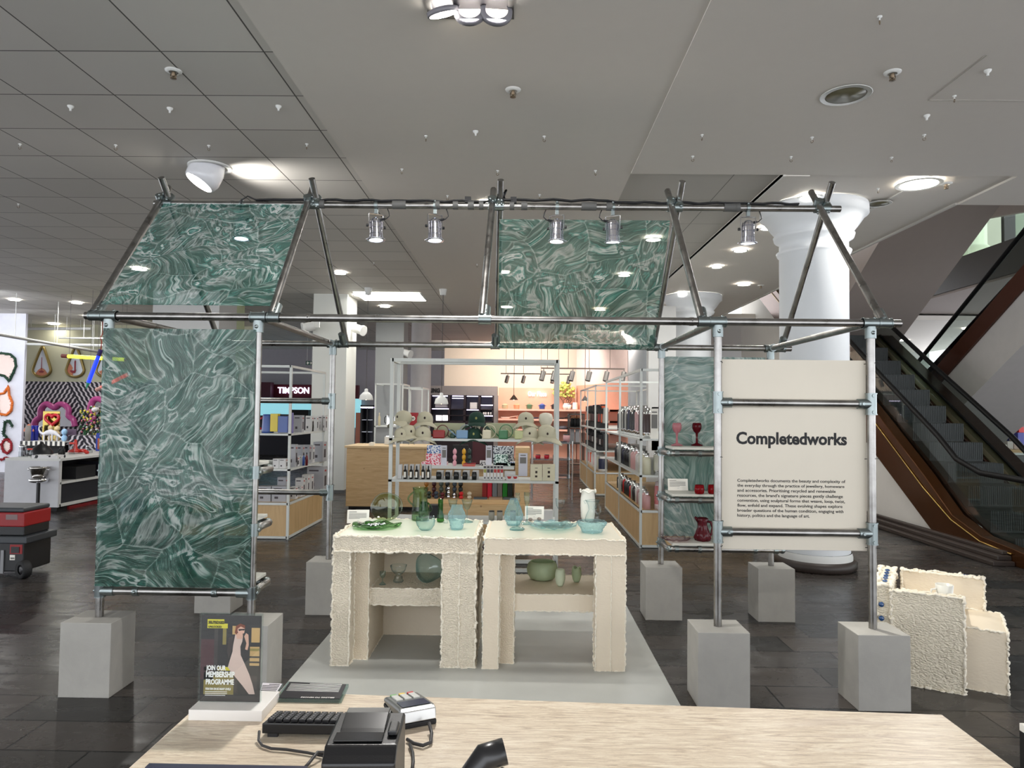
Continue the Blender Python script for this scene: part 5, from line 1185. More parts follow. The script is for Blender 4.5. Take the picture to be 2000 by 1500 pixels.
def carton(name, label, cat, px0, py0, px1, Y, z, depth, mats=None, group=None, side=True, marks=True):
    a, b = V(px0, py0, Y), V(px1, py0, Y); wd = b.x-a.x; h = a.z-z
    m = MB(); m.bx(-wd/2, 0, 0, wd/2, depth, h)
    if marks:
        m.bx(-wd*.38, -.0015, h*.82, wd*.2, .001, h*.88, 1); m.bx(-wd*.3, -.0015, h*.2, -wd*.05, .001, h*.34, 1)
        if side: m.bx(wd/2-.001, depth*.3, h*.2, wd/2+.0015, depth*.7, h*.62, 1); m.bx(wd/2-.001, depth*.3, h*.8, wd/2+.0015, depth*.7, h*.87, 2)
    return tag(m.build(name, mats or [cardw, prn, prr], loc=((a.x+b.x)/2, Y, z)), label, cat, group)
# ---- left rack (tools in cartons)
rack('white framed rack with a plywood base and cartons of kitchen tools, left of centre', -1.75, 4.53, -.45, 5.98, 2.07, (1.25, .83), .43)
pos_words = ['leftmost', 'second from left', 'third from left', 'fourth from left', 'fifth from left', 'sixth from left', 'seventh from left', 'eighth from left', 'ninth from left', 'tenth from left', 'eleventh from left', 'twelfth from left']
def row(items, shelf, grp):
    for i, (a, y, b, Y, z, d, gr) in enumerate(items):
        if a > 564: Y = min(5.97-d, max(4.56, PX(b, y, -.475).y))
        carton('tool_carton', '%s printed carton, %s on the %s of the left rack' % ('grey' if gr else 'white', pos_words[i], shelf), 'carton', a, y, b, Y, z, d, [cardg if gr else cardw, prn, prr], grp)
row([(574, 811, 590, 4.72, 1.25, .1, 1), (597, 812, 609, 4.95, 1.25, .1, 0), (599, 822, 610, 5.25, 1.25, .07, 0), (609, 813, 619, 5.35, 1.25, .08, 0), (615, 822, 624, 5.5, 1.25, .06, 0), (622, 811, 630, 5.6, 1.25, .08, 0), (631, 811, 636, 5.75, 1.25, .1, 0)], 'top shelf', 'cartons on the top shelf of the left rack')
row([(533, 896, 545, 4.6, .83, .1, 0), (545.5, 896, 558, 4.6, .83, .1, 0), (566, 893, 580, 4.8, .83, .12, 0), (583, 890, 590, 5.0, .83, .08, 0), (566, 868, 577, 5.15, .83, .1, 1), (578, 869, 591, 5.25, .83, .1, 1), (592, 869, 604, 5.3, .83, .1, 1), (605, 870, 611, 5.45, .83, .1, 0), (612, 863, 631, 5.62, .83, .2, 1)], 'middle shelf', 'cartons on the middle shelf of the left rack')
row([(503, 950, 529, 4.6, .43, .14, 1), (531, 950, 559, 4.6, .43, .14, 1), (542, 932, 558, 4.85, .43, .1, 1), (566, 951, 577, 4.72, .43, .1, 0), (578, 949, 588, 4.86, .43, .1, 0), (577, 934, 592, 5.02, .43, .1, 0), (593, 930, 601, 5.14, .43, .1, 0), (590, 927, 608, 5.3, .43, .12, 0), (600, 912, 632, 5.6, .43, .2, 1)], 'lowest shelf', 'cartons on the lowest shelf of the left rack')
def simple_item(name, label, cat, px0, py0, px1, Y, z, mat, kind='box', group=None, d=.12):
    a, b = V(px0, py0, Y), V(px1, py0, Y); wd = b.x-a.x; h = a.z-z; r = wd/2; m = MB()
    if kind == 'box': m.bx(-r, 0, 0, r, d, h)
    elif kind == 'kettle': m.lathe([(.001, 0), (r, 0), (r, h*.1), (r*.86, h*.9), (r*.8, h), (.001, h)], (0, r, 0), 20, 0); m.path([(-r*.85, r, h*.85), (-r*1.5, r, h*.7), (-r*1.5, r, h*.3), (-r*.95, r, h*.2)], r*.14, 7, 1)
    elif kind == 'bottle': m.lathe([(.001, 0), (r, 0), (r, h*.6), (r*.8, h*.72), (r*.35, h*.8), (r*.35, h*.86)], (0, r, 0), 14, 0); m.lathe([(r*.45, h*.86), (r*.45, h), (.001, h)], (0, r, 0), 12, 1)
    elif kind == 'tub': m.lathe([(.001, 0), (r*.9, 0), (r, h*.5), (r, h*.85), (r*.85, h*.87)], (0, r, 0), 16, 0); m.lathe([(r*.9, h*.85), (r*.9, h), (.001, h)], (0, r, 0), 16, 1)
    elif kind == 'bubble':
        n_ = 3 if h > 2.2*wd else 2
        for k in range(n_): m.ball((0, r, h*(k+.5)/n_), (r*.98, r*.98, h*.56/n_), 14, 0)
        m.tube((0, r, h*.97), (0, r, h*1.06), r*.08, n=6, m=1)
    elif kind == 'toaster': m.bx(-r, 0, .01, r, d, h*.9); m.bx(-r*.8, d*.3, h*.88, r*.8, d*.7, h, 1); m.tube((r, d/2, h*.5), (r*1.12, d/2, h*.5), .012, n=10, m=1)
    elif kind == 'pot': m.lathe([(.001, 0), (r*.8, 0), (r*.95, h*.1), (r, h*.6), (r*1.02, h*.62), (r*.9, h*.66), (r*.5, h*.8), (.001, h*.84)], (0, r, 0), 24, 0); m.ball((0, r, h*.92), r*.12, 8, 1); [m.bx(s_*r*.95, r-.03, h*.46, s_*r*1.35, r+.03, h*.56, 0) for s_ in (-1, 1)]
    mats = mat if isinstance(mat, list) else [mat]
    if len(mats) == 1: mats = mats+[black]
    return tag(m.build(name, mats, loc=((a.x+b.x)/2, Y, z), bev=.004 if kind in ('box', 'toaster') and h > .05 else 0), label, cat, group)
SI = simple_item
blu = M('enamel_blue', (56, 84, 150), .3); yel = M('enamel_yellow', (214, 190, 30), .3); redm = M('enamel_red', (190, 30, 36), .3); pur = M('lilac_enamel', (130, 120, 168), .4)
SI('blue_kettle', 'blue kettle with a red handle at the left of the left rack', 'kettle', 508, 809, 531, 4.65, 1.25, [blu, redm], 'kettle')
SI('yellow_coffee_machine', 'yellow coffee machine between two blue appliances on the left rack', 'coffee machine', 528, 808, 543, 4.66, 1.27, [yel, black])
SI('blue_toaster', 'blue toaster on the top shelf at the corner of the left rack', 'toaster', 543, 809, 562, 4.62, 1.25, [blu, blackm], 'toaster')
SI('lilac_jug', 'lilac jug just right of the rack corner post', 'jug', 567, 806, 573, 4.78, 1.25, [pur, pur], 'kettle')
SI('lemon_bottle', 'blue bottle beside the small cartons on the middle shelf of the left rack', 'bottle', 590, 886, 595, 5.05, .83, [blu, black], 'bottle')
SI('lemon_bottle', 'maroon bottle beside the small cartons on the middle shelf of the left rack', 'bottle', 596, 884, 601, 5.06, .83, [M('maroon', (110, 30, 36), .35), black], 'bottle')
SI('grey_urn', 'grey urn on the lower shelf behind the left rack front', 'urn', 522, 917, 537, 5.4, .83, [cardg, blackm], 'tub')
# ---- TIMPSON kiosk
a, b = V(505, 760, 20.9), V(700, 760, 20.9)
bur = M('burgundy_fascia', (86, 14, 34), .45)
t = thing('kiosk_fascia', 'burgundy shop fascia with white TIMPSON lettering beyond the left rack', 'shop sign', ((a.x+b.x)/2, 20.9, 0))
zt_, zb_ = V(560, 751, 20.9).z, V(560, 777, 20.9).z
MB().bx(a.x-2.2, 20.85, zb_, b.x, 21.1, zt_).build('fascia_board', bur, t)
MB().bx(a.x-1.5, 20.5, zb_, V(528, 760, 20.5).x, 20.84, zt_+.06).build('corner_board', M('burgundy_side', (74, 20, 44), .5), t)
wl = M('white_letter_glow', (240, 240, 255), .5, emit=(225, 230, 255), es=1.4)
textmesh('lettering', 'TIMPSON', V(603, 765, 20.8).x-V(542, 765, 20.8).x,   .3, .02, .004, wl, t, (V(542, 765, 20.8).x, 20.83, V(560, 768, 20.8).z), hs=1.15)
cy = M('cyan_lit_wall', (190, 228, 234), .6, emit=(140, 214, 228), es=.4)  # emission stands in for lamplight falling on the kiosk's back wall
t = thing('kiosk_interior', 'cyan lit kiosk interior under the burgundy fascia', 'kiosk', ((a.x+b.x)/2, 21.2, 0))
MB().bx(a.x-2, 21.3, .9, b.x, 21.4, zb_).build('lit_wall', cy, t)
MB().bx(a.x-2, 19.8, 0, b.x, 20.3, V(560, 812, 20).z).build('dark_counter', M('kiosk_dark', (44, 46, 56), .5), t)
MB().bx(V(566, 800, 20).x, 19.9, V(560, 812, 20).z, V(604, 800, 20).x, 20.2, V(560, 800, 20).z).build('printer_block', blackm, t)
# exit sign
p = V(604, 709, 14)
t = thing('exit_sign', 'small green running-man exit sign left of the white square pillar', 'exit sign', (p.x, 14, p.z), world=False)
MB().bx(-.09, 0, -.05, .09, .03, .05).build('panel', M('exit_green', (20, 70, 56), .5), t)
MB().bx(-.06, -.002, -.03, -.03, 0, .03).bx(-.02, -.002, -.01, .0, 0, .02).bx(.03, -.002, -.03, .06, 0, .03).build('symbol', paper, t)
MB().tube((-.06, .01, .05), (-.06, .01, CH-p.z), .004, n=6).tube((.06, .01, .05), (.06, .01, CH-p.z), .004, n=6).build('wires', whitem, t)
# ---- plywood counter
t = thing('plywood_counter', 'plywood service counter behind the rough table', 'counter', (.2, 7.5, 0))
MB().bx(-.39, 7.09, .05, .82, 7.12, .955).bx(-.39, 7.1, .05, -.36, 7.9, .955).bx(.79, 7.1, .05, .82, 7.9, .955).build('front_panel', ply, t)
MB().bx(-.42, 7.06, .955, .85, 7.95, .985).build('worktop', mk_wood('pale_ply_top', (206, 176, 132), (224, 196, 150)), t); MB().bx(-.36, 7.15, 0, .8, 7.9, .05).build('plinth', blackm, t)
SI('price_card', 'small white price card on the plywood counter', 'card', 721, 864, 729, 7.15, .985, [paper])
# ---- cap display rack
RX0, RX1, RY0, RY1 = 1.05, 2.665, 2.97, 3.36
rack('tall white framed rack of caps and watering cans behind the tables', RX0, RY0, RX1, RY1, 2.055, (1.276, .877, .48), .12, base=False, r=.0165)
ST = 1.276
capc = M('oatmeal_cotton', (188, 182, 158), .85, bump=.3, bscale=300); capg = M('bottle_green_cotton', (18, 52, 40), .85); emb = M('dark_embroidery', (50, 34, 30), .8); skinm = M('mannequin_cream', (214, 208, 190), .6)
def cap(px, py, Y, mat, label, rz=0, stand=False, tilt=0, stack=None, s=1.0):
    """px, py = front of the cap at the brim line"""
    p = V(px, py, Y); t = thing('cotton_cap', label, 'cap', (p.x, Y, p.z), rz, 'cotton caps on the display rack', world=False)
    m = MB()
    m.lathe([(.085, 0), (.088, .02), (.084, .055), (.068, .085), (.04, .103), (.001, .110)], (0, 0, 0), 28, fn=lambda v, a, i: Vector((v.x*.92, v.y*1.05, v.z)))
    m.ball((0, 0, .11), .006, 8); m.build('crown', mat, t)
    m = MB(); n = 14; vs = []
    for k in range(n+1):
        a = pi*(1.12+.76*k/n)
        for r0, dz in ((.080, .006), (.125, -.006), (.150, -.02)):
            vs.append((r0*cos(a)*1.0, r0*sin(a)*1.12, dz-.055*(abs(cos(a))**1.6)*(r0-.07)/.08+.003)); vs.append((r0*cos(a), r0*sin(a)*1.12, dz-.055*(abs(cos(a))**1.6)*(r0-.07)/.08-.002))
    fs = []
    for k in range(n):
        a_, b_ = k*6, (k+1)*6
        for q in (0, 2): fs += [(a_+q, a_+q+2, b_+q+2, b_+q), (a_+q+1, b_+q+1, b_+q+3, a_+q+3)]
        fs.append((a_+4, a_+5, b_+5, b_+4))
    m.add(vs, fs, 0, True); m.build('peak', mat, t)
    MB().ball((0, -.089, .045), (.010, .003, .014), 8).build('emblem', emb if mat is capc else M('gold_thread', (150, 150, 90), .7), t)
    if s != 1: t.scale = (s, s, s)
    return t
def headstand(px, Y, ztop, label, bald=False):
    p = V(px, 830, Y); t = thing('mannequin_head_stand', label, 'display head', (p.x, Y, ST), 0, 'mannequin heads on the rack')
    h = ztop-ST
    MB().lathe([(.001, ST), (.055, ST), (.05, ST+.01), (.034, ST+.04), (.032, ST+h*.38), (.045, ST+h*.5), (.066, ST+h*.66), (.072, ST+h*.8), (.06, ST+h*.94), (.03, ST+h*.99), (.001, ST+h)], (p.x, Y, 0), 28, fn=lambda v, a, i: Vector((v.x-p.x*0, v.y, v.z))).build('head', skinm, t)
headstand(790, 3.18, V(790, 806, 3.18).z, 'cream mannequin head under the leftmost raised cap'); headstand(829, 3.2, V(829, 806, 3.2).z, 'cream mannequin head under the second raised cap'); headstand(931, 3.22, V(931, 806, 3.2).z, 'cream mannequin head under the dark green cap'); headstand(1027, 3.2, V(1027, 808, 3.2).z, 'cream mannequin head under the raised cap near the right'); headstand(1066, 3.2, V(1066, 806, 3.2).z, 'bare cream mannequin head at the right end of the top shelf')
cap(788, 823, 3.16, capc, 'oatmeal cap on the leftmost mannequin head', -.6); cap(830, 825, 3.18, capc, 'oatmeal cap with dark emblem on the second mannequin head', .1)
cap(931, 826, 3.2, capg, 'dark green cap on the middle mannequin head', 0, s=1.05); cap(1027, 826, 3.18, capc, 'oatmeal cap on the mannequin head right of the cream watering can', 0)
cap(797, 851, 3.05, capc, 'oatmeal cap, upper one of the stack at the left end of the top shelf', .5); cap(784, 855, 3.02, capc, 'oatmeal cap, lower one of the stack at the left end of the top shelf', .2, s=.9); cap(826, 854, 3.04, capc, 'oatmeal cap lying left of the red watering can', .1)
cap(926, 856, 3.1, capg, 'dark green cap lying behind the blue watering can', 0); cap(1036, 855, 3.05, capc, 'oatmeal cap lying right of the pale watering can', -.1); cap(1067, 853, 3.06, capc, 'oatmeal cap lying at the right end of the top shelf', .1, s=1.1); cap(1074, 856, 3.01, capc, 'lowest oatmeal cap at the right end of the top shelf', -.3)
def wcan(px0, px1, py0, mat, label, flip=1, Y=3.02, hm=None):
    a, b = V(px0, py0, Y), V(px1, py0, Y); wd = b.x-a.x; h = a.z-ST; t = thing('watering_can', label, 'watering can', ((a.x+b.x)/2, Y, ST), 0, 'watering cans on the display rack', world=False)
    MB().bx(-wd/2, 0, 0, wd/2, wd*.85, h).build('body', mat, t, bev=.012, seg=3)
    m = MB(); R = h*.72; m.path([(flip*(wd*.30+R*cos(q)), wd*.42, h*.85+R*sin(q)*1.05) for q in [pi*(1.05-1.55*k/18) for k in range(19)]], .0045, 8); m.build('hoop_handle', hm or mat, t)
    m = MB(); m.path([(-flip*wd*.45, wd*.42, h*.25), (-flip*wd*.8, wd*.42, h*.6), (-flip*wd*1.35, wd*.42, h*1.25)], [.007, .0055, .0035], 8); m.build('spout', mat, t)
wcan(845, 868, 840, M('can_red', (140, 24, 22), .4), 'red watering can with a hoop handle on the top shelf', 1, hm=M('dark_red_handle', (96, 20, 24), .4))
wcan(891, 914, 840, M('can_blue', (110, 144, 176), .4), 'light blue watering can on the top shelf', 1, hm=M('grey_handle', (150, 160, 168), .4))
wcan(942, 959, 840, M('can_cream', (206, 198, 172), .45), 'cream watering can on the top shelf right of the green caps', 1)
wcan(974, 992, 840, M('can_green', (52, 112, 68), .4), 'green watering can in front of the pale upright box', 1)
wcan(1005, 1025, 841, M('can_lime', (186, 190, 140), .45), 'pale lime watering can at the right of the top shelf', 1)
wcan(879, 889, 846, M('can_dkgreen', (26, 66, 48), .4), 'small dark green watering can behind the blue one', -1, Y=3.1)
SI('upright_box', 'pale green upright gift box behind the red and blue watering cans', 'box', 848, 826, 908, 3.3, ST, M('pale_sage_card', (186, 188, 156), .7), d=.03)
SI('upright_box', 'pale green upright gift box behind the cream and green watering cans', 'box', 949, 826, 1008, 3.3, ST, M('pale_sage_card', (186, 188, 156), .7), d=.03)
SM = .877
SI('slim_box', 'slim pale box with a small heart mark at the left of the middle shelf', 'box', 777, 907, 785, 3.02, SM, cardw, d=.05)
for i, x in enumerate((787.5, 799, 810, 822.5, 833)):
    SI('slim_box', 'slim pale box behind the %s black spray bottle' % ('first second third fourth fifth'.split()[i]), 'box', x+1, 907, x+9, 3.10, SM, cardw, d=.05, group='slim pale boxes behind the spray bottles')
    a = V(x, 910, 3.01); b = V(x+7, 910, 3.01); r = (b.x-a.x)/2; h = a.z-SM
    t = thing('spray_bottle', 'black spray bottle with white label, %s' % nth(i, 'the left'), 'bottle', ((a.x+b.x)/2, 3.01+r, SM), 0, 'black spray bottles on the middle shelf', world=False)
    MB().lathe([(.001, 0), (r, 0), (r, h*.66), (r*.5, h*.72), (.001, h*.73)], (0, 0, 0), 16).build('bottle', M('brown_black_glass', (26, 24, 22), .2), t); MB().lathe([(r*.42, h*.7), (r*.36, h), (.001, h)], (0, 0, 0), 12).build('sprayer', black, t); MB().bx(-r*.55, -r-.0005, h*.12, r*.55, -r*.5, h*.55).build('label', paper, t)
for i, (x0, x1) in enumerate(((851, 862), (868.5, 879), (885, 896), (902.5, 913), (921, 931))):
    SI('candle_box', 'cream box behind the %s black candle' % ('first second third fourth fifth'.split()[i]), 'box', x0+2, 919, x1+4, 3.10, SM, cardw, d=.07, group='cream boxes behind the black candles')
    SI('black_candle', 'black printed candle jar, %s in the row of five' % nth(i, 'the left'), 'candle', x0, 922, x1, 3.01, SM, [M('black_candle_glass', (24, 26, 26), .3), black], 'tub', group='black candles on the middle shelf')
for i in range(6):
    a, b = V(944.5+i*6.6, 909, 3.03), V(950+i*6.6, 909, 3.03); wd = b.x-a.x; h = a.z-SM
    m = MB(); m.bx(-wd/2, 0, 0, wd/2, .05, h); m.bx(-wd*.45, -.001, h*.8, wd*.4, 0, h*.95, 1); m.bx(-wd*.4, -.001, h*.5, wd*.45, 0, h*.74, 2); m.bx(-wd*.2, -.001, h*.08, wd*.2, 0, h*.2, 1)
    tag(m.build('matchbox', [cardw, prn, [M('leaf_olive', (150, 150, 70), .6), prn, prn, prr, prr, prr][i]], loc=((a.x+b.x)/2, 3.03, SM)), 'small patterned upright pack, %s in the row of six' % nth(i, 'the left'), 'pack', 'patterned packs on the middle shelf')
SI('folded_linen', 'stack of folded white napkins on the middle shelf', 'napkins', 985, 921, 1007, 3.08, SM+.02, cardw, d=.1)
m = MB(); a, b = V(989, 929, 3.0), V(1012, 929, 3.0); wd = b.x-a.x; h = a.z-SM; m.bx(-wd/2, 0, 0, wd/2, .07, h); 
for s_ in (-1, 1): m.prism([(s_*wd*.25-.022, h*.85), (s_*wd*.25+.022, h*.85), (s_*wd*.25+.012, h*.35), (s_*wd*.25-.012, h*.35)], -.0015, 0, 'y', 1)
tag(m.build('fruit_print_box', [cardw, prr], loc=((a.x+b.x)/2, 3.0, SM)), 'low white box printed with two red fruit halves', 'box')
for i, (x0, x1) in enumerate(((1036, 1059), (1060, 1084))):
    a, b = V(x0, 907, 3.02), V(x1, 907, 3.02); wd = b.x-a.x; h = a.z-SM; m = MB(); m.bx(-wd/2, 0, 0, wd/2, .06, h); m.bx(-wd*.1, -.001, h*.2, wd*.1, 0, h*.32, 1); m.bx(-wd*.08, -.001, h*.45, wd*.1, 0, h*.6, 1); m.bx(-wd*.12, -.001, h*.76, wd*.12, 0, h*.79, 1)
    tag(m.build('cream_book_box', [M('cream_card', (214, 206, 178), .6), emb], loc=((a.x+b.x)/2, 3.02, SM)), '%s of two cream printed boxes at the right end of the middle shelf' % ('left', 'right')[i], 'box', 'cream boxes on the middle shelf')
SI('white_carton', 'long white carton low on the cap rack beside the smooth table card', 'carton', 1050, 997, 1080, 3.02, .48, cardw, d=.1)
for i, x in enumerate((956, 972, 998)): SI('glass_jar', 'clip-top glass jar with grey contents, %s of three low on the cap rack' % ('left', 'middle', 'right')[i], 'jar', x-2, 998, x+10, 3.05, .48, [M('jar_grey', (150, 146, 132), .4), M('jar_lid', (90, 88, 84), .3, 1)], 'tub', 'glass jars low on the cap rack')
SI('black_tin', 'black box low on the rack behind the green vase', 'box', 838, 987, 855, 3.03, .48, blackm)
# ---- plywood stepped display behind
EY = 4.3; EX0, EX1 = 1.2, 2.42
t = thing('stepped_display', 'plywood stepped display of candles and patterned stationery behind the cap rack', 'display unit', (1.8, EY, 0))
zt_ = V(920, 911, EY).z; zl_ = V(900, 975, EY).z
MB().bx(EX0, EY, zt_-.03, 2.24, EY+.5, zt_).build('white_shelf', whitem, t)
MB().bx(EX0, EY+.25, zl_, 2.24, EY+.5, zt_-.03).bx(EX0, EY, .1, 2.24, EY+.5, zl_).bx(EX0, EY-.08, .06, EX1, EY, zl_-.05).build('plywood_step', ply, t)
MB().bx(2.25, EY+.02, 0, EX1, EY+.5, V(1020, 875, EY).z).build('end_panel', ply, t)
MB().bx(EX0, EY-.1, .04, EX1, EY-.06, .07).build('rail', whitem, t)
terr = lambda n, b_, sp: _terr(n, b_, sp)
def _terr(n, base, spots):
    if n in MATS: return MATS[n]
    q = NT(n); v = q.coord(); vo = q.N('ShaderNodeTexVoronoi', feature='F1'); vo.inputs['Scale'].default_value = 55; q.L(v, vo.inputs['Vector'])
    f = q.ramp(vo.outputs['Distance'], [(.42, (1, 1, 1)), (.5, (0, 0, 0))]); q.L(q.mix(f, lin(base), lin(spots)), q.b.inputs['Base Color']); MATS[n] = q.mat; return q.mat
ZT_ = zt_
goods = [('patterned_box', 834, 870, 860, 'blue speckled box on top of the pink ones', _terr('blue_terrazzo', (226, 230, 236), (40, 90, 160)), 'box', .12, 0), ('patterned_box', 832, 886, 861, 'pink speckled box in the middle of the stack', _terr('pink_terrazzo', (240, 214, 220), (206, 44, 74)), 'box', .16, 0),
         ('patterned_tray', 823, 903, 872, 'low pink speckled tray at the left end of the white shelf', _terr('pink_terrazzo', (240, 214, 220), (206, 44, 74)), 'box', .2, 0), ('black_gift_box', 884, 869, 914, 'black upright gift box behind the bubble candles', blackm, 'box', .06, .2), ('burgundy_folder', 923, 861, 948, 'burgundy upright box behind the notebooks', M('burgundy_card', (70, 12, 24), .5), 'box', .08, .2),
         ('speckled_board', 963, 871, 1004, 'large dark speckled board leaning at the right of the white shelf', _terr('dark_terrazzo', (214, 220, 226), (34, 48, 70)), 'box', .03, .22), ('speckled_box', 966, 888, 992, 'pale green speckled box in front of the dark speckled board', _terr('green_terrazzo', (222, 240, 234), (30, 90, 76)), 'box', .1, 0), ('speckled_tray', 968, 904, 1010, 'low green speckled tray at the right end of the white shelf', _terr('green_terrazzo', (222, 240, 234), (30, 90, 76)), 'box', .14, -.0),
         ('speckled_box', 937, 900, 957, 'small grey speckled box between the notebooks and the green box', _terr('grey_terrazzo', (214, 210, 210), (40, 40, 50)), 'box', .1, 0), ('speckled_box', 996, 901, 1012, 'small blue speckled box at the right end of the white shelf', _terr('blue_terrazzo', (226, 230, 236), (40, 90, 160)), 'box', .08, 0)]
for n, x0, y, x1, lab, mt, kd_, d, dy in goods:
    zb0 = {834: V(840, 886, EY+.12).z, 832: V(840, 903, EY+.12).z}.get(x0, ZT_); SI(n, lab, 'box', x0, y, x1, EY+.12+dy, zb0, mt, kd_, 'speckled and plain boxes on the white shelf', d)
for x0, x1, y, lab, Yc in ((862, 873, 870, 'tall white information card right of the pink boxes', EY+.06), (949, 961, 870, 'tall white information card right of the burgundy box', EY+.1)):
    c0 = V(x0, y, Yc); c1 = V(x1, y, Yc); t = thing('information_card', lab, 'card', ((c0.x+c1.x)/2, Yc, ZT_), 0, world=False); wd = c1.x-c0.x; h = c0.z-ZT_
    MB().bx(-wd/2, 0, 0, wd/2, .004, h).build('card', M('cool_card', (206, 206, 216), .6), t); MB().bx(-wd*.3, -.001, h*.85, wd*.3, 0, h*.89).bx(-wd*.35, -.001, h*.4, wd*.35, 0, h*.78).build('printed_lines', inkg, t)
c0, c1 = V(1013, 885, EY-.02), V(1030, 930, EY-.02)
t = thing('information_card', 'long white information card hanging on the plywood end panel', 'card', ((c0.x+c1.x)/2, EY-.02, c1.z), 0, world=False); wd = c1.x-c0.x; h = c0.z-c1.z
MB().bx(-wd/2, 0, 0, wd/2, .004, h).build('card', M('cool_card', (206, 206, 216), .6), t); MB().bx(-wd*.3, -.001, h*.88, wd*.3, 0, h*.93).bx(-wd*.35, -.001, h*.55, wd*.35, 0, h*.82).build('printed_lines', inkg, t)
for i, (x, mt, lab) in enumerate(((884, M('pink_wax', (222, 160, 172), .4), 'pink and white bubble candle'), (902, M('mustard_wax', (214, 160, 30), .4), 'mustard bubble candle'), (912.5, M('forest_wax', (24, 50, 42), .4), 'dark green bubble candle'))):
    SI('bubble_candle', lab+' standing on the white shelf', 'candle', x, 877, x+8, EY+.02, ZT_, [mt, paper], 'bubble', 'bubble candles on the white shelf')
for k, c in enumerate(((190, 40, 40), (214, 130, 110), (150, 30, 40))):
    a, b = V(904, 900, EY+.05), V(928, 900, EY+.05); tag(MB().bx(-.07, 0, 0, .07, .12, .011).build('notebook', M('notebook%d' % k, c, .5), loc=((a.x+b.x)/2+.004*k, EY+.0, ZT_+.0115*k)), ['lowest red notebook of the stack on the white shelf', 'pink notebook in the middle of the stack', 'top notebook of the stack on the white shelf'][k], 'notebook', 'notebooks stacked on the white shelf')
wx = [(828, 'amber', (160, 100, 20)), (843, 'maroon', (66, 16, 22)), (857, 'grey-green', (70, 78, 68)), (869, 'black', (20, 20, 22)), (883, 'slate blue', (50, 60, 72)), (895, 'black-green', (20, 26, 24))]
for i, (x, cn, c) in enumerate(wx): SI('twisted_candle', '%s twisted candle in the back row below the middle shelf' % cn, 'candle', x, 940, x+9, EY+.12, zl_+.0, [M('wax_'+cn, c, .4), black], 'bubble', 'twisted candles, back row')
wf = [(833, 'dark green', (26, 46, 28), 960), (847, 'slate blue', (74, 96, 114), 960), (859, 'dark red', (90, 14, 24), 962), (873, 'chrome', None, 950), (884, 'small chrome', None, 963), (896, 'bright red', (200, 20, 24), 961), (912, 'cream', (210, 196, 170), 961)]
for i, (x, cn, c, y) in enumerate(wf): SI('bubble_candle', '%s bubble candle in the front row behind the rough table' % cn, 'candle', x, y, x+(9 if 'chrome' not in cn else 6), EY+.0, zl_, [chrome if c is None else M('wax_'+cn, c, .35), paper], 'bubble', 'bubble candles, front row')
for i, (x, c) in enumerate(((925, (74, 84, 88)), (955, (170, 136, 106)), (983, (84, 88, 84)))): SI('oval_tray', ['grey oval tray of trinkets', 'tan oval tray of trinkets', 'dark oval tray of trinkets at the right'][i]+' behind the tables', 'tray', x, 972, x+26, EY-.08+.08, zl_, [M('tray%d' % i, c, .5), paper], 'box', 'oval trays', .1)
cl = [('red', (150, 30, 24)), ('crimson', (200, 30, 50)), ('grey', (120, 122, 124)), ('taupe', (130, 116, 108)), ('green', (30, 130, 30)), ('black-green', (40, 52, 44))]
for i, (cn, c) in enumerate(cl): SI('folded_towel', '%s boxed textile, %s in the row under the middle shelf' % (cn, nth(i, 'the left')), 'textile', 942+i*10, 943, 951+i*10, EY+.14, zl_, [M('textile_'+cn, c, .7)], 'box', 'row of coloured boxed textiles', .1)
# ---- right racks with flasks and bottles
BX0, BX1 = 3.70, 5.0
rack('long white framed rack of bottles right of the aisle', BX0, 4.30, BX1, 7.65, 2.06, (1.25, .83), .43, ym=(6.05,))
rack('second white framed rack further along the aisle', BX0, 9.35, BX1, 12.6, 2.06, (1.25, .83), .43, ym=(10.9,))
def btl(name, label, cat, x, y, z, r, h, mat, capm, group, kind='bottle'):
    m = MB()
    if kind == 'bottle': m.lathe([(.001, 0), (r, 0), (r, h*.68), (r*.8, h*.76), (r*.4, h*.8), (r*.4, h*.85)], (0, 0, 0), 14); m.lathe([(r*.55, h*.83), (r*.55, h), (.001, h)], (0, 0, 0), 12, 1)
    elif kind == 'canister': m.lathe([(.001, 0), (r, 0), (r, h*.2)], (0, 0, 0), 16, 1); m.lathe([(r, h*.2), (r, h*.82), (r*.9, h*.86)], (0, 0, 0), 16); m.lathe([(r*.9, h*.84), (r*.8, h), (.001, h)], (0, 0, 0), 12, 1)
    elif kind == 'machine': m.bx(-r, -r, 0, r, r, h*.25, 1); m.bx(-r*.1, -r, h*.25, r, r, h); m.bx(-r, -r*.8, h*.7, 0, r*.8, h*.95, 1)
    return tag(m.build(name, [mat, capm], loc=(x, y, z)), label, cat, group)
mats_r = {'pink-grey': M('flask_pinkgrey', (176, 140, 140), .35), 'dark brown': M('flask_brown', (60, 42, 40), .35), 'black': M('flask_black', (28, 28, 30), .35), 'white': M('flask_white', (206, 202, 198), .35), 'blush': M('flask_blush', (206, 160, 158), .35), 'clear grey': M('flask_clear', (150, 148, 140), .2), 'cream': M('flask_cream', (210, 206, 180), .35), 'navy': M('flask_navy', (24, 28, 58), .35), 'orange': M('flask_orange', (226, 90, 26), .35), 'red': M('flask_red', (200, 40, 36), .35)}
def rowb(z, y0, dy, seq, x, shelf, rack_, r=.045, h=.24, kind='bottle', capm=None):
    for i, cn in enumerate(seq):
        btl('drinks_bottle', '%s bottle, %s from the near end, %s shelf of the %s rack' % (cn, ORD[i].replace('leftmost', 'first'), shelf, rack_), 'bottle', x, y0+i*dy, z, r, h*(1+.08*((i*7) % 3-1)), mats_r[cn], capm or chrome, 'bottles on the %s shelf of the %s rack' % (shelf, rack_), kind)
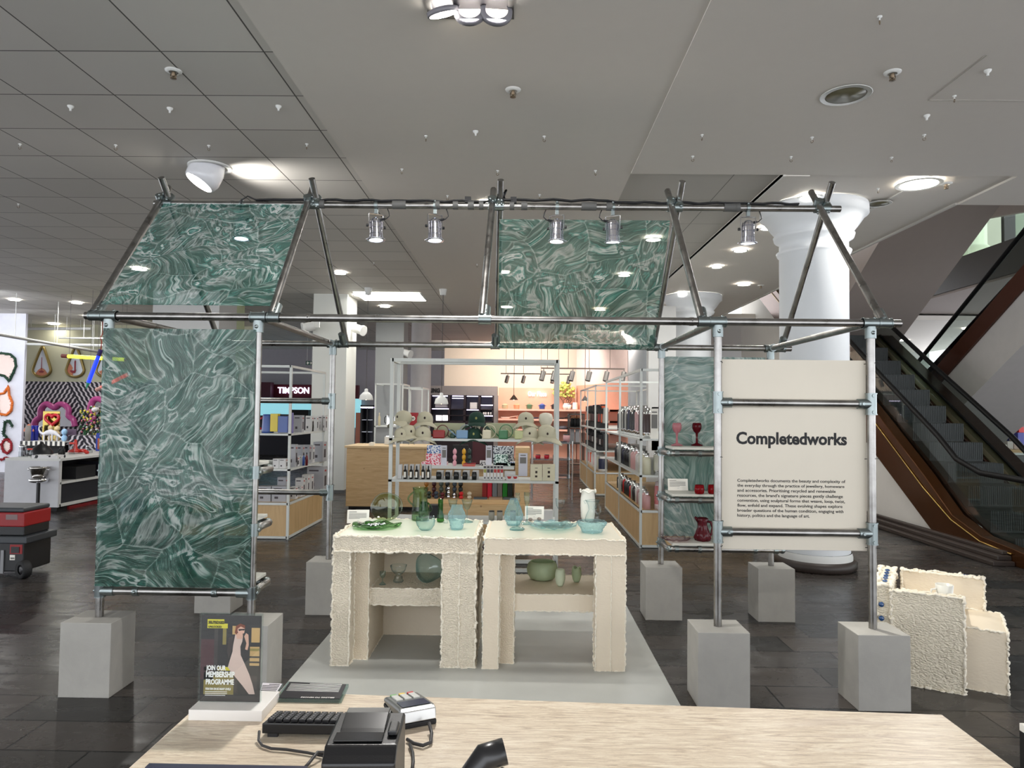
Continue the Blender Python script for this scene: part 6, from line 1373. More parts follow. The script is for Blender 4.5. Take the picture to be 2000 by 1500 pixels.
rowb(1.25, 4.42, .145, ['dark brown', 'dark brown', 'dark brown', 'pink-grey', 'pink-grey', 'black', 'black', 'black', 'navy', 'black', 'clear grey', 'black', 'clear grey', 'black', 'clear grey', 'black'], 3.80, 'top', 'near', .062, .36, 'canister')
rowb(.83, 4.42, .13, ['cream', 'cream', 'cream', 'white', 'white', 'blush', 'blush', 'blush', 'clear grey', 'black', 'black', 'black', 'black', 'navy', 'black', 'black', 'black', 'clear grey', 'black', 'black'], 3.79, 'middle', 'near', .050, .27)
rowb(.43, 4.40, .12, ['blush', 'blush', 'white', 'white', 'pink-grey', 'white', 'black', 'black', 'clear grey', 'red', 'black', 'black', 'black', 'black', 'red', 'black', 'clear grey', 'black', 'white', 'black'], 3.79, 'lowest', 'near', .042, .22)
for i, (x, c) in enumerate(((3.93, 'pink tinted'), (4.06, 'pink tinted'),)): btl('drink_dispenser', ('left' if i == 0 else 'right')+' pink tinted drink dispenser at the corner of the near rack', 'dispenser', x, 4.38, .43, .058, .32, M('pink_acrylic', (190, 110, 112), .2), M('clear_cap', (206, 190, 190), .2), 'pink drink dispensers', 'canister')
for i, x in enumerate((3.92, 4.05)): btl('drink_dispenser', ('left' if i == 0 else 'right')+' clear tall drink dispenser at the corner of the near rack, middle shelf', 'dispenser', x, 4.40, .83, .056, .27, M('smoky_clear', (178, 176, 160), .15), chrome, 'clear drink dispensers', 'canister')
t = thing('information_card', 'tall white information card on the top shelf of the near bottle rack', 'card', (3.86, 4.33, 1.25), 0, world=False)
MB().bx(-.045, 0, 0, .045, .004, .35).build('card', paper, t); MB().bx(-.03, -.001, .3, .03, 0, .315).bx(-.035, -.001, .12, .035, 0, .28).build('printed_lines', inkg, t)
rowb(1.25, 9.45, .24, ['clear grey', 'orange', 'black', 'red', 'black', 'black', 'clear grey', 'black', 'navy', 'black', 'black', 'clear grey'], 3.86, 'top', 'far', .085, .42, 'machine', blackm)
rowb(.83, 9.45, .24, ['black', 'black', 'white', 'black', 'black', 'clear grey', 'black', 'black', 'white', 'black', 'black', 'black'], 3.86, 'middle', 'far', .085, .34, 'machine', blackm)
rowb(.43, 9.45, .24, ['navy', 'cream', 'white', 'clear grey', 'blush', 'white', 'white', 'orange', 'white', 'red', 'black', 'white'], 3.86, 'lowest', 'far', .085, .32, 'canister', M('cap_w', (210, 206, 200), .4))
# back board of near rack
tag(MB().bx(4.5, 8.3, 0, 4.97, 8.5, 3.4).build('white_board', wallw), 'tall white partition behind the near bottle rack', 'partition')
t = thing('wall_poster', 'partition poster in teal and mustard seen beside the teal panel', 'poster', (5.6, 8.3, 1.0)); a, b = V(1273, 795, 8.3), V(1288, 880, 8.3)
MB().bx(a.x, 8.3, b.z, b.x+.15, 8.32, V(1280, 810, 8.3).z).build('mustard_part', M('mustard', (196, 158, 30), .6), t); MB().bx(a.x, 8.3, V(1280, 810, 8.3).z, b.x+.15, 8.32, a.z).build('teal_part', M('teal_print', (50, 90, 112), .6), t)
tag(MB().bx(V(1272, 700, 8.34).x, 8.34, .2, V(1310, 700, 8.34).x, 8.4, V(1272, 725, 8.34).z).build('cream_partition', M('putty', (176, 168, 156), .6)), 'putty coloured partition carrying black letters NS', 'partition')
textmesh('black_letters', 'NS', V(1282, 780, 8.3).x-V(1275, 780, 8.3).x, .1, .004, .004, ink, None, (V(1275, 780, 8.3).x, 8.33, V(1278, 785, 8.3).z)); tag(bpy.data.objects['black_letters'], 'black letters NS on the putty partition', 'lettering')
# ---- back wall: dark shelving with LING, coral wall with Our Place
Yb = 19.9
def X(px, Y=Yb): return V(px, 780, Y).x
def Z(py, px=950, Y=Yb): return V(px, py, Y).z
t = thing('dark_wall_shelving', 'dark wall of lit shelves under a grey header ending in LING', 'shelving', ((X(835)+X(972))/2, Yb-.3, 0))
MB().bx(X(820), Yb-.5, Z(773), X(972), Yb, Z(755.5)).build('header', M('header_grey', (132, 126, 124), .6), t)
MB().bx(X(966), Yb-.52, 0, X(974), Yb, Z(773)).build('side_panel', M('header_grey', (132, 126, 124), .6), t)
textmesh('lettering', 'LING', X(859)-X(838.5), .3, .01, .012, ink, t, (X(838.5, Yb-.5), Yb-.52, Z(768)), hs=1.15)
MB().bx(X(820), Yb-.1, 0, X(966), Yb, Z(773)).build('back_board', M('shelf_back', (92, 92, 106), .6), t)
dkm = M('dark_wood', (38, 26, 32), .5)
m = MB()
for px in (826, 845, 881, 911, 939, 966): m.bx(X(px)-.06, Yb-.5, 0, X(px)+.02, Yb, Z(773))
for py in (799, 811, 822): m.bx(X(820), Yb-.5, Z(py)-.03, X(966), Yb, Z(py))
m.bx(X(820), Yb-.55, 0, X(966), Yb, Z(824)); m.build('dark_frame', dkm, t)
gl_ = M('shelf_strip_glow', (235, 225, 255), .5, emit=(225, 215, 250), es=2.5)
m = MB()
for a_, b_ in ((848, 879), (886, 908), (914, 937), (942, 964)): m.bx(X(a_), Yb-.48, Z(775.6), X(b_), Yb-.44, Z(774.2))
for a_, b_, y in ((886, 908, 779), (848, 880, 799.5), (914, 937, 801), (941, 964, 791.5), (943, 964, 812)): m.bx(X(a_), Yb-.52, Z(y+.8), X(b_), Yb-.5, Z(y-.6))
m.build('light_strip', gl_, t)
SI('lit_picture', 'left of two small lit pictures on the dark wall shelving', 'picture', 851.5, 811, 863, Yb-.54, Z(822), M('lit_pic', (240, 235, 245), .5, emit=(255, 245, 250), es=1.2), d=.03); SI('lit_picture', 'right of two small lit pictures on the dark wall shelving', 'picture', 864.5, 811, 874.5, Yb-.54, Z(822), M('lit_pic', (240, 235, 245), .5, emit=(255, 245, 250), es=1.2), d=.03)
SI('microwave', 'pale microwave oven on the dark shelving behind a pendant lamp', 'microwave', 850, 777, 878, Yb-.46, Z(797), [M('microwave_grey', (150, 146, 146), .4)], d=.3)
SI('appliance_box', 'white printed appliance box on the dark wall shelving', 'box', 918, 786, 932, Yb-.46, Z(799), cardw, d=.2); SI('appliance_box', 'narrow white box beside the printed appliance box', 'box', 933.5, 785, 938.5, Yb-.46, Z(799), cardw, d=.2)
for i, x in enumerate((943, 947, 952, 957)): SI('mug', 'pale mug, %s of four on the dark wall shelving' % ORD[i], 'mug', x, 805, x+3.4, Yb-.46, Z(811), [cardw, cardw], 'tub', 'mugs on the dark shelving')
coral = M('coral_wall', (228, 168, 144), .7, var=.05); corall = M('coral_shelf', (240, 190, 170), .5)
struct('wall_coral', MB().bx(X(974.5), Yb-.3, 0, X(1122), Yb, Z(757.5)), coral)
struct('trim_5', MB().bx(X(972.5), Yb-.34, 0, X(974.5), Yb, Z(757)).bx(X(1121), Yb-.4, 0, X(1124), Yb, Z(757)), M('coral_trim', (236, 206, 184), .5))
q0, q1 = Vector((X(1124), Yb-.3, 0)), Vector((V(1226, 750, 16.0).x, 16.0, 0)); dn = (q1-q0).normalized()*1.0; nn = Vector((-dn.y, dn.x, 0))
m = MB(); m.add([q0, q1, q1+Vector((.2, .2, 0)), q0+Vector((.2, .2, 0)), q0+Vector((0, 0, 2.42)), q1+Vector((0, 0, 2.42)), q1+Vector((.2, .2, 2.42)), q0+Vector((.2, .2, 2.42))], [(0, 1, 5, 4), (4, 5, 6, 7), (1, 2, 6, 5), (2, 3, 7, 6), (0, 4, 7, 3)])
struct('wall_coral', m, coral)
m = MB(); m.add([q0+Vector((0, 0, 2.42)), q1+Vector((0, 0, 2.42)), q1+Vector((0, 0, 3.7)), q0+Vector((0, 0, 3.7))], [(0, 1, 2, 3)]); struct('wall_right_shop', m, M('pinkish_white', (222, 206, 200), .7))
t = thing('lit_shop_sign', 'glowing white rounded letters reading Our Place on the coral wall', 'sign', (X(1048), Yb-.32, Z(773)))
textmesh('lettering', 'Our Place', X(1067, Yb-.33)-X(1031, Yb-.33), .3, .02, .003, M('neon_white', (255, 255, 255), .5, emit=(250, 252, 255), es=1.1), t, (X(1031, Yb-.33), Yb-.36, Z(773)), hs=1.5)
for k, (py, nm) in enumerate(((798, 'top'), (816.5, 'middle'), (836, 'lower'))):
    m = MB().bx(X(975), Yb-.75, Z(py)-.06, X(1121), Yb-.3, Z(py)); m.add([q0+Vector((-.5, 0, Z(py)-.06)), q1+Vector((-.5, 0, Z(py)-.06)), q1+Vector((-.5, 0, Z(py))), q0+Vector((-.5, 0, Z(py))), q0+Vector((0, 0, Z(py)-.06)), q1+Vector((0, 0, Z(py)-.06)), q1+Vector((0, 0, Z(py))), q0+Vector((0, 0, Z(py)))], [(0, 1, 2, 3), (3, 2, 6, 7), (0, 4, 5, 1)])
    tag(m.build('wall_shelf', corall), '%s pale coral shelf along the coral wall' % nm, 'shelf', 'shelves on the coral wall')
pots = [('cream', (196, 186, 150), 980), ('peach', (232, 168, 130), 1003), ('green', (98, 132, 100), 1028), ('blue', (60, 90, 160), 1053), ('black', (50, 48, 52), 1077)]
for cn, c, x in pots: SI('casserole_pot', '%s lidded casserole pot on the top coral shelf' % cn, 'pot', x, 786, x+12, Yb-.7, Z(798), [M('pot_'+cn, c, .35), M('pot_'+cn, c, .35)], 'pot', 'casserole pots on the coral shelf')
for i, (x, c) in enumerate(((987, (236, 206, 190)), (1017, (220, 160, 130)), (1043, (50, 54, 80)), (1094, (40, 38, 40)))):
    a = V(x, 814, Yb-.7); m = MB(); m.lathe([(.001, 0), (.13, 0), (.16, .05), (.15, .05), (.12, .015), (.001, .012)], (0, .1, 0), 20); m.tube((.15, .1, .045), (.42, .1, .09), .014, n=8)
    tag(m.build('frying_pan', M('pan%d' % i, c, .4), loc=(a.x, Yb-.7, Z(816.5))), ['pale pink', 'peach', 'navy', 'black'][i]+' frying pan on the middle coral shelf', 'pan', 'frying pans on the coral shelf')
for i, x in enumerate((1003, 1047, 1078, 1100)):
    a = V(x, 830, Yb-.7); tag(MB().lathe([(.001, 0), (.15, 0), (.17, .08), (.1, .11), (.001, .12)], (0, .12, 0), 20).build('serving_dish', M('dish%d' % i, ((70, 66, 70), (90, 84, 74), (60, 50, 50), (80, 82, 90))[i], .4), loc=(a.x, Yb-.72, Z(836))), 'dark lidded dish, %s on the lower coral shelf' % nth(i, 'the left'), 'dish', 'dishes on the lower coral shelf')
# potted plant with bright foliage
p = V(1105, 797, Yb-.9); t = thing('flower_arrangement', 'yellow-green leafy arrangement in vases on the coral shelf', 'plant', (p.x, Yb-.6, Z(798)))
m = MB(); random.seed(3)
for k in range(110):
    a = random.uniform(0, 6.28); e_2 = random.uniform(-.3, 1.4); R = random.uniform(.2, .42); c = Vector((p.x-.05+R*cos(a)*cos(e_2), Yb-.6+.5*R*sin(a)*cos(e_2), Z(798)+.5+R*sin(e_2)))
    m.ball(c, (random.uniform(.03, .06), .02, random.uniform(.02, .05)), 6)
m.build('foliage', M('lime_leaf', (196, 206, 110), .6, var=.3), t); m = MB()
for k in range(7): m.path([(p.x, Yb-.6, Z(798)), (p.x+random.uniform(-.2, .25), Yb-.6, Z(798)+.3), (p.x+random.uniform(-.35, .35), Yb-.6, Z(798)+.55)], .01, 5)
m.build('stems', M('twig', (90, 64, 40), .7), t)
MB().lathe([(.001, 0), (.1, 0), (.14, .1), (.09, .2), (.07, .2), (.1, .1), (.001, .02)], (p.x+.05, Yb-.6, Z(798)), 20).build('vase', paper, t)
SI('patterned_vase', 'blue and white vase beside the leafy arrangement on the coral shelf', 'vase', 1108, 789, 1116, Yb-.75, Z(798), [paper, M('navy_print', (40, 44, 90), .4)], 'tub'); SI('boot_vase', 'white jug with dark handle right of the blue and white vase', 'jug', 1118, 786, 1129, Yb-.75, Z(798), [paper, M('navy_print', (40, 44, 90), .4)], 'kettle')
# wire rack with utensils in the aisle
rack('grey wire rack of utensils and boxes in front of the coral wall', V(1112, 800, 13.2).x, 13.2, V(1141, 800, 13.2).x, 13.6, V(1120, 808, 13.2).z, (V(1120, 834, 13.2).z, V(1120, 864, 13.2).z, .8, .3), None, fr_m=M('wire_grey', (96, 92, 88), .4, .6))
for i, x in enumerate((1116, 1122, 1128)): btl('utensil_pot', 'dark utensil holder, %s on the grey wire rack' % nth(i, 'the left'), 'utensils', V(x+2, 820, 13.3).x, 13.4, V(1120, 834, 13.2).z, .05, .26, blackm, M('wood_handle', (150, 100, 60), .5), 'utensils on the wire rack')
for i, x in enumerate((1114, 1124)): SI('hanging_bag', '%s grey packet on the grey wire rack' % ('left', 'right')[i], 'packet', x, 838, x+8, 13.3, V(1120, 864, 13.2).z, [cardg], 'box', 'packets on the wire rack')
# baskets of red goods below
struct_tables = thing('glass_display_table', 'chrome and glass display table with red dishes in the aisle', 'table', (V(1090, 900, 9).x, 9.3, 0))
x0, x1 = V(1040, 900, 9).x, V(1118, 900, 9).x
for z in (.35, .68, .98): MB().bx(x0, 9, z-.012, x1, 9.8, z).build('glass_shelf', glassy('shelf_glass', (214, 220, 222), (150, 160, 164), .03, .25), struct_tables)
m = MB()
for x in (x0, x1):
    for y in (9.0, 9.8): m.tube((x, y, 0), (x, y, 1.02), .014, n=8)
m.build('chrome_frame', chrome, struct_tables)
for i, (x, c) in enumerate(((1046, (190, 24, 50)), (1063, (200, 30, 50)), (1080, (60, 40, 60)))): SI('ceramic_dish', ['left red dish', 'right red dish', 'dark dish'][i]+' on the chrome and glass table', 'dish', x, 888, x+10, 9.2, .68, [M('dish_r%d' % i, c, .3)], 'tub', 'dishes on the glass table')
for i, (x, c) in enumerate(((1044, (170, 160, 160)), (1072, (196, 186, 186)), (1094, (60, 56, 70)), (1100, (200, 150, 150)))): SI('ceramic_bowl', ['grey bowl', 'pale bowl', 'dark pan', 'pink bowl'][i]+' on top of the chrome and glass table', 'bowl', x, 862 if i < 3 else 848, x+14, 9.2+.1*i, .98, [M('bowl_r%d' % i, c, .3)], 'tub', 'bowls on the glass table')
# pendants
def pendant(px, py_top, py_bot, wpx, Y, label, mat, cone=False, py_cord=None):
    p = V(px, py_bot, Y); r = (V(px+wpx/2, py_bot, Y).x-p.x); zt2 = V(px, py_top, Y).z; t = thing('pendant_lamp', label, 'pendant lamp', (p.x, Y, p.z))
    h = zt2-p.z
    pr_2 = [(r, p.z), (.012, zt2)] if cone else [(r, p.z), (r*1.0, p.z+h*.08), (r*.86, p.z+h*.4), (r*.5, p.z+h*.64), (r*.26, p.z+h*.72), (r*.24, p.z+h*.95), (.01, zt2)]
    MB().lathe(pr_2, (p.x, Y, 0), 32).build('shade', mat, t); MB().tube((p.x, Y, zt2), (p.x, Y, CH), .006, n=6).build('cord', M('cord_grey', (70, 66, 64), .6), t)
    MB().lathe([(.05, CH-.12), (.07, CH)], (p.x, Y, 0), 16).build('ceiling_rose', white, t); MB().ball((p.x, Y, p.z+h*.12), r*.22, 10).build('bulb', M('bulb', (250, 240, 220), .4, emit=(255, 236, 205), es=3), t)
pendant(715, 759, 781, 27, 8.5, 'white dome pendant lamp left of the grey pillar', white)
pendant(862, 767, 789, 27, 8.5, 'white dome pendant lamp behind the cap rack', white)
pendant(1003.5, 771, 781, 17, 13, 'brown cone pendant lamp in front of the Our Place sign', M('taupe_shade', (96, 80, 66), .6), True)
pendant(1142.5, 773, 783, 15, 13, 'grey cone pendant lamp above the right aisle racks', M('grey_shade', (140, 138, 136), .5), True)
# track lights in the far shop
tk = M('track_grey', (110, 98, 90), .5)
def track(x0, x1, py, Y, heads, label):
    a, b = V(x0, py, Y), V(x1, py, Y); t = thing('track_light', label, 'track light', ((a.x+b.x)/2, Y, a.z)); MB().bx(a.x, Y-.02, a.z-.015, b.x, Y+.02, a.z+.015).build('rail', tk, t)
    m = MB()
    for k in range(4): xx = a.x+(b.x-a.x)*(k+.3)/4; m.tube((xx, Y, a.z), (xx, Y, CH), .006, n=6)
    m.build('drop_rods', tk, t)
    for i, hx_ in enumerate(heads):
        c = V(hx_, py, Y).x; m = MB(); m.tube((c, Y, a.z-.02), (c, Y, a.z-.1), .012, n=8); m.tube((c, Y, a.z-.07), (c-.05, Y-.05, a.z-.27), .055, n=16); m.build('lamp_head', M('head_silver', (150, 146, 142), .4, .5), t)
track(1057, 1220, 719, 11.5, (1062, 1084, 1119, 1152, 1186, 1219), 'grey track with silver spot heads above the far aisle')
track(978, 1115, 729.5, 17, (992, 1024, 1081, 1112), 'pinkish track with small spot heads over the coral wall')
lamp('coral_fill', 'AREA', (2.6, 17.6, 3.5), 60, (3.0, 19.9, 1.4), (1, .88, .80), size=2.6, sy=.5)  # added area fill with no fixture, brightens the coral wall
lamp('coral_fill', 'AREA', (4.4, 14.6, 3.5), 22, (5.2, 17.5, 1.4), (1, .88, .80), size=1.5, sy=.5)  # second added fill without a fixture, for the slanted coral wall
lamp('cream_wall_fill', 'AREA', (.6, 17.6, 3.4), 9, (.6, 20, 2.4), (1, .95, .88), size=2.0, sy=.4)  # added fill, no fixture, lifts the cream back wall
# tall dark fridge cabinet, chrome kettles stand
t = thing('glass_display_cabinet', 'tall black framed glass display cabinet behind the left pendant lamp', 'cabinet', (V(717, 850, 12).x, 12.3, 0))
x0, x1 = V(704, 800, 12).x, V(731, 800, 12).x; zt2 = V(715, 791, 12).z
MB().bx(x0, 12, 0, x0+.03, 12.5, zt2).bx(x1-.03, 12, 0, x1, 12.5, zt2).bx(x0, 12, zt2-.04, x1, 12.5, zt2).bx(x0, 12, 0, x1, 12.5, .3).bx((x0+x1)/2-.01, 12, 0, (x0+x1)/2+.01, 12.02, zt2).build('frame', blackm, t)
MB().bx(x0, 12.45, 0, x1, 12.5, zt2).build('back', M('cabinet_back', (90, 92, 104), .4), t)
for k in range(5): MB().bx(x0+.03, 12.02, .5+k*.27, x1-.03, 12.44, .515+k*.27).build('shelf', M('cab_shelf', (190, 196, 210), .3), t)
MB().bx(x0, 12, zt2-.07, x1, 12.1, zt2-.04).build('light_strip', gl_, t)
rack('white framed stand with chrome appliances behind the plywood counter', V(733, 800, 8.4).x, 8.4, V(786, 800, 8.4).x, 9.1, V(760, 749, 8.4).z, (V(760, 832, 8.4).z,), None, r=.012)
zk = V(760, 832, 8.4).z
tag(MB().bx(V(736, 800, 9.08).x, 9.06, V(760, 832, 9).z, V(784, 800, 9.08).x, 9.08, V(760, 750, 9.08).z).build('grey_back_board', M('grey_board', (150, 152, 152), .6)), 'grey back board of the white framed appliance stand', 'board')
tag(MB().bx(V(736, 800, 8.44).x, 8.44, .0, V(800, 800, 8.44).x, 9.0, zk-.03).build('grey_plinth', M('grey_board', (150, 152, 152), .6)), 'grey boxed plinth under the chrome appliances', 'plinth')
SI('chrome_juicer', 'left chrome appliance on the white framed stand', 'juicer', 753, 809, 764, 8.5, zk, [chrome, blackm], 'kettle'); SI('chrome_juicer', 'right chrome appliance on the white framed stand', 'juicer', 768, 812, 778, 8.5, zk, [chrome, blackm], 'kettle')
SI('pepper_mill', 'slim cream mill on the white framed stand', 'mill', 738, 806, 743, 8.5, zk, [M('cream_mill', (210, 196, 160), .4), M('cream_mill', (210, 196, 160), .4)], 'bottle')
SI('white_toaster', 'white toaster on the plywood counter behind the cap rack', 'toaster', 751, 851, 772, 7.5, .985, [white, chrome], 'toaster'); SI('white_kettle', 'small white kettle on the plywood counter right of the toaster', 'kettle', 770, 854, 780, 7.45, .985, [white, blackm], 'kettle')
rack('white framed stand with a red appliance box left of the round column', V(786, 800, 8.9).x, 8.9, V(824, 800, 8.9).x, 9.8, V(800, 756, 8.9).z, (V(800, 831, 8.9).z,), None, r=.012)
t = thing('red_box', 'red box with a white disc marked 33 behind the caps', 'box', (V(808, 800, 9).x, 9.0, V(800, 831, 8.9).z)); x0, x1 = V(800, 800, 9).x, V(816, 800, 9).x; zb2, zt3 = V(800, 831, 8.9).z, V(808, 806, 9).z
MB().bx(x0, 9, zb2, x1, 9.1, zt3).build('carton', M('box_red', (150, 16, 30), .5), t); MB().tube(((x0+x1)/2-.01, 8.999, (zb2+zt3)/2+.01), ((x0+x1)/2-.01, 8.99, (zb2+zt3)/2+.01), .042, n=24).build('disc', paper, t)
textmesh('number', '33', .05, .05, .001, .002, ink, t, ((x0+x1)/2-.036, 8.986, (zb2+zt3)/2-.008))
# dim goods between the pillars
for i, (x, y, c) in enumerate(((695, 806, (150, 90, 70)), (699, 830, (120, 60, 40)), (694, 850, (60, 58, 62)))): SI('shelf_goods', ['upper', 'middle', 'lower'][i]+' group of goods seen between the square pillar and the cabinet', 'goods', x, y, x+9, 13.5+.12*i, V(697, 868, 13.5).z, [M('dimgoods%d' % i, c, .6)], 'box')
tag(MB().bx(V(690, 800, 13.45).x, 13.45, 0, V(706, 800, 13.45).x, 13.9, V(697, 868, 13.5).z).build('low_shelf', ply), 'low wooden shelf between the square pillar and the cabinet', 'shelf')
# speakers on the pillars
def spk(px, py, Y, label, s_=1):
    p = V(px, py, Y); t = thing('wall_spotlight', label, 'wall fitting', (p.x, Y, p.z), 0, world=False)
    MB().tube((-.06*s_, 0, 0), (.10*s_, -.06, -.05), .085, n=20).build('body', white, t); MB().tube((.10*s_, -.06, -.05), (.13*s_, -.075, -.06), .1, n=20).build('rim', white, t); MB().bx(-.16*s_, -.01, -.03, -.04*s_, .02, .08).build('bracket', white, t)
spk(699, 641, 9.5, 'white cylindrical fitting on the right side of the square white pillar'); spk(607, 636, 8.9, 'white cylindrical fitting left of the square white pillar', -1); spk(792, 688, 12.1, 'white cylindrical fitting on the grey square pillar')
# ================================================================== colourful shop at the far left
# white display counter
cx0, cx1 = V(8, 950, 6.4).x, -4.44
t = thing('white_display_counter', 'long white display counter with open cubbies at the far left', 'counter', (-4.9, 8, 0))
wg = M('counter_white', (204, 204, 208), .5)
ct = .745
MB().bx(cx0, 6.4, .07, cx1, 6.44, ct).build('end_panel', wg, t)
MB().bx(cx0, 6.4, ct, cx1+.02, 10.4, ct+.035).build('worktop', white, t)
MB().bx(cx0, 6.44, .07, cx0+.04, 10.4, ct).bx(cx0+.3, 6.44, .07, cx0+.34, 10.4, ct).build('back_panel', blackm, t)
MB().bx(cx0, 6.44, .07, cx1, 10.4, .11).bx(cx1-.5, 6.44, .40, cx1, 10.4, .43).bx(cx1-.5, 8.3, .07, cx1, 8.34, .4).bx(cx1-.5, 6.44, .07, cx1, 6.47, ct).build('shelf', white, t)
for y0, y1 in ((6.5, 8.28), (8.36, 10.3)): MB().bx(cx1-.06, y0, .11, cx1-.04, y1, .40).build('drawer_front', M('charcoal_front', (34, 35, 42), .6), t)
MB().bx(cx0+.05, 6.46, 0, cx1-.05, 10.3, .07).build('plinth', blackm, t)
MB().bx(cx1-.06, 6.7, 0, cx1-.02, 10.3, .05).build('red_kick', M('kick_red', (130, 24, 26), .4), t)
q = PX(188, 940, -4.6); tag(MB().bx(-4.85, 8.1, .43, -4.5, 8.95, .64).bx(-4.85, 8.1, .64, -4.5, 8.95, .655, 1).build('white_bread_bin', [M('bin_white', (220, 218, 210), .4), chrome]), 'white bin with a chrome lid in the counter cubby', 'bin')
tag(MB().bx(-4.85, 6.9, .43, -4.5, 7.4, .62).build('black_bin', blackm), 'black bin in the counter cubby, left', 'bin'); tag(MB().bx(-4.85, 7.5, .43, -4.5, 7.8, .66).build('black_bin', M('black2', (30, 30, 40), .5)), 'black bin in the counter cubby, beside the white one', 'bin')
# champagne bucket on stand
p = G(73, 1002, 0); d_ = (Vector((p.x, p.y, 0))-Vector((CX, CY, 0))).length; s = (p-Vector((CX, CY, H))).dot(_f)/F
t = thing('wine_bucket_stand', 'chrome wine bucket on a dark pole stand at the end of the white counter', 'bucket stand', (p.x, p.y, 0))
hh = lambda py: (1002-py)*s
MB().lathe([(.001, .0), (16.5*s, .0), (16.5*s, .012), (4*s, .03), (.001, .03)], (p.x, p.y, 0), 32).build('base', chrome, t)
MB().tube((p.x, p.y, .02), (p.x, p.y, hh(942)), 3.4*s, n=14).build('pole', black, t)
MB().lathe([(.001, hh(943)), (15*s, hh(942)), (17*s, hh(939)), (17*s, hh(935)), (12*s, hh(934))], (p.x, p.y, 0), 36).build('tray', chrome, t)
MB().lathe([(.001, hh(936)), (11.5*s, hh(936)), (15.5*s, hh(915)), (16.5*s, hh(912)), (15*s, hh(912)), (11*s, hh(934))], (p.x, p.y, 0), 36).build('bucket', M('bucket_steel', (180, 176, 170), .12, 1), t)
for s_ in (-1, 1): MB().tube((p.x+s_*14*s, p.y, hh(917)), (p.x+s_*19*s, p.y, hh(917)), 1.4*s, n=8).ball((p.x+s_*20*s, p.y, hh(917)), 2.4*s, 10).build('knob', chrome, t)
# things on the counter
WT = ct+.035
def on(name, label, cat, px0, py0, px1, Y, mats, kind, d=.12):
    Y = max(6.46, PX((px0+px1)/2, 880, -4.9).y-.05); return SI(name, label, cat, px0, py0, px1, Y, WT, mats, kind, d=d)
bell = glassy('clear_cloche', (236, 240, 240), (180, 186, 190))
on('glass_cloche', 'clear glass cloche at the left of the white counter', 'cloche', 33, 869, 47, 6.8, [bell, chrome], 'tub'); on('glass_cloche', 'clear glass cloche with a red lid on the white counter', 'cloche', 50, 876, 60, 6.7, [bell, M('lid_red', (220, 70, 60), .4)], 'tub')
SI('white_tray', 'white tray at the left end of the white counter', 'tray', 27, 893, 60, 6.42, WT, [white], 'box', d=.05)
tag(MB().lathe([(.16, 0), (.15, .05), (.1, .12), (.03, .16), (.02, .19), (.001, .19)], (0, 0, 0), 28).build('black_dome', black, loc=(V(81, 885, 7).x, 7.0, WT+.02)), 'black dome cloche on the white counter', 'dome')
def spotted():
    if 'spotted' in MATS: return MATS['spotted']
    q = NT('spotted'); vo = q.N('ShaderNodeTexVoronoi', feature='F1'); vo.inputs['Scale'].default_value = 14; q.L(q.coord(), vo.inputs['Vector']); q.L(q.mix(q.ramp(vo.outputs['Distance'], [(.3, (1, 1, 1)), (.36, (0, 0, 0))]), lin((222, 220, 220)), lin((24, 24, 26))), q.b.inputs['Base Color']); MATS['spotted'] = q.mat; return q.mat
SI('spotted_tray', 'white tray with black shapes printed on it on the white counter', 'tray', 62, 889, 112, 6.42, WT, [spotted()], 'box', d=.2)
on('black_stand', 'black stand beside the red telephone-like ornament', 'stand', 112, 874, 120, 7.4, [black, black], 'bottle'); on('black_stand', 'thin black stand left of the clear cloches', 'stand', 121, 872, 126, 7.6, [black, black], 'bottle')
m = MB().lathe([(.001, 0), (.11, 0), (.1, .03), (.03, .06), (.02, .2), (.001, .21)], (0, 0, 0), 20); m.path([(.05, 0, .02), (.18, -.05, .03), (.26, -.1, .0)], .03, 8)
tag(m.build('red_ornament', M('ornament_red', (210, 50, 40), .3), loc=(V(147, 885, 7.6).x, 7.6, WT+.02)), 'red spiked ornament on the white counter', 'ornament')
on('glass_cloche', 'clear cloche with red rim in front of the zigzag wall', 'cloche', 132, 864, 143, 8.6, [bell, M('lid_red', (220, 70, 60), .4)], 'tub'); on('glass_cloche', 'clear cloche right of the red ornament', 'cloche', 164, 870, 177, 8.4, [bell, chrome], 'tub')
tag(MB().bx(-5.0, 9, WT, -4.55, 9.4, WT+.02).build('flat_box', cardw), 'flat white box at the right of the white counter', 'box')
# high shelf with dinosaur and vases
sy = 12.2
za_ = V(90, 862, sy).z
t = thing('checked_shelf', 'shelf table with black and white checked edge in front of the zigzag wall', 'shelf', (V(85, 862, sy).x, sy, 0))
x0, x1 = V(40, 862, sy).x, V(127, 862, sy).x
MB().bx(x0, sy, za_-.03, x1, sy+.6, za_).build('top', white, t)
m = MB()
n_ = 18
for k in range(n_): m.bx(x0+(x1-x0)*k/n_, sy-.01, za_-.1, x0+(x1-x0)*(k+1)/n_, sy, za_, k % 2)
m.build('checked_edge', [black, paper], t); MB().bx(x0+.1, sy+.1, 0, x1-.1, sy+.5, za_-.1).build('dark_body', blackm, t)
def SH(name, label, cat, px0, py0, px1, mats, kind, Y=sy+.1, d=.2): return SI(name, label, cat, px0, py0, px1, Y, za_, mats, kind, d=d)
ter = M('terracotta', (206, 120, 90), .5)
t = thing('terracotta_figure', 'small terracotta standing figure at the left end of the checked shelf', 'figurine', (V(44, 860, sy).x, sy+.2, za_)); fx, fy = V(44, 860, sy).x, sy+.2; hs_ = V(44, 830, sy).z-za_
m = MB(); m.path([(fx, fy, za_+hs_*.45), (fx, fy, za_+hs_*.85)], [.06, .07], 10); m.ball((fx, fy, za_+hs_*.94), .04, 10)
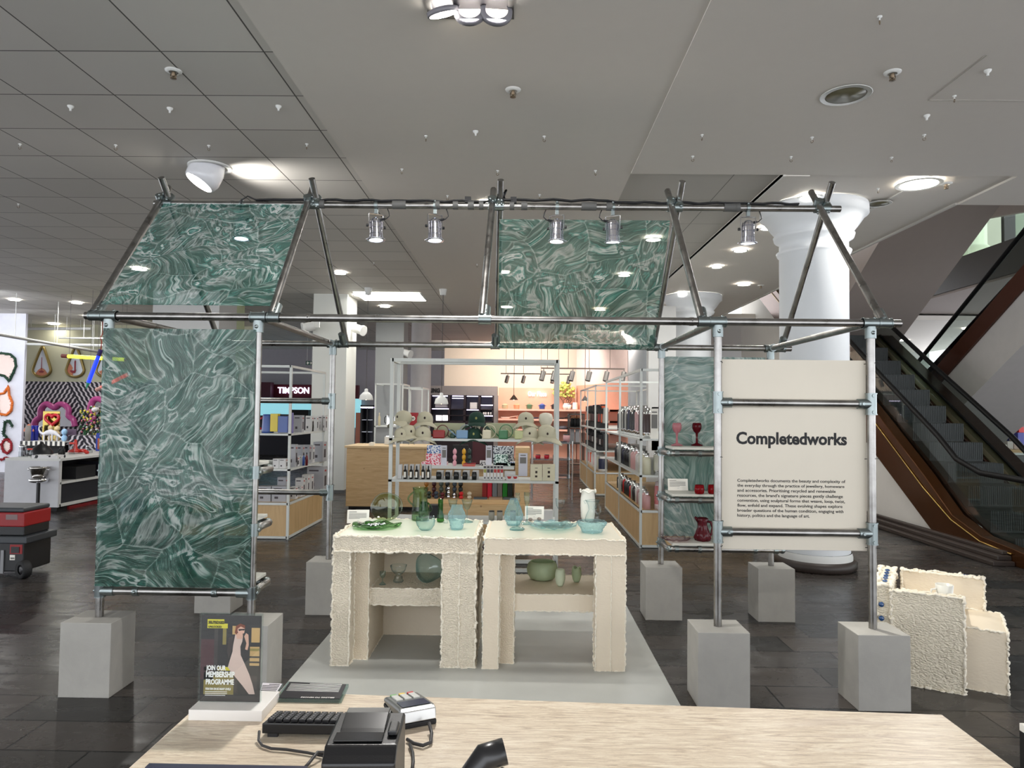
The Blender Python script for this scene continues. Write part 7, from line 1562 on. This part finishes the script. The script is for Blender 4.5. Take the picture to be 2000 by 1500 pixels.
for s_ in (-1, 1): m.path([(fx+s_*.03, fy, za_+hs_*.47), (fx+s_*.04, fy, za_+hs_*.2), (fx+s_*.05, fy, za_+.01)], [.035, .028, .022], 8); m.path([(fx+s_*.07, fy, za_+hs_*.82), (fx+s_*.11, fy, za_+hs_*.62), (fx+s_*.05, fy-.03, za_+hs_*.6)], .02, 8)
m.build('figure', ter, t)
SH('grey_vase', 'grey stone vase behind the terracotta figure', 'vase', 46, 831, 58, [M('stone_grey', (130, 124, 118), .6), M('stone_grey', (130, 124, 118), .6)], 'tub')
SH('blue_vase', 'cobalt blue vase left of the white dinosaur', 'vase', 53, 831, 63, [M('cobalt', (24, 40, 150), .25), M('cobalt', (24, 40, 150), .25)], 'tub', sy+.15); SH('blue_vase', 'second cobalt blue vase behind the white dinosaur', 'vase', 62, 831, 72, [M('cobalt', (24, 40, 150), .25), M('cobalt', (24, 40, 150), .25)], 'tub', sy+.3)
t = thing('dinosaur_ornament', 'white long-necked dinosaur ornament on the checked shelf', 'ornament', (V(92, 858, sy).x, sy+.12, za_)); sx = V(100, 850, sy).x-V(90, 850, sy).x; ux = sx/10
bx_ = V(90, 850, sy).x; Zp = lambda py: V(90, py, sy).z; P_ = lambda px, py: (V(px, py, sy).x, sy+.12, Zp(py))
dm = M('dino_white', (222, 220, 224), .35)
MB().path([P_(72, 833), P_(69.5, 835), P_(69, 840), P_(72, 845), P_(78, 848), P_(85, 846), P_(92, 844), P_(100, 846), P_(106, 850), P_(113, 855), P_(118, 857)], [1.3*ux, 1.2*ux, 1.3*ux, 1.8*ux, 3*ux, 5*ux, 5.6*ux, 4.6*ux, 2.6*ux, 1.2*ux, .4*ux], 12).build('body', dm, t)
for lx_, dy in ((82, -.05), (86, .06), (98, -.05), (102, .06)): a = P_(lx_, 848); MB().tube((a[0], a[1]+dy, za_), (a[0], a[1]+dy, a[2]), 1.1*ux, 1.7*ux, n=8).build('leg', dm, t)
SH('cream_figure', 'cream rocky animal ornament right of the dinosaur', 'ornament', 104, 832, 114, [M('cream_ceramic', (226, 200, 150), .5), M('cream_ceramic', (226, 200, 150), .5)], 'bubble', sy+.25); SH('cream_figure', 'small cream ornament behind the dinosaur neck', 'ornament', 91, 831, 100, [M('cream_ceramic', (226, 200, 150), .5), M('cream_ceramic', (226, 200, 150), .5)], 'bubble', sy+.35)
SH('blue_rabbit', 'pale blue and white ornament at the right end of the checked shelf', 'ornament', 117, 838, 128, [M('pale_blue_ceramic', (160, 200, 234), .4), paper], 'bubble', sy+.1)
SH('photo_card', 'small framed picture behind the pale blue ornament', 'picture', 130, 838, 149, [M('photo_dark', (90, 70, 90), .5)], 'box', sy+.3, .03); SH('gold_mirror', 'gold arched mirror behind the red heart', 'mirror', 84, 803, 117, [M('gold_arch', (150, 132, 70), .15, .9), M('gold_arch', (150, 132, 70), .15, .9)], 'box', sy+.55, .02)
# red heart frame
hp_ = V(102, 835, sy+.5); m = MB(); pts = []
for k in range(40):
    a = 2*pi*k/40; pts.append((hp_.x+.011*9.5*16*sin(a)**3/16*1.55, sy+.48, V(102, 819, sy+.5).z+.0095*(13*cos(a)-5*cos(2*a)-2*cos(3*a)-cos(4*a))*.95))
m.path(pts, .035, 8, closed=True); tag(m.build('heart_mirror', M('heart_red', (190, 20, 34), .3)), 'red heart-shaped frame in front of the gold arch', 'mirror')
# pink tube mirrors
def tubemirror(pxs, label, Y=14.48, r=.075, closed=False, name='tube_mirror'):
    pts = [V(x, y, Y) for x, y in pxs]; P = []
    for i in range(len(pts)-1):
        p0, p1, p2, p3 = pts[max(0, i-1)], pts[i], pts[i+1], pts[min(len(pts)-1, i+2)]
        for k in range(6):
            u_ = k/6; P.append(.5*((2*p1)+(p2-p0)*u_+(2*p0-5*p1+4*p2-p3)*u_*u_+(3*p1-p0-3*p2+p3)*u_**3))
    P.append(pts[-1]); c = sum(pts, Vector())/len(pts); t = thing(name, label, 'mirror', (c.x, Y, min(q.z for q in pts)))
    MB().path(P, r, 12).build('tube_frame', M('pink_gloss', (196, 84, 148), .2), t)
    m = MB(); m.add([(q.x, Y+.02, q.z) for q in pts], [tuple(range(len(pts)))]); m.build('mirror_glass', M('mirror', (226, 226, 226), .04, 1), t)
tubemirror([(66, 833), (69, 822), (78, 814), (80, 798), (90, 789), (100, 793), (107, 796), (115, 790), (126, 791), (134, 800), (134, 812), (143, 820), (146, 833)], 'wavy pink tube-framed mirror on the zigzag wall')
tubemirror([(205, 785), (192, 779), (182, 782), (177, 792), (176, 805), (182, 815), (178, 826)], 'second pink tube-framed mirror cut off by the steel post')
# teardrop mirrors
def teardrop(px, label, art):
    Y = 14.53; c = V(px, 712, Y); s2 = V(px+1, 712, Y).x-c.x; t = thing('teardrop_mirror', label, 'mirror', (c.x, Y, V(px, 737, Y).z), 0, 'teardrop mirrors on the sage wall')
    out = []
    for k in range(41):
        a = -pi/2+2*pi*k/41
        out.append((17.5*cos(a)*(1 if sin(a) < 0 else (1-.62*sin(a)**.9)), (14 if sin(a) < 0 else 44)*sin(a)))
    zc = V(px, 722, Y).z
    def P(x, z, dy): return (c.x+x*s2, Y+dy, zc+z*s2)
    m = MB(); m.path([P(x, z, -.02) for x, z in out], .035, 8, closed=True); m.build('frame', M('brass_rim', (136, 118, 70), .35, .6), t)
    m = MB(); m.add([P(x, z, -.015) for x, z in out], [tuple(range(41))]); m.build('mirror_glass', M('mirror_pale', (214, 220, 228), .3, .2), t)
    sk = M('print_skin', (190, 120, 90), .6); lp = M('print_lip', (130, 40, 50), .6); m = MB()
    if art == 0: m.add([P(x, z, -.03) for x, z in ((-12, -8), (-7, -1), (0, 4), (7, -1), (12, -8), (7, -13), (-7, -13))], [(0, 1, 2, 3, 4, 5, 6)], 0); m.add([P(x, z, -.034) for x, z in ((-6, -4), (0, -1), (6, -4), (3, -6), (-3, -6))], [(0, 1, 2, 3, 4)], 1); m.add([P(x, z, -.036) for x, z in ((-1, 0), (1, 0), (.6, 24), (-.6, 24))], [(0, 1, 2, 3)], 1)
    elif art == 1: m.add([P(x, z, -.03) for x, z in ((-14, 16), (-7, 8), (-4, 3), (-7, -2), (-3, -5), (-4, -12), (-12, -9), (-16, 0))], [tuple(range(8))], 0); m.add([P(x, z, -.034) for x, z in ((-9, -1), (-2, -2), (3, 0), (1, -7), (-4, -7), (-9, -4))], [tuple(range(6))], 1); m.add([P(x, z, -.036) for x, z in ((-1, -3), (2, -2), (1.8, 16), (0, 19), (-1.4, 15))], [tuple(range(5))], 1)
    else: m.add([P(x, z, -.03) for x, z in ((-12, -4), (0, 2), (10, -4), (4, -12), (-6, -12))], [tuple(range(5))], 0)
    m.build('printed_art', [sk, lp], t)
teardrop(83, 'leftmost teardrop mirror printed with a slim brown motif', 0); teardrop(148, 'second teardrop mirror printed with a profile and red lips', 1); teardrop(207, 'teardrop mirror half hidden behind the steel corner post', 2)
# wreath mirrors on the pillar
def wreath(pts, label, mat, rpx=3.2, Y=12.40, n=90, spike=1.0, glass=True, closed=True):
    P3 = [V(x, y, Y) for x, y in pts]; s2 = V(11, 800, Y).x-V(10, 800, Y).x; k_ = len(P3); c = sum(P3, Vector())/k_
    t = thing('wreath_mirror', label, 'mirror', (c.x, Y, min(q.z for q in P3))); m = MB(); loop = []
    for i in range(k_ if closed else k_-1):
        a, b = P3[i], P3[(i+1) % k_]
        for j in range(8): loop.append(a+(b-a)*j/8)
    m.path(loop, rpx*s2*.7, 8, closed=closed); random.seed(int(pts[0][1]))
    for _ in range(n):
        q = random.choice(loop); d = Vector((random.uniform(-1, 1), random.uniform(-1, .1), random.uniform(-1, 1))).normalized(); m.tube(q, q+d*rpx*s2*1.5*spike, rpx*s2*.45, rpx*s2*.05, n=5)
    m.build('fringe', mat, t)
    if glass: g_ = MB(); g_.add([(q.x, Y+.012, q.z) for q in P3], [tuple(range(k_))]); g_.build('mirror_glass', M('mirror_warm', (206, 186, 178), .25, .3), t)
gw = M('fringe_green', (22, 60, 40), .7, var=.3); rw = M('fringe_red', (150, 16, 30), .7, var=.3)
wreath([(-20, 690), (5, 690), (20, 692), (29, 700), (31, 715), (26, 727), (21, 738), (18, 744), (8, 734), (-20, 728)], 'green fringed mirror at the top left photo edge', gw)
wreath([(-4, 770), (8, 768), (16, 755), (18, 772), (24, 786), (22, 802), (12, 811), (-2, 808), (-6, 790)], 'flame-coloured fringed mirror on the white pillar', M('fringe_flame', (226, 110, 24), .6, var=.4), 3)
wreath([(24, 832), (18, 822), (10, 824), (8, 838), (7, 848), (14, 856)], 'dark green fringed snake-shaped frame on the white pillar', gw, 3.2, glass=False, closed=False)
wreath([(3, 868), (8, 860), (16, 858), (22, 866), (22, 878), (14, 886), (6, 880)], 'red fringed heart mirror below the green snake shape', rw, 3)
wreath([(-4, 896), (4, 898), (12, 894), (18, 896), (20, 903)], 'red fringe peeking above the white counter', rw, 2.6, glass=False, closed=False)
# flowers
random.seed(11)
fp = V(182, 850, 12.6); t = thing('flower_display', 'bunch of artificial flowers beside the pink mirror', 'flowers', (fp.x, 12.6, fp.z-.3))
fl_m = [M('fl_white', (226, 224, 220), .6), M('fl_yellow', (226, 206, 70), .6), M('fl_pink', (206, 110, 130), .6), M('fl_leaf', (30, 84, 44), .7), M('fl_dark', (50, 56, 30), .7)]
m = MB(); sp = V(183, 850, 12.6).x-V(182, 850, 12.6).x
for k in range(170):
    px = random.uniform(156, 206); py = random.uniform(800, 848) if k > 20 else random.uniform(792, 812)
    q = V(px, py, 12.6+random.uniform(-.3, .3)); m.ball(q, random.uniform(1, 2.6)*sp, 6, random.choice([0, 1, 1, 2, 3, 3, 4, 4]))
for k in range(14): q = V(random.uniform(160, 202), 840, 12.6); m.tube(q, (q.x+random.uniform(-.1, .1), 12.6, fp.z-.35), .012, n=5, m=3)
q = V(187, 800, 12.4); m.ball(q, (7*sp, .1, 5*sp), 12, 0)
m.build('blooms', fl_m, t); MB().bx(V(150, 848, 12.7).x, 12.4, 0, V(215, 848, 12.7).x, 12.9, V(180, 850, 12.6).z).build('stand', zig, t)
tag(MB().bx(V(187, 870, 8.3).x, 8.3, WT, V(211, 870, 8.3).x, 8.35, V(190, 846, 8.3).z).bx(V(191, 870, 8.3).x, 8.29, WT+.03, V(209, 870, 8.3).x, 8.3, V(190, 856, 8.3).z, 1).build('blue_framed_picture', [M('frame_blue', (24, 60, 170), .5), M('picture_orange', (176, 90, 60), .6, var=.4)]), 'blue framed picture beside the steel post', 'picture')
# neon pencils
def pencil(a, b, Y, col, tip, label, end=None):
    A_, B_ = V(a[0], a[1], Y), V(b[0], b[1], Y); t = thing('giant_pencil', label, 'ornament', ((A_.x+B_.x)/2, Y, min(A_.z, B_.z))); d = (B_-A_).normalized(); L_ = (B_-A_).length; r = .035
    MB().tube(A_+d*.14, Vector((A_.x+d.x*.14, Y, CH)), .004, n=5).tube(B_-d*.2, Vector((B_.x-d.x*.2, Y, CH)), .003, n=5).build('hanging_wire', M('thin_wire', (120, 116, 116), .5), t)
    MB().tube(A_+d*.12, B_-d*.12, r, n=8).build('glowing_body', M('neon_'+label[:6], col, .4, emit=col, es=1.6), t); MB().tube(A_, A_+d*.12, r*1.1, n=10).build('end_cap', M('cap_'+label[:6], end or (120, 50, 40), .5), t); MB().tube(B_-d*.12, B_, r, .006, n=10).build('tip', M('tip_'+label[:6], tip, .5), t); return t
pencil((121, 695), (256, 703), 9.6, (216, 230, 60), (206, 160, 110), 'yellow glowing giant pencil hanging level left of the steel frame')
bp_ = pencil((197, 683), (168, 759), 9.0, (16, 40, 220), (60, 160, 130), 'blue glowing giant pencil hanging at a slant', (50, 30, 110)); pencil((188, 762), (262, 725), 9.8, (230, 60, 50), (70, 130, 190), 'red glowing giant pencil seen through the swirled panel', (200, 150, 140))
MB_ = MB(); a = V(197, 683, 9.0); MB_.path([a, a+Vector((.01, 0, .15)), a+Vector((-.02, 0, .22)), a+Vector((.03, 0, .3)), (a.x, 9.0, CH)], .008, 6); MB_.build('red_cord', M('red_string', (180, 40, 30), .6), bp_)
# white hanging rails
def rail(a, b, Ya, Yb_, label, r=.03):
    A_, B_ = V(a[0], a[1], Ya), V(b[0], b[1], Yb_); m = MB().tube(A_, B_, r, n=8); c = (A_+B_)/2
    t = thing('hanging_rail', label, 'rail', (c.x, c.y, min(A_.z, B_.z))); m.build('rail', white, t); m = MB()
    for f in (.15, .5, .85): q = A_+(B_-A_)*f; m.tube(q, (q.x, q.y, CH), .006, n=5)
    m.build('drop_wires', white, t)
rail((-10, 652), (210, 690), 9, 12, 'white rail slanting down to the right over the far left shop'); rail((0, 671), (212, 675), 12.5, 12.5, 'white rail just above the teardrop mirrors'); rail((40, 642), (178, 642), 13.5, 13.5, 'uppermost level white rail over the far left shop', .035); rail((115, 660), (212, 661), 13, 13, 'short white rail right of the slanted one', .02)
lamp('left_shop_fill', 'AREA', (-9, 11.5, 3.5), 5, (-9.3, 14, 1.4), (.95, .97, 1), size=3, sy=1)  # added fill without a fixture for the sage and zigzag walls
lamp('left_shop_fill', 'AREA', (-8.5, 8.5, 3.5), 45, (-9.8, 12.3, 1.6), (.88, .93, 1), size=2, sy=1)  # added fill, no fixture, aimed to brighten the white pillar
# red and black tool box stack
tb = G(22, 1128, 0); s = (tb-Vector((CX, CY, H))).dot(_f)/F
t = thing('rolling_tool_box', 'red and black rolling tool box stack at the left photo edge', 'tool box', (tb.x, tb.y, 0), 0, world=False)
rd_ = M('tool_red', (140, 14, 20), .4); bk = M('tool_black', (24, 25, 27), .45); W2 = 30*s
h = lambda py: (1128-py)*s*1.0
MB().bx(-.42, 0, .05, 22*s, .38, h(1058)).build('lower_case', bk, t, bev=.012)
MB().bx(-.45, -.02, h(1062), 30*s, .41, h(1048)).build('lower_lid', M('tool_lid', (50, 54, 58), .4), t, bev=.01)
MB().bx(-.42, .01, h(1048), 20*s, .36, h(1022)).build('upper_case', bk, t, bev=.012)
MB().bx(-.42, .0, h(1030), 21*s, .37, h(1002)).build('red_band', rd_, t, bev=.01)
MB().bx(-.42, .0, h(1002), 19*s, .37, h(993)).build('upper_lid', M('tool_lid', (50, 54, 58), .4), t, bev=.014)
MB().bx(-4*s, -.006, h(1082), 20*s, .0, h(1064)).build('red_latch', rd_, t); MB().bx(-1*s, -.012, h(1080), 15*s, -.005, h(1068)).build('latch_recess', bk, t)
MB().bx(-4*s, -.004, h(1094), 6*s, .0, h(1084)).build('label', paper, t); textmesh('label_text', 'YETI', 8*s, .02, .0005, .001, ink, t, (0, 0, 0)).location = (-3*s, -.0055, h(1092))
MB().bx(-15*s, -.012, h(1120), -21*s, .0, h(1075)).build('grey_strut', M('strut_grey', (130, 130, 132), .4, .5), t); MB().bx(-15*s, -.002, h(1016), 8*s, .002, h(1006)).build('badge', M('badge_grey', (120, 100, 100), .5), t)
Rw = 17*s
m = MB(); Mw = Matrix.Rotation(pi/2, 3, 'Y')
m.lathe([(Rw*.55, -.03), (Rw*.95, -.035), (Rw, -.02), (Rw, .02), (Rw*.95, .035), (Rw*.55, .03)], (27*s, -.02, Rw), 36, M=Matrix.Rotation(math.radians(62), 3, 'Z') @ Mw)
wh_ = m.build('wheel', M('tyre', (20, 20, 21), .7), t); m = MB(); m.lathe([(.001, -.03), (Rw*.2, -.032), (Rw*.56, -.02), (Rw*.56, .02), (.001, .02)], (27*s, -.02, Rw), 24, M=Matrix.Rotation(math.radians(62), 3, 'Z') @ Mw); m.build('hub', M('hub_dark', (36, 36, 38), .4), wh_)
# sales table beyond the escalator at the right edge
t = thing('white_display_table', 'white framed table of goods beyond the escalator at the right edge', 'table', (V(1985, 890, 8.5).x, 8.5, 0))
x0, x1 = V(1944, 890, 8.5).x, V(1944, 890, 8.5).x+1.4; z0 = V(1960, 884, 8.5).z
MB().bx(x0, 8.5, z0-.04, x0+.04, 9.5, z0).bx(x0, 8.5, z0-.04, x1, 8.54, z0).bx(x0, 8.5, 0, x0+.04, 8.54, z0).bx(V(1969, 890, 8.5).x, 8.5, 0, V(1969, 890, 8.5).x+.04, 8.54, z0).build('frame', whitem, t); MB().bx(x0, 8.5, z0, x1, 9.6, z0+.05).build('top', ply, t); MB().bx(x0+.04, 8.6, .2, x1, 8.65, z0-.05).build('glass_front', M('dark_glassy', (60, 58, 56), .2), t)
for i, (x, y, c) in enumerate(((1956, 868, (220, 214, 206)), (1968, 862, (206, 200, 196)), (1980, 858, (196, 176, 166)))): SI('folded_goods', 'pale goods, %s on the white framed table at the right edge' % nth(i, 'the left'), 'goods', x, y, x+11, 8.8, z0+.05, [M('gd%d' % i, c, .6)], 'box', 'goods on the right table')
SI('blue_stand', 'blue and white stand with a red item at the far right edge', 'stand', 1988, 845, 2000, 9.2, z0+.05, [M('bluestand', (60, 70, 150), .5)], 'box', d=.3); SI('red_item', 'red item on top of the blue stand at the right edge', 'item', 1990, 834, 2000, 9.25, V(1990, 845, 9.2).z, [M('reditem', (200, 50, 50), .5)], 'box')
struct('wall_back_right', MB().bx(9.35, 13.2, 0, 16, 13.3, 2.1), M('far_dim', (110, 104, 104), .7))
# counter fill: spot added at the recessed box's left head to brighten the till
lamp('light', 'SPOT', (1.9, -.35, CH-.16), 120, (2.35, -2.6, .9), size=.08, angle=80, blend=1)
